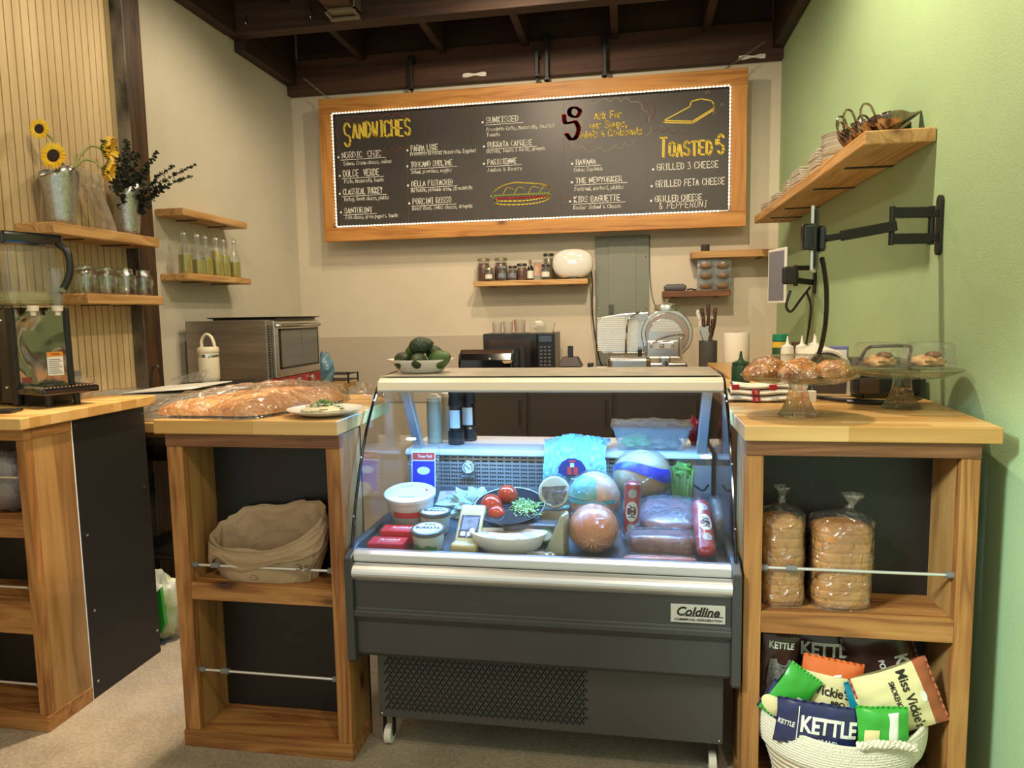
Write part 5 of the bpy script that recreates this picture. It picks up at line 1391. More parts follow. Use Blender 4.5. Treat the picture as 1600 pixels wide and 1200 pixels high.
# eucalyptus
M_euc = P('eucalyptus_leaf', (.020, .028, .018), .6, c2=(.045, .052, .035), nscale=40)
rs = random.Random(11)
base = Vector((-2.405, 3.065, 1.86))
tips = [(-2.34, 2.93, 2.20), (-2.30, 2.88, 2.07), (-2.42, 2.95, 2.24), (-2.36, 3.03, 2.26), (-2.38, 3.10, 2.22), (-2.30, 3.10, 2.16), (-2.20, 3.14, 2.15), (-2.10, 3.18, 2.16), (-2.12, 3.16, 2.10),
        (-2.27, 3.02, 2.12), (-2.36, 2.96, 2.10), (-2.26, 3.12, 2.22), (-2.40, 3.14, 2.12), (-2.31, 3.05, 2.20), (-2.33, 3.08, 2.08), (-2.24, 3.06, 2.04), (-2.40, 2.94, 2.08), (-2.27, 2.93, 2.22)]
for i, tp in enumerate(tips):
    tp = Vector(tp); t = thing('eucalyptus_branch', 'dark eucalyptus branch standing in the right galvanised bucket', 'branch', tuple(base), 0, 'eucalyptus branches in the right bucket')
    mid = base + (tp - base) * .5 + Vector((rs.uniform(-.01, .01), rs.uniform(-.01, .01), .05))
    path = smooth_path([(0, 0, 0), tuple(mid - base), tuple(tp - base)], 12)
    m = MB(); m.tube(path, .0018, 5); m.build('twig', M_euc, t)
    m = MB()
    for k, p in enumerate(path[5:]):
        p = Vector(p); s = .014 * (1.25 - k / len(path))
        for q in range(4):
            d = Vector((rs.uniform(-1, 1), rs.uniform(-1, 1), rs.uniform(-.5, .9))).normalized(); c = p + d * s * .9
            n_ = d.orthogonal().normalized(); w_ = d.cross(n_).normalized()
            m.add([tuple(c + d * s * math.cos(e) * .9 + w_ * s * .75 * math.sin(e)) for e in [z * PI / 3 for z in range(6)]], [list(range(6))], False)
    m.build('leaves', M_euc, t)
# leaning sleeve
t = thing('paper_sleeve', 'clear wrapped paper sleeve leaning between the two flower buckets', 'wrapper', (-2.40, 2.91, 1.813)); t.rotation_euler = (.36, 0, 0)
m = MB(); m.grid(lambda u, v: ((u - .5) * .10 + .006 * math.sin(7 * v), .010 * N3((u * 3, v * 5, 0), 1.5, 3), .30 * v * (1 - .12 * u)), 10, 20, False)
m.build('sheet', clear('cellophane', (.98, .97, .95), .12, 1.4, bmp=.6, bscale=24, haze=.30, hazec=(.80, .74, .64)), t, solid=.006)

# ------------------------------------------------------------------ mason jars on the lower oak shelf
def mason(x, y, lab=None):
    t = thing('mason_jar', lab, 'jar', (x, y, 1.5255))
    m = MB(); m.lathe([(.001, .003), (.034, .003), (.037, .008), (.037, .085), (.034, .097), (.029, .103), (.029, .122), (.031, .124)], 24, cap=False); m.build('glass', M_mason, t, solid=.003)
    m = MB(); m.tube(smooth_path([(.036, -.01, .085), (.062, -.02, .080), (.064, -.02, .045), (.036, -.01, .03)], 5), .0045, 6); m.build('handle', M_mason, t)
    for z in (.106, .112):
        pass
    return t
mj = ['nearest glass mason jar on the lower oak shelf', 'second glass mason jar from the near end of the lower oak shelf', 'third glass mason jar from the near end of the lower oak shelf', 'farthest glass mason jar of the front row, by the dark post']
jj = mason(-2.375, 2.735, mj[0])
for k, (x, y) in enumerate(((-2.375, 2.862), (-2.375, 2.985), (-2.375, 3.105))): dup(jj, (x, y, 1.5255), label=mj[k + 1])
for k, (x, y) in enumerate(((-2.455, 2.79), (-2.455, 2.92), (-2.455, 3.04))):
    o = dup(jj, (x, y, 1.5255), label='glass mason jar in the back row against the slatted wall'); o['group'] = 'mason jars in the back row'

# ------------------------------------------------------------------ swing top oil bottles
M_oil = P('olive_oil', (.34, .28, .006), .15, coat=.3)
def oilbottle(lab, x, y, fill, h=.245):
    t = thing('oil_bottle', lab, 'bottle', (x, y, 1.6555))
    k = h / .245
    pr = [(.034, 0), (.036, .006), (.036, .105), (.033, .125), (.016, .175), (.0125, .19), (.0125, .212)]
    m = MB(); m.lathe([(r_, z * k) for r_, z in pr], 22); m.build('glass', M_glassj, t)
    pf = []
    for r_, z in pr:
        if z * k <= fill: pf.append((r_ * .93, max(.002, z * k)))
    def rad(z):
        for (ra, za), (rb, zb) in zip(pr, pr[1:]):
            if za * k <= z <= zb * k: return (ra + (rb - ra) * (z - za * k) / ((zb - za) * k)) * .93
        return .01
    pf.append((rad(fill), fill))
    m = MB(); m.lathe(pf, 22); m.build('oil', M_oil, t)
    m = MB(); m.ball((0, 0, .219 * k), (.012, .012, .010), 12, 8); s = m.build('stopper', M_white, t)
    m = MB(); m.tube([(-.014, 0, .196 * k), (-.016, 0, .215 * k), (-.011, 0, .236 * k), (0, 0, .242 * k), (.011, 0, .236 * k), (.016, 0, .215 * k), (.014, 0, .196 * k)], .0013, 5); m.build('wire_bail', M_chrome, s)
    return t
xs = -2.425
for i, (y, f, lab) in enumerate(((3.520, .105, 'nearest swing top oil bottle, half full, on the left wall shelf'), (3.625, .085, 'second swing top oil bottle from the near end, least full'), (3.715, .105, 'third swing top oil bottle from the near end'),
        (3.805, .148, 'fourth swing top oil bottle from the near end, fullest'), (3.895, .135, 'fifth swing top oil bottle, second from the far end'), (3.990, .098, 'farthest swing top oil bottle at the end of the shelf'))):
    oilbottle(lab, xs + .01 * (i % 2), y, f)

# ------------------------------------------------------------------ drinks dispenser
cr, sr = math.cos(math.radians(70)), math.sin(math.radians(70))
t = thing('drinks_dispenser', 'black refrigerated drinks dispenser with a clear tank of pale juice', 'drinks dispenser', (-2.24, 2.20, 1.093), math.radians(70))
m = MB(); m.box(0, .21, .012, .255, .01, .366); bd = m.build('body', M_blackgl, t, bevel=.006)
m = MB(); m.box(0.0, .018, -.004, .03, .005, .366); m.box(.192, .21, -.004, .03, .005, .366); m.build('side_trim', M_blackpl, t, bevel=.003)
M_mir, nt, b = newmat('wavy_steel'); b.inputs['Metallic'].default_value = 1; b.inputs['Roughness'].default_value = .10; b.inputs['Base Color'].default_value = (.34, .32, .29, 1)
nz = node(nt, 'ShaderNodeTexNoise', Scale=7.0, Detail=1.0, Distortion=1.2); link(nt, coords(nt, (1, 1, .6)), nz.inputs['Vector']); link(nt, bump(nt, nz.outputs['Fac'], .45, .03), b.inputs['Normal'])
m = MB(); m.box(.018, .192, .006, .012, .07, .362); m.build('splash_panel', M_mir, t)
m = MB(); m.box(.118, .176, .004, .006, .105, .195); sl = m.build('warning_sticker', M_paper, t)
m = MB(); m.box(.118, .176, .003, .0042, .178, .195); m.build('orange_band', P('orange', (.75, .25, .02), .5), sl)
text_mesh('sticker_print', 'WARNING', .010, M_inkd, sl, (.150, .0028, .1865), width=.032)
m = MB()
for k in range(8): m.box(.123, .171 - .006 * (k % 3), .003, .0042, .113 + .0075 * k, .1155 + .0075 * k)
m.build('sticker_lines', P('sticker_grey', (.25, .24, .22), .6), sl)
m = MB(); m.box(.028, .062, .0045, .006, .085, .105); m.build('red_plate', P('dull_red_plate', (.20, .04, .03), .4), t)
for z in (.32, .07): 
    m = MB(); m.X = Matrix.Translation((-.001, .06, z)); m.ball((0, 0, 0), .006, 8, 5); m.build('screw', M_chrome, bd)
m = MB()
for k in range(9): m.box(-.0008, .0, .10, .20, .05 + .012 * k, .055 + .012 * k)
m.build('vent_slots', M_slot, bd)
M_tank = clear('tank_plastic', (.90, .92, .92), .06, 1.5, haze=.05, hazec=(.8, .8, .8), boost=1.3)
m = MB(); m.box(-.02, .175, -.045, .235, .37, .605); m.build('tank', M_tank, t, bevel=.03, seg=4)
m = MB(); m.box(-.014, .169, -.039, .229, .374, .425); m.build('juice', clear('pale_juice', (.80, .78, .45), .05, 1.33, haze=.55, hazec=(.62, .58, .28)), t, bevel=.02)
m = MB(); m.box(-.028, .183, -.055, .243, .592, .640); m.build('lid', M_blackgl, t, bevel=.012, seg=3)
m = MB(); m.tube(smooth_path([(.165, -.055, .60), (.178, -.085, .57), (.178, -.09, .50), (.160, -.075, .44), (.150, -.06, .425)], 6), [.013] * 24 + [.010], 10); m.build('tap_handle', M_blackpl, t)
m = MB(); m.cyl((.150, -.085, .43), (.150, -.035, .43), .010); m.build('tap_pin', M_chrome, t)
m = MB(); m.lathe([(.020, .372), (.024, .40), (.024, .45), (.030, .49), (.022, .51)], 16, c=(.145, -.050, 0)); m.build('tap_body', M_tank, t)
for x in (.06, .145):
    m = MB(); m.lathe([(.009, .335), (.010, .350), (.018, .352), (.020, .372)], 14, c=(x, -.045, 0)); m.build('nozzle', M_cream, t)
m = MB(); m.box(.0, .20, -.19, -.004, .045, .072); tr = m.build('drip_tray', M_blackgl, t, bevel=.008)
m = MB()
for k in range(14): m.box(.015 + .013 * k, .020 + .013 * k, -.18, -.02, .0725, .0755)
m.build('drip_grille', M_chrome, tr)
m = MB(); m.cyl((.05, -.12, .0), (.05, -.12, .046), .012); m.cyl((.15, -.12, .0), (.15, -.12, .046), .012); m.box(.02, .18, -.03, .03, .0, .05); m.build('foot', M_blackpl, t)
# small things on that counter
t = thing('phone', 'black phone lying flat in front of the drinks dispenser', 'phone', (-2.18, 2.05, 1.0935), .25)
m = MB(); m.box(-.11, .075, -.036, .036, 0, .009); m.build('body', M_blackgl, t, bevel=.003)
m = MB(); m.box(-.105, .07, -.032, .032, .009, .0095); m.build('screen', P('phone_screen', (.05, .05, .05), .15), t)
t = thing('plastic_cups', 'short stack of clear plastic cups beside the drip tray', 'cup', (-2.205, 2.475, 1.093))
m = MB(); 
for k in range(4): m.lathe([(.034 - .0, .002 + .012 * k), (.046, .055 + .010 * k), (.048, .056 + .010 * k)], 24, cap=False)
m.build('cup', clear('cup_plastic', (.95, .93, .9), .08, 1.45, haze=.12, hazec=(.8, .72, .6), boost=1.4), t)
m = MB(); m.box(-.04, .04, -.02, .02, 0, .105)
tag(m.build('grey_box', M_grey, bevel=.004, loc=(-2.33, 2.555, 1.0925)), 'small grey box behind the drinks dispenser', 'box')
# white cardboard boxes on the lower left worktop
def pizza(lab, loc, w, d, h, rz=0, tilt=0):
    t = thing('cardboard_box', lab, 'box', loc, rz)
    m = MB(); m.box(-w / 2, w / 2, -d / 2, d / 2, 0, h); m.build('box', M_paper, t, bevel=.002)
    m = MB(); m.X = Matrix.Translation((-w / 2, 0, h + .001)) @ Matrix.Rotation(-tilt, 4, 'Y'); m.box(0, w * 1.02, -d / 2 - .004, d / 2, 0, .004); m.build('lid', M_paper, t)
pizza('left flat white cardboard box by the slatted wall', (-2.345, 2.83, .9685), .30, .36, .095)
pizza('right flat white cardboard box with a lifted lid near the lower worktop corner', (-2.025, 2.83, .9685), .32, .34, .118, .05, .06)
t = thing('plastic_bag', 'flat clear plastic bag lying on the left white box', 'bag', (-2.32, 2.83, 1.071))
m = MB(); m.grid(lambda u, v: ((u - .5) * .32, (v - .5) * .34, .006 + .010 * abs(N3((u * 4, v * 4, 0), 1.5, 4))), 20, 20, False); m.build('bag', M_crk, t)
t = thing('plastic_bag', 'crumpled clear plastic end standing above the right white box', 'bag', (-2.03, 2.93, 1.112))
m = MB(); m.grid(lambda u, v: ((u - .5) * .20, .015 * N3((u * 6, v * 4, 0), 2, 4), .045 * v * (.4 + u)), 16, 8, False); m.build('bag', M_crk, t)
cable('short looped black cable at the foot of the dark post', [(-2.34, 3.06, .975), (-2.33, 3.05, 1.10), (-2.315, 3.05, 1.165), (-2.295, 3.06, 1.175), (-2.285, 3.07, 1.12), (-2.27, 3.08, .975)], .006)
t = thing('storage_box', 'black storage box under the cream flask', 'box', (-2.10, 3.22, .9685))
m = MB(); m.box(-.13, .14, -.10, .13, 0, .108); m.build('box', M_blackpl, t, bevel=.006)
m = MB(); m.box(-.135, .145, -.105, .135, .108, .116); m.build('lid', M_blackpl, t, bevel=.003)
t = thing('flask', 'cream insulated flask with a carry handle in front of the oven', 'flask', (-2.110, 3.20, 1.085))
M_fl = P('flask_cream', (.70, .62, .46), .45)
m = MB(); m.lathe([(.040, 0), (.048, .012), (.050, .03), (.050, .142), (.048, .15)], 28); m.build('body', M_fl, t)
m = MB(); m.lathe([(.0505, .128), (.0508, .131), (.0508, .140), (.0505, .143)], 28, cap=False); m.build('steel_ring', M_chrome, t)
m = MB(); m.lathe([(.050, .150), (.052, .153), (.052, .172), (.045, .180)], 28); l = m.build('lid', M_fl, t)
m = MB(); pts = smooth_path([(-.034, 0, .172), (-.032, 0, .215), (-.005, 0, .245), (.025, 0, .225), (.040, 0, .172)], 6)
for sg in (-.004, .004): m.tube([(p[0], sg, p[2]) for p in pts], .0055, 8)
m.build('handle', M_fl, l)

# ------------------------------------------------------------------ oven
t = thing('convection_oven', 'stainless countertop oven with a glass door facing right', 'oven', (-2.46, 3.53, .9695))
m = MB(); m.box(0, .49, 0, .62, .03, .425); m.build('housing', M_steeld, t, bevel=.004)
m = MB()
for x in (.04, .45):
    for y in (.05, .57): m.cyl((x, y, 0), (x, y, .031), .018)
m.build('feet', M_blackpl, t)
m = MB()
for k in range(20): m.box(.4905, .4915, .010, .032, .11 + k * .0145, .118 + k * .0145)
m.build('vent_slots', M_slot, t)
m = MB(); m.box(.490, .512, .05, .61, .10, .418); d = m.build('door', M_steel, t, bevel=.006)
m = MB(); m.box(.512, .516, .11, .57, .155, .365); g = m.build('glass_window', P('oven_glass', (.10, .11, .105), .12, coat=.5), d, bevel=.01)
m = MB(); m.box(.5155, .5175, .10, .58, .145, .155); m.box(.5155, .5175, .10, .58, .365, .375); m.box(.5155, .5175, .10, .11, .145, .375); m.box(.5155, .5175, .57, .58, .145, .375); m.build('window_frame', M_blackpl, d)
m = MB(); m.box(.5162, .5172, .13, .55, .285, .288); m.box(.5162, .5172, .13, .55, .215, .218); m.box(.5162, .5172, .36, .363, .16, .36); m.build('rack_lines', M_grey, g)
m = MB(); m.tube([(.512, .07, .390), (.535, .09, .392), (.535, .57, .392), (.512, .59, .390)], .011, 10); m.build('handle', M_steel, d)
m = MB(); m.box(.490, .508, .01, .61, .035, .095); cp = m.build('control_panel', P('panel_red', (.30, .02, .03), .35), t, bevel=.003)
for y in (.13, .30, .47):
    m = MB(); m.cyl((.508, y, .065), (.530, y, .065), .020, seg=16); m.build('knob', M_steel, cp, bevel=.003)
m = MB(); m.box(.11, .50, .10, .58, .4265, .434)
m.add([(.08, .08, .442), (.53, .08, .442), (.53, .60, .442), (.08, .60, .442), (.11, .10, .434), (.50, .10, .434), (.50, .58, .434), (.11, .58, .434)], [(0, 4, 5, 1), (1, 5, 6, 2), (2, 6, 7, 3), (3, 7, 4, 0)], False)
o = m.build('baking_tray', P('tray_dark', (.05, .045, .04), .4, metal=.6), solid=.002); o.location = (-2.46, 3.53, .9695)
tag(o, 'dark flat baking tray on top of the countertop oven', 'tray')
t = thing('plastic_bag', 'pale blue plastic bag behind the oven', 'bag', (-1.98, 4.27, .969))
m = MB(); m.sm = False; crumple(m, 0, 0, .095, .058, .05, .10, .4, 5, 2.4, 24, 14, -.95); m.build('bag', P('bag_blue', (.12, .24, .33), .35, coat=.3), t)
t = thing('wire_rack', 'black wire rack at the right of the oven', 'rack', (-1.915, 4.36, .969))
m = MB()
for x in (-.09, .09):
    for y in (-.08, .08): m.cyl((x, y, 0), (x, y, .065), .006)
for z in (.02, .06):
    for k in range(9): m.cyl((-.09 + k * .0225, -.08, z), (-.09 + k * .0225, .08, z), .0022, seg=6)
    for y in (-.08, .08): m.cyl((-.09, y, z), (.09, y, z), .003, seg=6)
m.build('frame', M_blackmt, t)
for x in (-.09, .09):
    m = MB(); m.ball((x, -.08, .068), .011, 12, 8); m.build('cap', M_blackpl, t)

# ------------------------------------------------------------------ the bagged flatbread and the plate
foot = smooth_path([(-1.53, 1.985), (-1.30, 1.950), (-1.15, 1.960), (-1.08, 2.13), (-1.03, 2.30), (-1.06, 2.47), (-1.18, 2.57), (-1.32, 2.56), (-1.43, 2.47), (-1.50, 2.25)], 5, closed=True)[:-1]
fc = Vector((-1.22, 2.24, 0))
t = thing('flatbread', 'large golden flatbread in a clear plastic bag on the left worktop', 'bread', (fc.x, fc.y, 1.0925))
def slab(sc, h, amp, seed, fs, z0=0, ex=5.0, n=16):
    m = MB(); N = len(foot)
    def f(u, v):
        k = int(round(u * N)) % N; p = foot[k]; rr = v * sc
        x = (p[0] - fc.x) * rr; y = (p[1] - fc.y) * rr
        z = z0 + h * (1 - v ** ex) ** .5 * (1 + amp * N3((x, y, 0), fs, seed) + amp * .6 * N3((x, y, 0), fs * 2.7, seed + 3))
        return (x, y, z)
    m.grid(f, N, n, closed_u=True)
    m.add([((p[0] - fc.x) * sc, (p[1] - fc.y) * sc, z0) for p in foot], [list(range(N))], False)
    return m
M_foc = P('crust_golden', (.60, .30, .080), .55, c2=(.34, .115, .024), nscale=16, bmp=1.0, bscale=38)
slab(.95, .046, .22, 2, 9, .008, 4.0, 22).build('bread', M_foc, t)
M_bag = clear('bread_bag', (.98, .97, .96), .10, 1.5, bmp=1.0, bscale=22, haze=.015, hazec=(.85, .80, .72), boost=2.4)
m = slab(1.045, .074, .22, 2, 9, .001, 4.5, 44)
m.v = [(x + .004 * N3((x, y, z), 30, 1), y + .004 * N3((x, y, z), 30, 5), max(.0005, z + (.010 * abs(N3((x, y * 1.5, 0), 16, 9)) + .004 * N3((x, y, 0), 45, 3)) * (z > .01))) for x, y, z in m.v]
m.s = [False] * len(m.s); m.build('bag', M_bag, t)
m = MB(); m.grid(lambda u, v: (.22 + .10 * u + .02 * math.sin(5 * v), .10 + .22 * v - .05 * u, .018 + .030 * abs(N3((u * 3, v * 5, 0), 2, 4)) + .03 * (1 - u)), 12, 16, False); m.build('bag_end', M_bag, t)
m = MB(); m.grid(lambda u, v: (-.30 - .055 * u, -.27 + .20 * v + .03 * u, .004 + .016 * (1 - u) + .006 * N3((u * 3, v * 6, 0), 2, 8)), 8, 14, False); m.build('bag_end', M_bag, t)
t = thing('plate', 'white oval plate of sliced cheese topped with green herbs', 'plate', (-.955, 2.048, 1.093))
m = MB(); m.lathe([(.0, .004), (.075, .004), (.100, .012), (.118, .020), (.1185, .023), (.100, .016), (.074, .009), (0, .009)], 40, cap=False, sx=1.02, sy=.93); m.build('plate', M_white, t)
m = MB(); crumple(m, -.005, 0, .018, .070, .05, .014, .35, 2, 4, 30, 12, -.6); m.build('cheese_slices', P('pale_slices', (.66, .60, .40), .5), t)
m = MB(); rs = random.Random(9)
for k in range(110):
    a = rs.uniform(0, 2 * PI); rr = rs.uniform(0, .045); x = rr * math.cos(a) - .004; y = rr * math.sin(a) * .7; z = .030 + .012 * (1 - rr / .045) + rs.uniform(-.003, .005)
    d = rs.uniform(0, 2 * PI); L = rs.uniform(.012, .026); w_ = .0035
    c, s = math.cos(d), math.sin(d)
    m.add([(x, y, z), (x + L * .5 * c - w_ * s, y + L * .5 * s + w_ * c, z + .004), (x + L * c, y + L * s, z - .002), (x + L * .5 * c + w_ * s, y + L * .5 * s - w_ * c, z + .004)], [(0, 1, 2, 3)], False)
tag(m.build('chopped_herbs', P('herb_green', (.05, .16, .025), .5, c2=(.12, .26, .05), nscale=60), t), kind='stuff')

# ------------------------------------------------------------------ avocados on top of the case
t = thing('serving_bowl', 'white oval serving dish of avocados on top of the display fridge', 'bowl', (-.742, 2.395, 1.1985))
m = MB(); m.lathe([(.0, .002), (.60, .002), (.66, .006), (.86, .036), (1.0, .046), (1.01, .049), (.86, .042), (.62, .012), (0, .008)], 44, cap=False, sx=.122, sy=.088); m.build('dish', M_white, t)
M_av = P('avocado_dark', (.012, .022, .009), .5, c2=(.035, .055, .014), nscale=14, bmp=.5, bscale=120)
M_av2 = P('avocado_green', (.03, .085, .012), .45, c2=(.06, .12, .02), nscale=12, bmp=.5, bscale=120)
def avo(lab, x, y, z, rot, m_, s=1.0):
    t = thing('avocado', lab, 'avocado', (x, y, z)); t.rotation_euler = rot; t.scale = (s, s, s)
    m = MB(); m.ball((0, 0, 0), (.032, .032, .043), 26, 18, lambda v: Vector((v.x * (1 - .20 * max(0, v.z)), v.y * (1 - .20 * max(0, v.z)), v.z * (1.0 + .10 * max(0, v.z))))); m.build('fruit', m_, t)
    m = MB(); m.ball((0, 0, .047), (.004, .004, .003), 8, 5); m.build('stem_scar', P('stem_brown', (.12, .07, .03), .7), t)
avo('avocado at the left front of the white dish', -.800, 2.365, 1.243, (1.0, .9, 0), M_av, 1.0)
avo('dark avocado in the middle front of the white dish', -.738, 2.352, 1.240, (1.4, .1, 0), M_av, 1.0)
avo('greener round avocado at the right of the white dish', -.668, 2.372, 1.246, (1.2, .6, 1), M_av2, 1.05)
avo('avocado at the back left of the pile', -.775, 2.42, 1.270, (.3, .9, 0), M_av2, .95)
avo('avocado at the back right of the pile', -.700, 2.425, 1.262, (.4, -.6, 0), M_av, .95)
avo('avocado on top of the pile, lying sideways', -.738, 2.382, 1.295, (.1, 1.35, .1), M_av, 1.02)

# ------------------------------------------------------------------ glass cake stands
def cake_stand(lab, x, y):
    t = thing('cake_stand', lab, 'cake stand', (x, y, 1.091))
    flute = lambda a, z: 1 + .025 * math.cos(32 * a)
    m = MB(); m.lathe([(.052, 0), (.054, .004), (.046, .014), (.032, .045), (.025, .078), (.026, .096)], 128, fn=flute, cap=True); m.build('pedestal', M_press, t)
    m = MB(); m.lathe([(.0, .094), (.028, .095), (.06, .097), (.130, .105), (.160, .118), (.163, .121), (.160, .123), (.130, .110), (.06, .101), (0, .100)], 56, cap=False); pl = m.build('plate', M_press, t)
    m = MB()
    for k in range(48):
        a = 2 * PI * k / 48; m.cyl((.060 * math.cos(a), .060 * math.sin(a), .0945), (.128 * math.cos(a), .128 * math.sin(a), .1025), .0012, seg=4)
    m.build('ribs', M_press, pl)
    return t
cake_stand('near glass cake stand piled with sugar dusted pastries', .482, 2.115)
cake_stand('farther glass cake stand carrying two clear boxes of pastry', .826, 2.295)
M_past, nt, b = newmat('sugared_pastry')
co = coords(nt, (1, 1, 1), 3.0)
n1 = node(nt, 'ShaderNodeTexNoise', Scale=22.0, Detail=5.0); link(nt, co, n1.inputs['Vector'])
r1 = ramp(nt, [(.3, (.22, .065, .015)), (.7, (.58, .25, .06))], n1.outputs['Fac'])
n2 = node(nt, 'ShaderNodeTexNoise', Scale=140.0, Detail=3.0); link(nt, co, n2.inputs['Vector'])
r2 = ramp(nt, [(.56, (0, 0, 0)), (.66, (1, 1, 1))], n2.outputs['Fac'])
mc = node(nt, 'ShaderNodeMix', data_type='RGBA'); link(nt, r2.outputs[0], mc.inputs[0]); link(nt, r1.outputs[0], mc.inputs[6]); mc.inputs[7].default_value = (.78, .66, .48, 1)
link(nt, mc.outputs[2], b.inputs['Base Color']); b.inputs['Roughness'].default_value = .45
link(nt, bump(nt, n1.outputs['Fac'], .6, .01), b.inputs['Normal'])
def pastry(lab, x, y, z, rx, ry, rz_, seed, rot=0):
    m = MB()
    def f(v):
        s = 1 + .10 * math.sin(7 * v.x + seed) * (1 - abs(v.z)) + .14 * N3(v, 2.5, seed)
        return Vector((v.x * s, v.y * s, max(v.z * s, -.55)))
    m.ball((0, 0, 0), (rx, ry, rz_), 30, 18, f)
    o = m.build('pastry', M_past, loc=(x, y, z)); o.rotation_euler = (0, 0, rot)
    return tag(o, lab, 'pastry', 'pastries on the near cake stand')
pz = 1.2145
for i, (x, y, rx, ry, rz_, s, ro, lab) in enumerate(((.372, 2.085, .050, .036, .032, 1, .2, 'sugared pastry at the left edge of the near cake stand'),
        (.405, 2.155, .052, .038, .043, 2, .1, 'tall sugared pastry at the back left of the near cake stand'),
        (.470, 2.060, .052, .040, .036, 3, -.1, 'sugared pastry front and centre on the near cake stand'),
        (.495, 2.150, .050, .038, .040, 7, -.3, 'sugared pastry behind the front centre one'),
        (.568, 2.085, .054, .040, .038, 5, -.2, 'sugared pastry front right on the near cake stand'),
        (.585, 2.165, .045, .036, .034, 6, .4, 'sugared pastry at the back right of the near cake stand'))):
    o = pastry(lab, x, y, pz + .4 * (rz_ - .03), rx, ry, rz_, s, ro); del o['group']
t = thing('cling_film', 'clear film loosely covering the pastries on the near cake stand', 'film', (.482, 2.115, 1.205))
m = MB(); m.lathe([(.150, .008), (.148, .02), (.125, .050), (.08, .062), (.03, .066), (0, .067)], 48, cap=False, fn=lambda a, z: 1 + .03 * math.sin(9 * a + z * 60) * (1 if z > .015 else 0)); m.build('film', clear('loose_film', (.99, .99, .99), .08, 1.35, bmp=.5, bscale=18), t)
def clambox(lab, x, y, w, d, h, rz):
    t = thing('pastry_box', lab, 'box', (x, y, 1.2145), rz)
    m = MB(); m.add([(-w / 2, -d / 2, 0), (w / 2, -d / 2, 0), (w / 2, d / 2, 0), (-w / 2, d / 2, 0), (-w * .43, -d * .42, h), (w * .43, -d * .42, h), (w * .43, d * .42, h), (-w * .43, d * .42, h)], [(3, 2, 1, 0), (0, 1, 5, 4), (1, 2, 6, 5), (2, 3, 7, 6), (3, 0, 4, 7), (4, 5, 6, 7)], False)
    m.build('shell', clear('clamshell', (.985, .99, .99), .05, 1.45, bmp=.35, bscale=9, haze=.04, boost=1.2), t, bevel=.012, seg=3)
    m = MB(); crumple(m, 0, 0, .020, w * .36, d * .34, .022, .3, 3, 3, 24, 12, -.7); p = m.build('pastry', P('flaky_pastry', (.50, .24, .07), .5, c2=(.66, .42, .18), nscale=25, bmp=.5), t)
    m = MB(); crumple(m, .01, -.01, .040, w * .18, d * .16, .012, .3, 8, 3, 16, 10); m.build('topping', P('nut_topping', (.20, .08, .03), .5), p)
clambox('left of the two clear boxes on the farther cake stand', .755, 2.285, .125, .135, .080, .12)
clambox('right of the two clear boxes on the farther cake stand', .893, 2.285, .125, .135, .080, -.05)

# ------------------------------------------------------------------ behind the cake stands
CZ = 1.0905
squeeze('green sauce bottle with a nozzle cap by the corner of the fridge', .412, 2.72, CZ, .034, .135, P('sauce_green', (.015, .055, .018), .3), P('cap_green', (.012, .05, .02), .35))
t = thing('folded_towel', 'folded white kitchen towel with red printed squares', 'towel', (.425, 2.455, CZ))
M_tow = P('towel_white', (.74, .70, .62), .9, bmp=.4, bscale=200)
M_tred = P('towel_red', (.42, .02, .035), .9)
for k in range(3):
    m = MB(); m.grid(lambda u, v: ((u - .5) * .20 + .01 * k, -.045 * math.cos(2 * PI * v) + .01 * k, .0115 + .010 * math.sin(2 * PI * v) + k * .0205 + .003 * math.sin(8 * u + k)), 20, 16); m.build('fold', M_tow, t)
for i, (x, z) in enumerate(((-.075, .052), (-.01, .035), (-.008, .012), (.045, .052))):
    m = MB(); m.box(x - .012, x + .012, -.0495 + .005 * (i == 0), -.046 + .01, z - .009, z + .009); q = m.build('red_square', M_tred, t, bevel=.002)
    if i in (1, 2): text_mesh('mark', '%', .014, M_tow, q, (x, -.0500, z), width=.010)
t = thing('small_box', 'small red and white carton behind the near cake stand pedestal', 'box', (.585, 2.46, CZ))
m = MB(); m.box(-.03, .03, -.015, .015, 0, .035); m.build('carton', M_paper, t); m = MB(); m.box(-.028, .005, -.0158, -.015, .002, .033); m.build('red_panel', M_inkr, t)
t = thing('bench_appliance', 'cream rounded bench appliance with a dark oval end', 'appliance', (.70, 2.72, CZ), -.12)
arc_ = [(.085 * math.cos(a), .085 + .085 * math.sin(a)) for a in [k * PI / 14 for k in range(15)]]
m = MB(); m.prism([(.085, 0)] + arc_ + [(-.085, 0)], -.12, .16, 'y'); m.build('housing', M_cream, t, bevel=.006)
m = MB(); m.prism([(.066, .01)] + [(.068 * math.cos(a), .085 + .072 * math.sin(a)) for a in [k * PI / 14 for k in range(15)]] + [(-.066, .01)], -.124, -.119, 'y'); m.build('end_panel', P('warm_dark', (.06, .045, .035), .5), t)
t = thing('panini_press', 'black contact grill with a looped handle behind the farther cake stand', 'grill', (.868, 2.64, CZ))
m = MB(); m.box(-.105, .105, -.11, .12, .012, .075); m.build('base', M_blackpl, t, bevel=.008)
m = MB(); m.box(-.105, .105, -.11, .12, .080, .130); m.build('lid', M_blackmt, t, bevel=.014)
m = MB()
for x in (-.08, .08):
    for y in (-.08, .09): m.cyl((x, y, 0), (x, y, .013), .012)
m.build('feet', M_blackpl, t)
m = MB(); m.tube(smooth_path([(-.07, -.03, .125), (-.055, -.06, .170), (-.02, -.075, .178), (.06, -.075, .178), (.085, -.06, .170), (.088, -.03, .125)], 6), .006, 8); m.build('handle', M_blackpl, t)
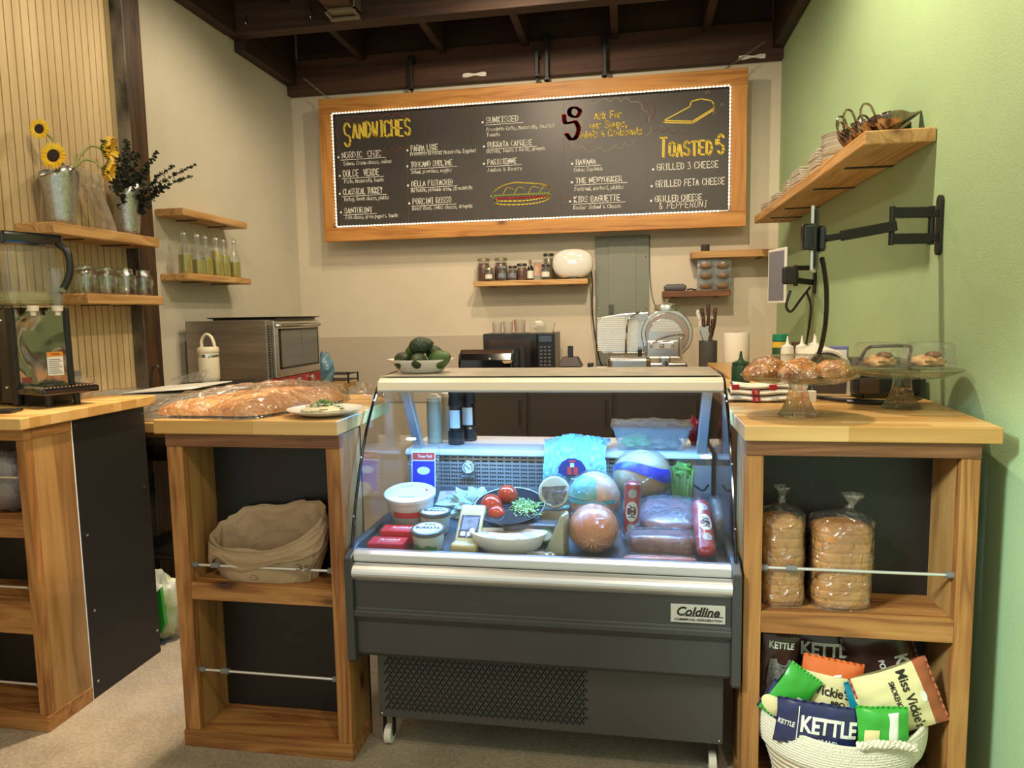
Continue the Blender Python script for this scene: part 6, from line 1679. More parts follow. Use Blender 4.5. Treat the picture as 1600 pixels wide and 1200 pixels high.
m = MB(); m.box(-.092, -.03, -.113, -.110, .02, .07); m.build('front_plate', P('brown_plate', (.09, .055, .03), .4), t)
cable('black cable running behind the cake stands to the wall', [(.70, 2.40, CZ + .006), (.78, 2.37, CZ + .006), (.86, 2.44, CZ + .006), (.95, 2.50, CZ + .008), (.975, 2.60, CZ + .008)], .006)
M_sq = P('squeeze_milky', (.70, .67, .58), .4, sss=.05)
for i, x in enumerate((.765, .835, .900)):
    squeeze(['left', 'middle', 'right'][i] + 'most of three white nozzle bottles by the green wall' if i != 1 else 'middle one of three white nozzle bottles by the green wall', x, 3.60 + .01 * i, CZ, .031, .155, M_sq, M_white)
squeeze('fourth white nozzle bottle standing just behind the right one', .915, 3.70, CZ, .030, .160, M_sq, M_white)
t = thing('seasoning_jar', 'green jar with a wide green lid and yellow label behind the squeeze bottles', 'jar', (.768, 3.78, CZ))
m = MB(); m.lathe([(.038, 0), (.040, .005), (.040, .14), (.034, .15)], 22); m.build('jar', P('jar_green', (.02, .07, .025), .35), t)
m = MB(); m.lathe([(.038, .148), (.040, .150), (.040, .180), (.037, .183)], 22); m.build('lid', P('lid_green', (.01, .20, .10), .4), t)
m = MB(); m.lathe([(.0408, .115), (.0408, .145)], 22, cap=False); m.build('label', P('yellow_label', (.62, .42, .05), .5), t)
t = thing('seasoning_jar', 'small brown capped jar right of the green lidded jar', 'jar', (.850, 3.80, CZ))
m = MB(); m.lathe([(.025, 0), (.025, .10), (.022, .11)], 18); m.build('jar', M_spice, t); m = MB(); m.lathe([(.024, .108), (.024, .14)], 18); m.build('lid', P('lid_brown', (.09, .05, .03), .5), t)
t = thing('serving_board', 'small cream tray lying near the paper towel roll', 'tray', (.60, 3.45, CZ))
m = MB(); m.box(-.06, .09, -.05, .06, 0, .012); m.build('tray', M_cream, t, bevel=.005)
t = thing('snack_box', 'upright blue and violet box by the green wall', 'box', (.905, 3.25, CZ), -.3)
m = MB(); m.box(-.04, .04, -.02, .02, 0, .145); m.build('carton', P('violet_carton', (.14, .16, .42), .5), t, bevel=.002)
m = MB(); m.box(-.034, .034, -.0212, -.02, .09, .13); m.build('pale_panel', M_lidlab, t)

# ------------------------------------------------------------------ paper towel, knives, slicer, back counter
BZ = 1.0005
t = thing('paper_towel_roll', 'white paper towel roll standing on the back worktop', 'paper towel', (.640, 4.40, BZ))
m = MB(); m.lathe([(.020, .262), (.020, .2), (.020, .0), (.074, 0), (.076, .004), (.076, .262), (.074, .265), (.02, .265)], 36, cap=False); m.build('roll', P('towel_paper', (.78, .74, .64), .9, bmp=.3, bscale=120), t)
t = thing('knife_holder', 'dark grey cylindrical knife holder on the back worktop', 'holder', (.482, 4.50, BZ))
m = MB(); m.lathe([(.054, 0), (.056, .004), (.056, .215), (.052, .215), (.050, .18)], 28, cap=False); m.add([(0, 0, .18)] + [(.050 * math.cos(2 * PI * k / 28), .050 * math.sin(2 * PI * k / 28), .18) for k in range(28)], [(0, 1 + k, 1 + (k + 1) % 28) for k in range(28)]); m.build('cylinder', P('holder_grey', (.075, .072, .07), .4), t)
M_kh = P('knife_brown', (.07, .028, .014), .45)
M_blade = P('blade_steel', (.60, .66, .74), .22, metal=.9)
def knife(lab, x, y, z0, lean, zb, zt, mh, wide=.022, blade=True):
    """handle up, blade down into the holder"""
    t = thing('knife', lab, 'knife', (x, y, BZ + z0)); t.rotation_euler = (0, lean, 0)
    if blade:
        m = MB(); m.prism([(-wide * .2, 0), (wide * .4, .0), (wide, zb), (-wide, zb)], -.001, .001, 'y'); m.build('blade', M_blade, t)
    m = MB(); m.tube([(0, 0, zb - .004), (0, 0, zb + .02), (.003, 0, (zb + zt) / 2), (-.002, 0, zt - .02), (0, 0, zt)], [.009, .012, .010, .013, .010], 10); h = m.build('handle', mh, t)
    m = MB()
    for k in range(3):
        z = zb + .02 + k * (zt - zb - .04) / 2; m.ball((0, -.0105, z), .0035, 8, 5)
    m.build('rivets', M_chrome, h)
knife('wide bladed chef knife at the front left of the knife holder', .470, 4.475, .185, -.13, .12, .235, M_kh, .030)
knife('tallest brown handled knife in the knife holder', .478, 4.51, .185, .02, .10, .260, M_kh, .010)
knife('short brown handled knife in the middle of the knife holder', .490, 4.47, .185, .04, .02, .125, M_kh, .008)
knife('brown handled knife leaning right in the knife holder', .500, 4.50, .185, .06, .06, .165, M_kh, .008)
knife('second tall brown knife at the right side of the knife holder', .505, 4.52, .185, .10, .10, .235, M_kh, .008)
knife('white handled knife at the left side of the knife holder', .455, 4.515, .185, -.16, .10, .225, M_white, .010)
# meat slicer
t = thing('meat_slicer', 'polished aluminium meat slicer on the back worktop', 'meat slicer', (.06, 4.62, BZ))
M_sl = P('slicer_alu', (.66, .64, .60), .20, metal=1.0)
m = MB(); m.box(-.205, .07, -.13, .17, .022, .120); m.build('base', M_sl, t, bevel=.03, seg=4)
m = MB(); m.box(.05, .30, -.10, .17, .022, .075); m.build('base_wing', M_sl, t, bevel=.012)
m = MB(); m.box(-.17, .29, -.09, .15, .006, .022)
for x in (-.17, .26):
    for y in (-.08, .13): m.cyl((x, y, 0), (x, y, .02), .02)
m.build('feet', M_blackpl, t)
m = MB(); m.cyl((.175, .035, .255), (.175, -.005, .255), .165, seg=48); m.build('blade_guard', M_sl, t, bevel=.006)
m = MB(); m.cyl((.175, -.012, .255), (.175, -.020, .255), .140, seg=48); m.build('blade_cover', P('copper_tint', (.55, .42, .34), .22, metal=1.0), t, bevel=.004)
m = MB(); m.cyl((.165, -.026, .245), (.165, -.030, .245), .112, seg=48); m.build('blade_plate', M_sl, t, bevel=.003)
m = MB(); 
for k in range(8):
    z = .275 + k * .011; hw = math.sqrt(max(0, .100 ** 2 - (z - .245) ** 2)); m.box(.165 - hw, .165 + hw, -.033, -.030, z, z + .005)
m.build('cover_fins', P('fin_pale', (.72, .70, .62), .35), t)
m = MB(); m.prism([(-.27, .155), (-.285, .20), (-.285, .33), (-.25, .375), (-.10, .395), (.06, .40), (.06, .13), (-.24, .13)], .02, .035, 'y'); cg = m.build('gauge_plate', M_sl, t, bevel=.008)
M_fin = P('fin_white', (.78, .76, .68), .35)
m = MB()
for k in range(18): m.box(-.275, -.01, .012, .020, .150 + k * .0125, .157 + k * .0125)
m.build('plate_ribs', M_fin, cg)
m = MB(); m.tube(smooth_path([(-.09, -.01, .13), (-.085, -.02, .25), (-.075, -.02, .34), (-.03, .0, .385), (.0, .0, .40)], 5), .007, 8); m.build('carriage_rail', M_chrome, t)
m = MB(); m.add([(-.10, -.015, .395), (.09, -.015, .405), (.07, .02, .34), (-.10, .02, .33)], [(0, 1, 2, 3)]); m.build('plastic_guard', M_filmh, t)
m = MB(); m.box(.045, .245, -.075, -.060, .110, .215); m.box(.025, .265, -.085, -.055, .095, .112); m.box(.25, .265, -.085, -.055, .10, .235); m.box(.025, .038, -.085, -.055, .10, .19); cr_ = m.build('carriage', M_sl, t, bevel=.005)
m = MB(); m.box(.065, .215, -.083, -.076, .165, .205); m.build('carriage_plate', M_alu, cr_, bevel=.003)
for x in (.075, .14, .205):
    m = MB(); m.ball((x, -.088, .182), .011 if x != .14 else .016, 12, 8); m.build('knob', M_chrome, cr_)
m = MB(); m.tube(smooth_path([(.08, -.09, .20), (.15, -.10, .235), (.23, -.10, .255), (.285, -.08, .245)], 6), .005, 8); m.build('pusher_arm', M_chrome, cr_)
m = MB(); m.box(-.012, .014, -.10, -.08, .115, .165); m.build('grip', M_blackpl, cr_, bevel=.004)
m = MB(); m.box(.125, .195, -.095, -.02, .022, .115); m.build('column', M_sl, t, bevel=.01)
m = MB(); m.cyl((.16, -.095, .07), (.16, -.112, .07), .022, seg=20); m.build('dial', M_chrome, t, bevel=.003)
m = MB(); m.lathe([(.08, .405), (.082, .42), (.07, .445), (.03, .455)], 28, c=(.175, .02, 0), sy=.5); m.build('sharpener', M_sl, t)
m = MB(); m.cyl((.175, .02, .45), (.175, .02, .475), .006); m.lathe([(.014, .473), (.016, .478), (.010, .482)], 14, c=(.175, .02, 0)); m.build('top_knob', M_chrome, t)
# scales / small press
t = thing('counter_press', 'small chrome and black bench device between the microwave and the slicer', 'appliance', (-.392, 4.60, BZ))
m = MB(); m.box(-.075, .075, -.06, .07, .008, .050); m.build('base', M_chrome, t, bevel=.006)
m = MB(); m.add([(-.082, -.065, .05), (.082, -.065, .05), (.082, .075, .05), (-.082, .075, .05), (-.05, -.04, .115), (.05, -.04, .115), (.05, .05, .115), (-.05, .05, .115)], [(0, 1, 5, 4), (1, 2, 6, 5), (2, 3, 7, 6), (3, 0, 4, 7), (4, 5, 6, 7), (3, 2, 1, 0)], False); m.build('top', P('dark_brown_top', (.05, .035, .03), .3), t, bevel=.006)
m = MB(); m.box(-.018, .018, -.01, .02, .115, .185); m.build('lever', M_blackgl, t, bevel=.004)
for x in (-.06, .06):
    m = MB(); m.cyl((x, -.05, 0), (x, -.05, .01), .01); m.build('foot', M_chrome, t)
m = MB()
for z in (0, .018, .036): m.box(-.035, .035, -.02, .02, z, z + .013)
tag(m.build('plug_stack', M_white, bevel=.004, loc=(-.185, 4.58, BZ)), 'white ribbed power adaptor at the foot of the hanging cable', 'adaptor')
t = thing('small_gadget', 'small dark chrome gadget beside the white adaptor', 'gadget', (-.262, 4.64, BZ))
m = MB(); m.box(-.02, .02, -.02, .02, 0, .07); m.build('body', M_blackpl, t, bevel=.006); m = MB(); m.cyl((-.035, -.01, .03), (.02, -.022, .04), .008); m.build('chrome_arm', M_chrome, t)
# microwave
t = thing('microwave', 'black microwave oven on the back worktop', 'microwave', (-.742, 4.78, BZ))
m = MB(); m.box(-.245, .245, -.16, .19, .008, .272); m.build('housing', M_blackpl, t, bevel=.004)
m = MB(); m.box(-.243, .125, -.175, -.16, .012, .268); d = m.build('door', M_blackgl, t, bevel=.003)
m = MB(); m.box(-.20, .08, -.1765, -.175, .05, .235); m.build('window', P('mw_window', (.025, .022, .022), .1, coat=.5), d)
m = MB(); m.box(.128, .243, -.175, -.16, .012, .268); cp = m.build('control_panel', P('mw_panel', (.012, .013, .016), .25), t, bevel=.003)
m = MB(); m.box(.14, .225, -.1765, -.175, .215, .255); m.build('display', P('mw_display', (.06, .09, .14), .2), cp)
m = MB()
for r_ in range(7):
    for c_ in range(3): m.box(.143 + c_ * .028, .161 + c_ * .028, -.1765, -.175, .03 + r_ * .024, .042 + r_ * .024)
m.build('buttons', P('mw_btn', (.10, .10, .11), .5), cp)
m = MB()
for x in (-.21, .21):
    for y in (-.13, .16): m.cyl((x, y, 0), (x, y, .009), .014)
m.build('feet', M_blackpl, t)
t = thing('bread_bin', 'glossy black rounded bread bin in front of the microwave', 'bread bin', (-.922, 4.48, BZ))
sec = [(-.10, 0), (-.112, .04), (-.112, .11), (-.095, .15), (-.05, .175), (.02, .180), (.09, .178), (.10, .16), (.10, 0)]
m = MB(); m.prism(sec, -.185, .185, 'x'); m.build('body', M_blackgl, t, bevel=.022, seg=4)
m = MB(); m.box(-.17, .17, -.1135, -.1115, .068, .070); m.build('door_line', M_slot, t)
o = MB().cyl((.03, -.12, .12), (.03, -.112, .12), .006); o.build('door_knob', M_cream, t)
t = thing('card_tag', 'small brown paper tag on the bread bin front', 'tag', (-.79, 4.352, 1.112))
m = MB(); m.add([(-.02, -.006, -.006), (.05, -.002, -.004), (.035, -.010, -.02), (-.005, -.012, -.022)], [(0, 3, 2, 1)]); m.build('card', P('kraft_tag', (.38, .24, .12), .8), t, solid=.001)
M_cupw = clear('cup_white', (.85, .82, .76), .2, 1.4, haze=.55, hazec=(.72, .66, .55))
MZ = BZ + .2725
for i, (x, y, r_, h, lab) in enumerate(((-.915, 4.76, .036, .075, 'left stack of white cups on the microwave'), (-.838, 4.76, .036, .080, 'middle stack of white cups on the microwave'), (-.752, 4.76, .038, .085, 'right stack of white cups with a pink cup, on the microwave'))):
    t = thing('cup_stack', lab, 'cup', (x, y, MZ))
    m = MB(); m.lathe([(r_ * .85, 0), (r_, h)], 22, cap=False); m.lathe([(r_ * .8, .008), (r_ * .96, h + .004)], 22, cap=False); m.build('cup', M_cupw, t)
    if i == 2:
        m = MB(); m.lathe([(r_ * .75, .010), (r_ * .85, h + .006)], 18, cap=False, c=(-.014, .004, 0)); m.build('pink_cup', P('pink_cup', (.50, .22, .18), .5), t)
t = thing('tea_box', 'open clear box of small bags at the right end of the microwave top', 'box', (-.600, 4.76, MZ))
m = MB(); m.add([(-.075, -.04, 0), (.075, -.04, 0), (.075, .04, 0), (-.075, .04, 0), (-.09, -.05, .07), (.09, -.05, .07), (.09, .05, .07), (-.09, .05, .07)], [(3, 2, 1, 0), (0, 1, 5, 4), (1, 2, 6, 5), (2, 3, 7, 6), (3, 0, 4, 7)], False); m.build('box', M_cupw, t)
m = MB(); crumple(m, -.02, 0, .045, .045, .03, .032, .5, 4, 3, 18, 10); m.build('bags', M_paper, t)
m = MB(); m.ball((-.02, -.035, .045), (.008, .004, .006), 8, 5); m.build('green_dot', M_inkg, t)

# ------------------------------------------------------------------ crockery on the long green wall shelf
SZ2 = 1.9925
M_plate = P('plate_white', (.72, .68, .60), .25, coat=.2)
def round_plate(r):
    t = thing('dinner_plate', 'x', 'plate')
    m = MB(); m.lathe([(0, .001), (r * .6, .001), (r * .66, .004), (r * .98, .016), (r, .019), (r * .97, .018), (r * .64, .008), (0, .006)], 36, cap=False); m.build('plate', M_plate, t)
    return t
def square_plate(w):
    t = thing('square_plate', 'x', 'plate')
    m = MB(); a, b_ = w * .33, w * .5
    def sq(h, z): return [(-h, -h, z), (h, -h, z), (h, h, z), (-h, h, z)]
    v = sq(a, .001) + sq(b_, .013) + sq(b_ * .985, .016) + sq(a * .98, .005)
    f = [(3, 2, 1, 0), (12, 13, 14, 15)]
    for k in range(3): f += [(4 * k + i, 4 * k + (i + 1) % 4, 4 * k + 4 + (i + 1) % 4, 4 * k + 4 + i) for i in range(4)]
    m.add(v, f, False); m.build('plate', M_plate, t, bevel=.003)
    return t
def stack(proto, n, x, y, dz, lab, grp, rz=0, first=True):
    for k in range(n):
        o = proto if (k == 0 and first) else copy_tree(proto)
        o.location = (x + .003 * math.sin(k * 2.1), y + .004 * math.sin(k * 1.3 + 1), SZ2 + k * dz); o.rotation_euler = (0, 0, rz + .03 * math.sin(k * 1.7))
        o['label'] = lab; o['group'] = grp
rp_ = round_plate(.098)
stack(rp_, 9, .882, 3.13, .0125, 'round white plate in the stack beside the gravy boats', 'round plates on the green wall shelf')
sq1 = square_plate(.165)
stack(sq1, 8, .884, 3.37, .0125, 'square white plate in the tall stack next to the round plates', 'square plates next to the round ones')
stack(sq1, 8, .884, 3.70, .0110, 'square white plate in the middle stack of the green wall shelf', 'square plates, middle stack', .05, False)
stack(sq1, 6, .884, 3.92, .0110, 'square white plate in the stack just beyond the middle one', 'square plates beyond the middle stack', -.05, False)
stack(sq1, 5, .884, 4.22, .0110, 'square white plate in the low stack second from the far end of the shelf', 'square plates, second from the far end', .04, False)
stack(sq1, 5, .884, 4.50, .0100, 'square white plate in the farthest stack of the green wall shelf', 'square plates at the far end', .1, False)
M_silver = P('silver_brown_reflect', (.42, .33, .27), .10, metal=.92, c2=(.16, .11, .09), nscale=26)  # brownish reflections are put into the colour of the silver
def gravy(lab, x, y, rz, s=1.0):
    t = thing('gravy_boat', lab, 'gravy boat', (x, y, SZ2), rz); t.scale = (s, s, s)
    def f(u, v):
        a = 2 * PI * u; r = .012 + .032 * math.sin(v * PI * .5)
        sp = max(0, math.cos(a)) ** 6
        x_ = r * math.cos(a) * 1.25 + sp * .055 * v * v; y_ = r * math.sin(a) * (1 - .25 * sp * v)
        return (x_, y_, .008 + .052 * v + sp * .022 * v * v - .004 * math.cos(2 * a) * v)
    m = MB(); m.lathe([(.026, 0), (.024, .004), (.012, .009)], 24); m.grid(f, 36, 8, closed_u=True); m.build('body', M_silver, t, solid=.002)
    m = MB(); m.tube(smooth_path([(-.048, 0, .056), (-.066, 0, .086), (-.088, 0, .090), (-.098, 0, .066), (-.086, 0, .042), (-.050, 0, .028)], 6), .0034, 8); m.build('handle', M_silver, t)
    return t
gl_ = ['nearest gravy boat, spout pointing at the green wall', 'second gravy boat from the near shelf end', 'gravy boat at the shelf edge with its loop handle raised', 'fourth gravy boat, beside the round plates', 'gravy boat at the back of the group against the wall']
gb = gravy(gl_[0], .885, 2.66, .35, 1.15)
for k, (x, y, r_) in enumerate(((.840, 2.735, .5), (.835, 2.83, .6), (.845, 2.925, .8))): dup(gb, (x, y, SZ2), r_, label=gl_[k + 1])
o = dup(gb, (.925, 2.80, SZ2), .2, label=gl_[4])

# ------------------------------------------------------------------ contents of the left wooden cabinet
t = thing('paper_bag', 'large open crumpled brown paper bag on the cabinet shelf', 'bag', (-1.163, 2.032, .5605))
def pb(u, v):
    a = 2 * PI * u; ca, sa = math.cos(a), math.sin(a)
    hr = .150 + .060 * sa + .050 * ca * (1 if ca > 0 else .3)      # rim height round the mouth
    if v < .5:                     # outside wall
        k = v / .5; rx = .170 + .035 * math.sin(k * PI * .6); ry = .062; z = hr * k
        rx *= (1 - .06 * (1 - k)); fo = 1
    elif v < .66:                  # cuff rolled over
        k = (v - .5) / .16; rx = .203 - .018 * k; ry = .062 - .004 * k; z = hr + .018 * math.sin(PI * k); fo = .6
    else:
        k = (v - .66) / .34; rx = .183 - .02 * k; ry = .055 - .004 * k; z = hr - (hr - .012) * k; fo = .7
    n_ = .5 * N3((ca * 2.2, sa * 2.2, z * 14), 1.0, 3) + .3 * N3((ca * 5, sa * 5, z * 30), 1.0, 8)
    cs = lambda q, e: math.copysign(abs(q) ** e, q)
    return (cs(ca, .75) * (rx + .030 * n_ * fo), cs(sa, .8) * (ry + .014 * n_ * fo) + .005 * n_, max(0.001 if v < .5 else .01, z + .022 * n_ * (v > .15)))
M_kraft = P('kraft_paper', (.40, .28, .165), .75, c2=(.34, .23, .13), nscale=5, bmp=.3, bscale=30)
m = MB(); m.grid(pb, 60, 36, False, closed_u=True); m.build('bag', M_kraft, t)
m = MB(); m.add([(.145 * math.cos(2 * PI * k / 30), .048 * math.sin(2 * PI * k / 30), .006) for k in range(30)], [list(range(30))]); m.build('base', M_kraft, t)
def cuff(u, v):
    a = PI + .15 + (PI * 1.0) * u; ca, sa = math.cos(a), math.sin(a)
    hr = .150 + .060 * sa + .050 * ca * (1 if ca > 0 else .3)
    cs = lambda q, e: math.copysign(abs(q) ** e, q)
    n_ = N3((u * 6, v * 3, 1), 1.3, 5)
    L = .040 + .022 * N3((u * 5, 0, 0), 1.4, 2) + .012 * math.sin(19 * u)
    return (cs(ca, .75) * (.207 + .006 * v), cs(sa, .8) * (.066 + .006 * math.sin(PI * v)) - .006 * n_, hr + .010 - (L) * v * 1.3 + .004 * n_)
m = MB(); m.grid(cuff, 44, 8, False); m.build('folded_cuff', M_kraft, t)
text_mesh('printed_mark', '3S', .028, P('ink_brown', (.07, .05, .03), .7), t, (.150, -.071, .060), width=.05)
m = MB(); m.X = Matrix.Translation((-.02, -.0715, .020)) @ Matrix.Rotation(PI / 2, 4, 'X'); m.tube([(.014 * math.cos(a * PI / 8), .008 * math.sin(a * PI / 8), 0) for a in range(16)], .0008, 4, closed=True); m.build('stamp', P('ink_brown2', (.10, .07, .04), .7), t)
# bundle in the leftmost cabinet
t = thing('wrapped_bundle', 'round dark bundle in clear film at the left picture edge', 'package', (-2.135, 2.045, .7475))
m = MB(); m.ball((0, 0, .108), (.084, .07, .108), 30, 20, lambda v: v * (1 + .08 * N3(v, 3, 5))); m.build('bundle', P('bundle_grey', (.16, .12, .11), .5, c2=(.30, .25, .23), nscale=9), t)
m = MB(); m.sm = False; m.ball((0, 0, .110), (.090, .075, .110), 36, 24, lambda v: Vector((v.x, v.y, max(v.z, -.99))) * (1 + .10 * N3(v, 6, 2))); m.build('film', M_filmh, t)

# ------------------------------------------------------------------ loaves on the right cabinet shelf
M_crust = P('loaf_crust', (.36, .125, .028), .5, c2=(.56, .26, .065), nscale=7, bmp=.3, bscale=50)
M_slc = P('loaf_groove', (.22, .085, .025), .7)
M_tied = clear('tied_bag', (.96, .955, .94), .10, 1.5, bmp=1.0, bscale=24, haze=.025, hazec=(.80, .75, .68), boost=2.2)
def loaf(lab, x, y, w, d, h, top, lean, seed, knot):
    t = thing('bread_loaf', lab, 'bread', (x, y, .5625)); t.rotation_euler = (0, lean, .04)
    def f(u, v):
        a = 2 * PI * u; cs = lambda q, e: math.copysign(abs(q) ** e, q)
        k = 1 - .55 * max(0, (v - .9) / .1) ** 2 - .10 * max(0, (.06 - v) / .06)
        g = 1 - .030 * (abs(math.sin(v * h / .0135 * PI * .5 + seed)) ** 12)
        lump = 1 + .05 * N3((math.cos(a), math.sin(a), v * 4), 1.6, seed)
        return (cs(math.cos(a), .55) * w * k * g * lump, cs(math.sin(a), .6) * d * k * g * lump, .004 + h * v)
    m = MB(); m.grid(f, 44, 110, closed_u=True); 
    n_ = 44; m.add([f(q / n_, 1) for q in range(n_)], [list(range(n_))]); m.build('loaf', M_crust, t)
    def gbag(u, v):
        a = 2 * PI * u; cs = lambda q, e: math.copysign(abs(q) ** e, q)
        if v < .66: k = 1.05; z = h * 1.02 * v / .66
        else:
            q = (v - .66) / .34; tt = top - h * 1.02
            z = h * 1.02 + tt * q; k = 1.05 * (1 - smoothstep(0, .50, q) * .90) + .26 * smoothstep(.55, 1, q)
        pl = 1 + (.06 + .12 * max(0, v - .66)) * N3((math.cos(a) * 3, math.sin(a) * 3, v * 7), 1.3, seed + 4) + .03 * math.sin(13 * a) * smoothstep(.6, .8, v)
        sx = knot * smoothstep(.62, .9, v)
        return (cs(math.cos(a), .6) * w * k * pl + sx, cs(math.sin(a), .65) * (d * k * pl), z * (1 - .0) + .001)
    m = MB(); m.grid(gbag, 48, 60, False, closed_u=True); m.build('bag', M_tied, t)
    m = MB(); m.tube([(knot * .75 + .012 * math.cos(q), .012 * math.sin(q), h * 1.02 + (top - h * 1.02) * .52) for q in [k * PI / 4 for k in range(8)]], .002, 5, closed=True); m.build('tie', M_glassj, t)
    return t
loaf('left sliced loaf in a clear bag knotted at the top', .428, 2.040, .059, .058, .252, .335, -.015, 1, .005)
loaf('right darker sliced loaf in a clear bag with a leaning knot', .586, 2.035, .077, .060, .240, .318, .0, 5, .030)

# ------------------------------------------------------------------ rope basket and snack bags
BX, BY = .584, 1.990
t = thing('rope_basket', 'oval cream and brown coiled rope basket full of snack bags', 'basket', (BX, BY, .056))
M_rope = P('rope_cream', (.74, .68, .54), .85, bmp=.6, bscale=220)
M_ropeb = P('rope_tan', (.40, .26, .14), .85, bmp=.6, bscale=220)
def rimz(a): return .208 - .022 * max(0, -math.sin(a)) + .012 * math.cos(2 * a)
def coils(z0s, rfun, mat, nm, rr=.0064):
    m = MB()
    for zf in z0s:
        pts = []
        for k in range(56):
            a = 2 * PI * k / 56; r = rfun(zf); pts.append((r * math.cos(a) * .222, r * math.sin(a) * .124, zf * rimz(a) / .208))
        m.tube(pts, rr, 7, closed=True)
    m.build(nm, mat, t)
rf = lambda z: (.80 + .20 * smoothstep(0, .17, z)) - .02 * smoothstep(.19, .208, z)
coils([.122 + .0092 * k for k in range(10)], rf, M_rope, 'rolled_rim', .0062)
coils([.007 + .0184 * k for k in range(7)], lambda z: rf(z) * .96, M_ropeb, 'tan_coils', .0066)
coils([.016 + .0184 * k for k in range(6)], lambda z: rf(z) * .965, M_rope, 'cream_coils', .0066)
m = MB(); m.lathe([(.17, .002), (.176, .012)], 40, sy=.56); m.build('base', M_ropeb, t)
m = MB()
hp = [(.01 + .15 * k / 14, -.128 + .0 * k + .012 * (k / 14) ** 2, .188 + .010 * math.sin(PI * k / 14)) for k in range(15)]
for ph in (0, 2.1, 4.2):
    m.tube([(p[0], p[1] + .006 * math.sin(1.7 * k + ph) - .004, p[2] + .007 * math.cos(1.7 * k + ph)) for k, p in enumerate(hp)], .0062, 7)
m.build('braided_handle', M_rope, t)
# a snack bag: pillow with crimped ends; writing follows the surface
def pillow(w, h, th, seed=0):
    def T(x, z):
        ex = max(0.0, 1 - (2 * x / w) ** 2) ** .6; ez = max(0.0, 1 - (2 * z / h) ** 4) ** .8
        return th * ex * ez * (1 + .22 * N3((x * 18, z * 18, 0), 1, seed)) + .0015
    return T
def snack(lab, loc, rot, w, h, th, body, top=None, seed=0, texts=(), extra=None, topfrac=.28):
    t = thing('snack_bag', lab, 'snack bag', loc); t.rotation_euler = rot
    T = pillow(w, h, th, seed)
    wr = lambda x, z: .004 * N3((x * 30, z * 22, 0), 1, seed + 2)
    for sgn, nm in ((-1, 'front'), (1, 'back')):
        m = MB(); nu, nv = 22, 30
        def f(u, v):
            x = (u - .5) * w * (1 - .05 * math.sin(PI * v)); z = (v - .5) * h
            return (x, sgn * T(x, z) + wr(x, z), z)
        m.grid(f, nu, nv, True)
        mats = [body]
        if top is not None:
            mats.append(top)
            for k in range(len(m.m)):
                j = k // nu
                if j / nv > 1 - topfrac: m.m[k] = 1
        o = m.build(nm, mats, t)
    m = MB()
    for z in (-h / 2, h / 2):
        m.grid(lambda u, v: ((u - .5) * w * 1.0, .0025 * math.sin(u * 60) + wr((u - .5) * w, z), z + (v - .5) * .012), 40, 1, False)
    m.build('crimped_end', top or body, t)
    for (s, size, x, z, width, mat_, bold, rz) in texts:
        def warp(v, x=x, z=z, rz=rz):
            c, s_ = math.cos(rz), math.sin(rz); X = x + v[0] * c - v[2] * s_; Z = z + v[0] * s_ + v[2] * c
            return (X, -T(X, Z) + wr(X, Z) - .0016 + v[1], Z)
        text_mesh('lettering', s, size, mat_, t, (0, 0, 0), width=width, bold=bold, warp=warp)
    if extra:
        for (nm, poly, mat_) in extra:
            m = MB(); n = len(poly); cx = sum(p[0] for p in poly) / n; cz = sum(p[1] for p in poly) / n
            rings = [[(cx + (p[0] - cx) * q, cz + (p[1] - cz) * q) for p in poly] for q in (.25, .5, .75, 1)]
            vs = [(cx, -T(cx, cz) + wr(cx, cz) - .0022, cz)]
            for R_ in rings: vs += [(p[0], -T(p[0], p[1]) + wr(p[0], p[1]) - .0022, p[1]) for p in R_]
            fs = [(0, 1 + k, 1 + (k + 1) % n) for k in range(n)]
            for r_ in range(3): fs += [(1 + r_ * n + k, 1 + (r_ + 1) * n + k, 1 + (r_ + 1) * n + (k + 1) % n, 1 + r_ * n + (k + 1) % n) for k in range(n)]
            m.add(vs, fs, True); m.build(nm, mat_, t)
    return t
FO = dict(rough=.32, coat=.25)
M_kbr = P('foil_brown', (.055, .022, .016), **FO)
M_knv = P('foil_navy', (.018, .022, .085), **FO)
M_kor = P('foil_orange', (.62, .13, .03), **FO)
M_kru = P('foil_rust', (.36, .085, .035), **FO)
M_kcr = P('foil_cream', (.74, .64, .34), **FO)
M_kgr = P('foil_green', (.04, .34, .035), **FO)
M_kte = P('foil_teal', (.01, .20, .30), **FO)
M_kwh = P('print_white', (.78, .76, .68), .5)
M_kbk = P('print_black', (.015, .012, .01), .5)
M_kgy = P('print_grey', (.30, .30, .28), .6, c2=(.12, .10, .09), nscale=120)
def ell(cx, cz, a, b_, n=20): return [(cx + a * math.cos(2 * PI * k / n), cz + b_ * math.sin(2 * PI * k / n)) for k in range(n)]
kettle = lambda s, x=0, z=.05, rz=0: [('KETTLE', .052 * s, x, z, .150 * s, M_kwh, .0016 * s, rz)]
def full(s, x, z, rz=0):
    c, q = math.cos(rz), math.sin(rz)
    off = lambda d: (x + q * d, z - c * d)
    a = off(.036 * s); b_ = off(.062 * s)
    return [('KETTLE', .056 * s, x, z, .155 * s, M_kwh, .0018 * s, rz), ('BRAND', .016 * s, a[0], a[1], .055 * s, M_kwh, .0003, rz), ('POTATO CHIPS', .024 * s, b_[0], b_[1], .150 * s, M_kwh, .0004, rz)]
swash = [('swoosh', [(-.02, .105), (.02, .118), (.055, .105), (.066, .06), (.058, .06), (.045, .097), (.02, .108), (-.015, .100)], M_kwh)]
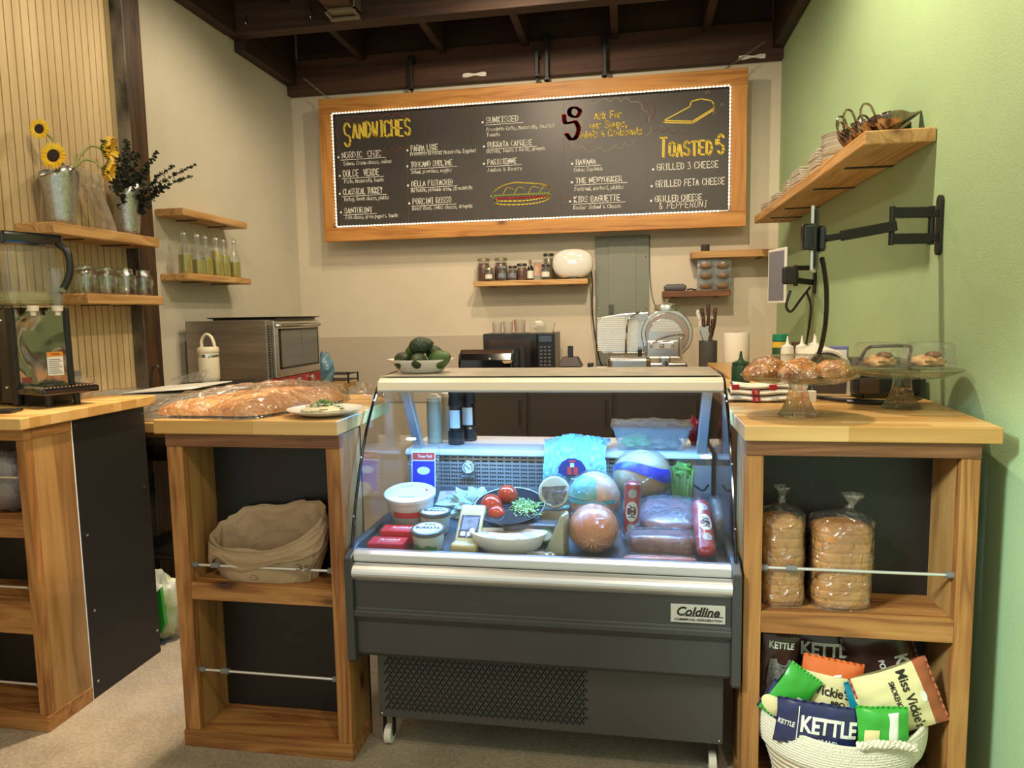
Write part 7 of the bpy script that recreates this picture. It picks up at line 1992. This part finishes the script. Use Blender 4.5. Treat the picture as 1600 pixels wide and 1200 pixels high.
snack('brown snack bag with white lettering standing at the back centre of the basket', (.570, 2.078, .365), (-.10, -.06, 0), .215, .250, .020, M_kbr, None, 1, full(.95, .0, .038, -.08), [('silver_mark', [(-.015 + .10, -.01), (.008 + .10, -.01), (.008 + .10, -.035), (-.015 + .10, -.035)], M_kgy)])
snack('brown snack bag turned on its side at the back right of the basket', (.725, 2.066, .365), (-.08, 1.28, 0), .235, .185, .020, M_kbr, None, 2, full(.90, .035, .045, 0))
snack('dark snack bag mostly hidden at the back left under the shelf', (.410, 2.092, .395), (-.05, -.15, 0), .14, .190, .014, M_knv, None, 3, [('KETTLE', .040, 0, .055, .115, M_kgy, .001, 0)])
snack('narrow brown snack bag with a nutrition table at the left of the basket', (.418, 2.022, .345), (.05, .10, .1), .105, .240, .016, M_kbr, None, 4, [('KETTLE', .026, .0, .094, .07, M_kwh, .0006, 0)], [('nutrition_table', [(-.030, .055), (.030, .055), (.026, -.09), (-.030, -.09)], M_kgy)])
snack('orange and cream snack bag in the middle of the basket', (.548, 1.972, .322), (-.10, .16, 0), .165, .190, .018, M_kcr, M_kor, 5, [('Vickie\'s', .036, .004, .012, .095, M_kbk, .0006, -.03), ('BBQ', .020, .022, -.018, .038, M_kbk, .0003, 0)], [('white_tag', [(.0, .060), (.02, .066), (.022, .060), (.002, .054)], M_kwh), ('chip_picture', ell(.035, -.058, .022, .015), M_kor)], .22)
snack('green cream fronted snack bag leaning left of the orange one', (.440, 1.940, .330), (-.10, .62, 0), .100, .150, .015, M_kgr, None, 6, [('V', .030, -.01, -.036, .02, M_kbk, .0006, -.7)], [('cream_front', ell(-.012, -.050, .046, .026), M_kcr), ('white_tag', [(.012, .010), (.034, .010), (.034, -.006), (.012, -.006)], M_kwh)])
snack('small teal and cream snack bag between the two cream bags', (.640, 1.950, .305), (-.10, -.25, .1), .080, .140, .012, M_kcr, M_kte, 7, [], [('teal_blob', ell(.008, -.01, .024, .014), M_kte), ('teal_edge', [(-.042, .07), (-.022, .07), (-.018, .0), (-.034, -.02), (-.042, -.02)], M_kte)], .2)
snack('rust and cream snack bag leaning right over the basket rim', (.722, 1.945, .335), (-.12, 1.20, -.05), .190, .200, .018, M_kcr, M_kru, 8, [('Miss Vickie\'s', .036, .0, .026, .166, M_kbk, .0005, 0), ('SMOKEHOUSE', .020, -.012, -.008, .100, M_kbk, .0002, 0)], [('chip_picture', ell(.03, -.050, .026, .020), M_kru), ('white_badge', ell(.0, .060, .016, .009, 14), M_kwh)], .18)
snack('navy snack bag with large white lettering at the front of the basket', (.500, 1.902, .268), (-.06, .10, 0), .215, .115, .014, M_knv, None, 9, [('KETTLE', .062, .028, .002, .145, M_kwh, .0020, 0), ('BRAND', .015, .03, -.038, .05, M_kwh, .0003, 0), ('KETTLE', .020, -.080, -.002, .042, M_kwh, .0005, -.1)], [('fold_line', [(-.052, .05), (-.0495, .05), (-.0495, -.05), (-.052, -.05)], M_kwh)])
snack('flattened navy snack bag folded along the left basket rim', (.424, 1.935, .300), (-.15, .52, -.25), .115, .085, .010, M_knv, None, 10, [], [('nutrition_table', [(-.045, .02), (-.005, .02), (-.005, -.025), (-.045, -.025)], M_kgy)])
snack('bright green snack bag lying at the front right of the basket', (.668, 1.900, .272), (-.10, -.03, .05), .135, .110, .016, M_kgr, None, 11, [], [('white_band', [(.012, .047), (.040, .049), (.034, -.040), (.006, -.042)], M_kwh), ('cream_label', [(-.050, .002), (-.012, .004), (-.018, -.036), (-.054, -.038)], M_kcr)])
snack('dark brown snack bag standing behind the basket at the right', (.812, 2.085, .185), (.0, .05, 0), .075, .240, .012, M_kbr, None, 12, [('KETTLE', .022, 0, .05, .05, M_kgy, .0005, 0)], [('line', [(-.035, -.02), (.035, -.02), (.035, -.023), (-.035, -.023)], M_kgy)])

# ------------------------------------------------------------------ seen through the gap beside the black panel
t = thing('shopping_bag', 'colourful printed bag standing on the floor in the gap', 'bag', (-2.055, 2.63, 0), .1)
M_prt = P('printed_bag', (.60, .60, .56), .4, c2=(.42, .50, .03), nscale=7)
m = MB(); m.sm = False; crumple(m, 0, 0, .155, .11, .06, .16, .25, 4, 2.4, 28, 18, -.95); m.build('bag', M_prt, t)
def blob(nm, poly, mt, y=-.068): 
    m = MB(); m.prism(poly[::-1], y, y + .02, 'y'); m.build(nm, mt, t, bevel=.002)
blob('red_print', [(-.08, .27), (.01, .28), (.0, .25), (-.08, .245)], M_inkr, -.062)
blob('red_print', [(-.03, .16), (.0, .18), (.0, .06), (-.02, .06)], M_inkr)
blob('green_print', [(.02, .22), (.06, .26), (.07, .10), (.045, .05)], M_kgr, -.066)
t = thing('plastic_cover', 'clear plastic cover lying on a dark rack in the gap', 'cover', (-2.10, 2.76, .60))
t.location = (-2.16, 2.95, .7605)
m = MB(); m.sm = False; crumple(m, 0, 0, .075, .12, .07, .08, .4, 6, 2.5, 20, 12, -.9); m.build('cover', clear('grey_film', (.8, .8, .8), .15, 1.5, bmp=.5, haze=.25, hazec=(.22, .2, .18)), t)
t = thing('storage_rack', 'black wire storage rack under the lower worktop', 'rack', (-2.46, 2.85, 0))
for z in (.28, .755):
    m = MB()
    m.box(0, .52, 0, .4, z - .004, z)
    m.build('rack_shelf', M_blackmt, t)
for x in (.01, .51):
    for y in (.01, .39):
        m = MB(); m.cyl((x, y, 0), (x, y, .88), .01); m.build('upright', M_blackmt, t)
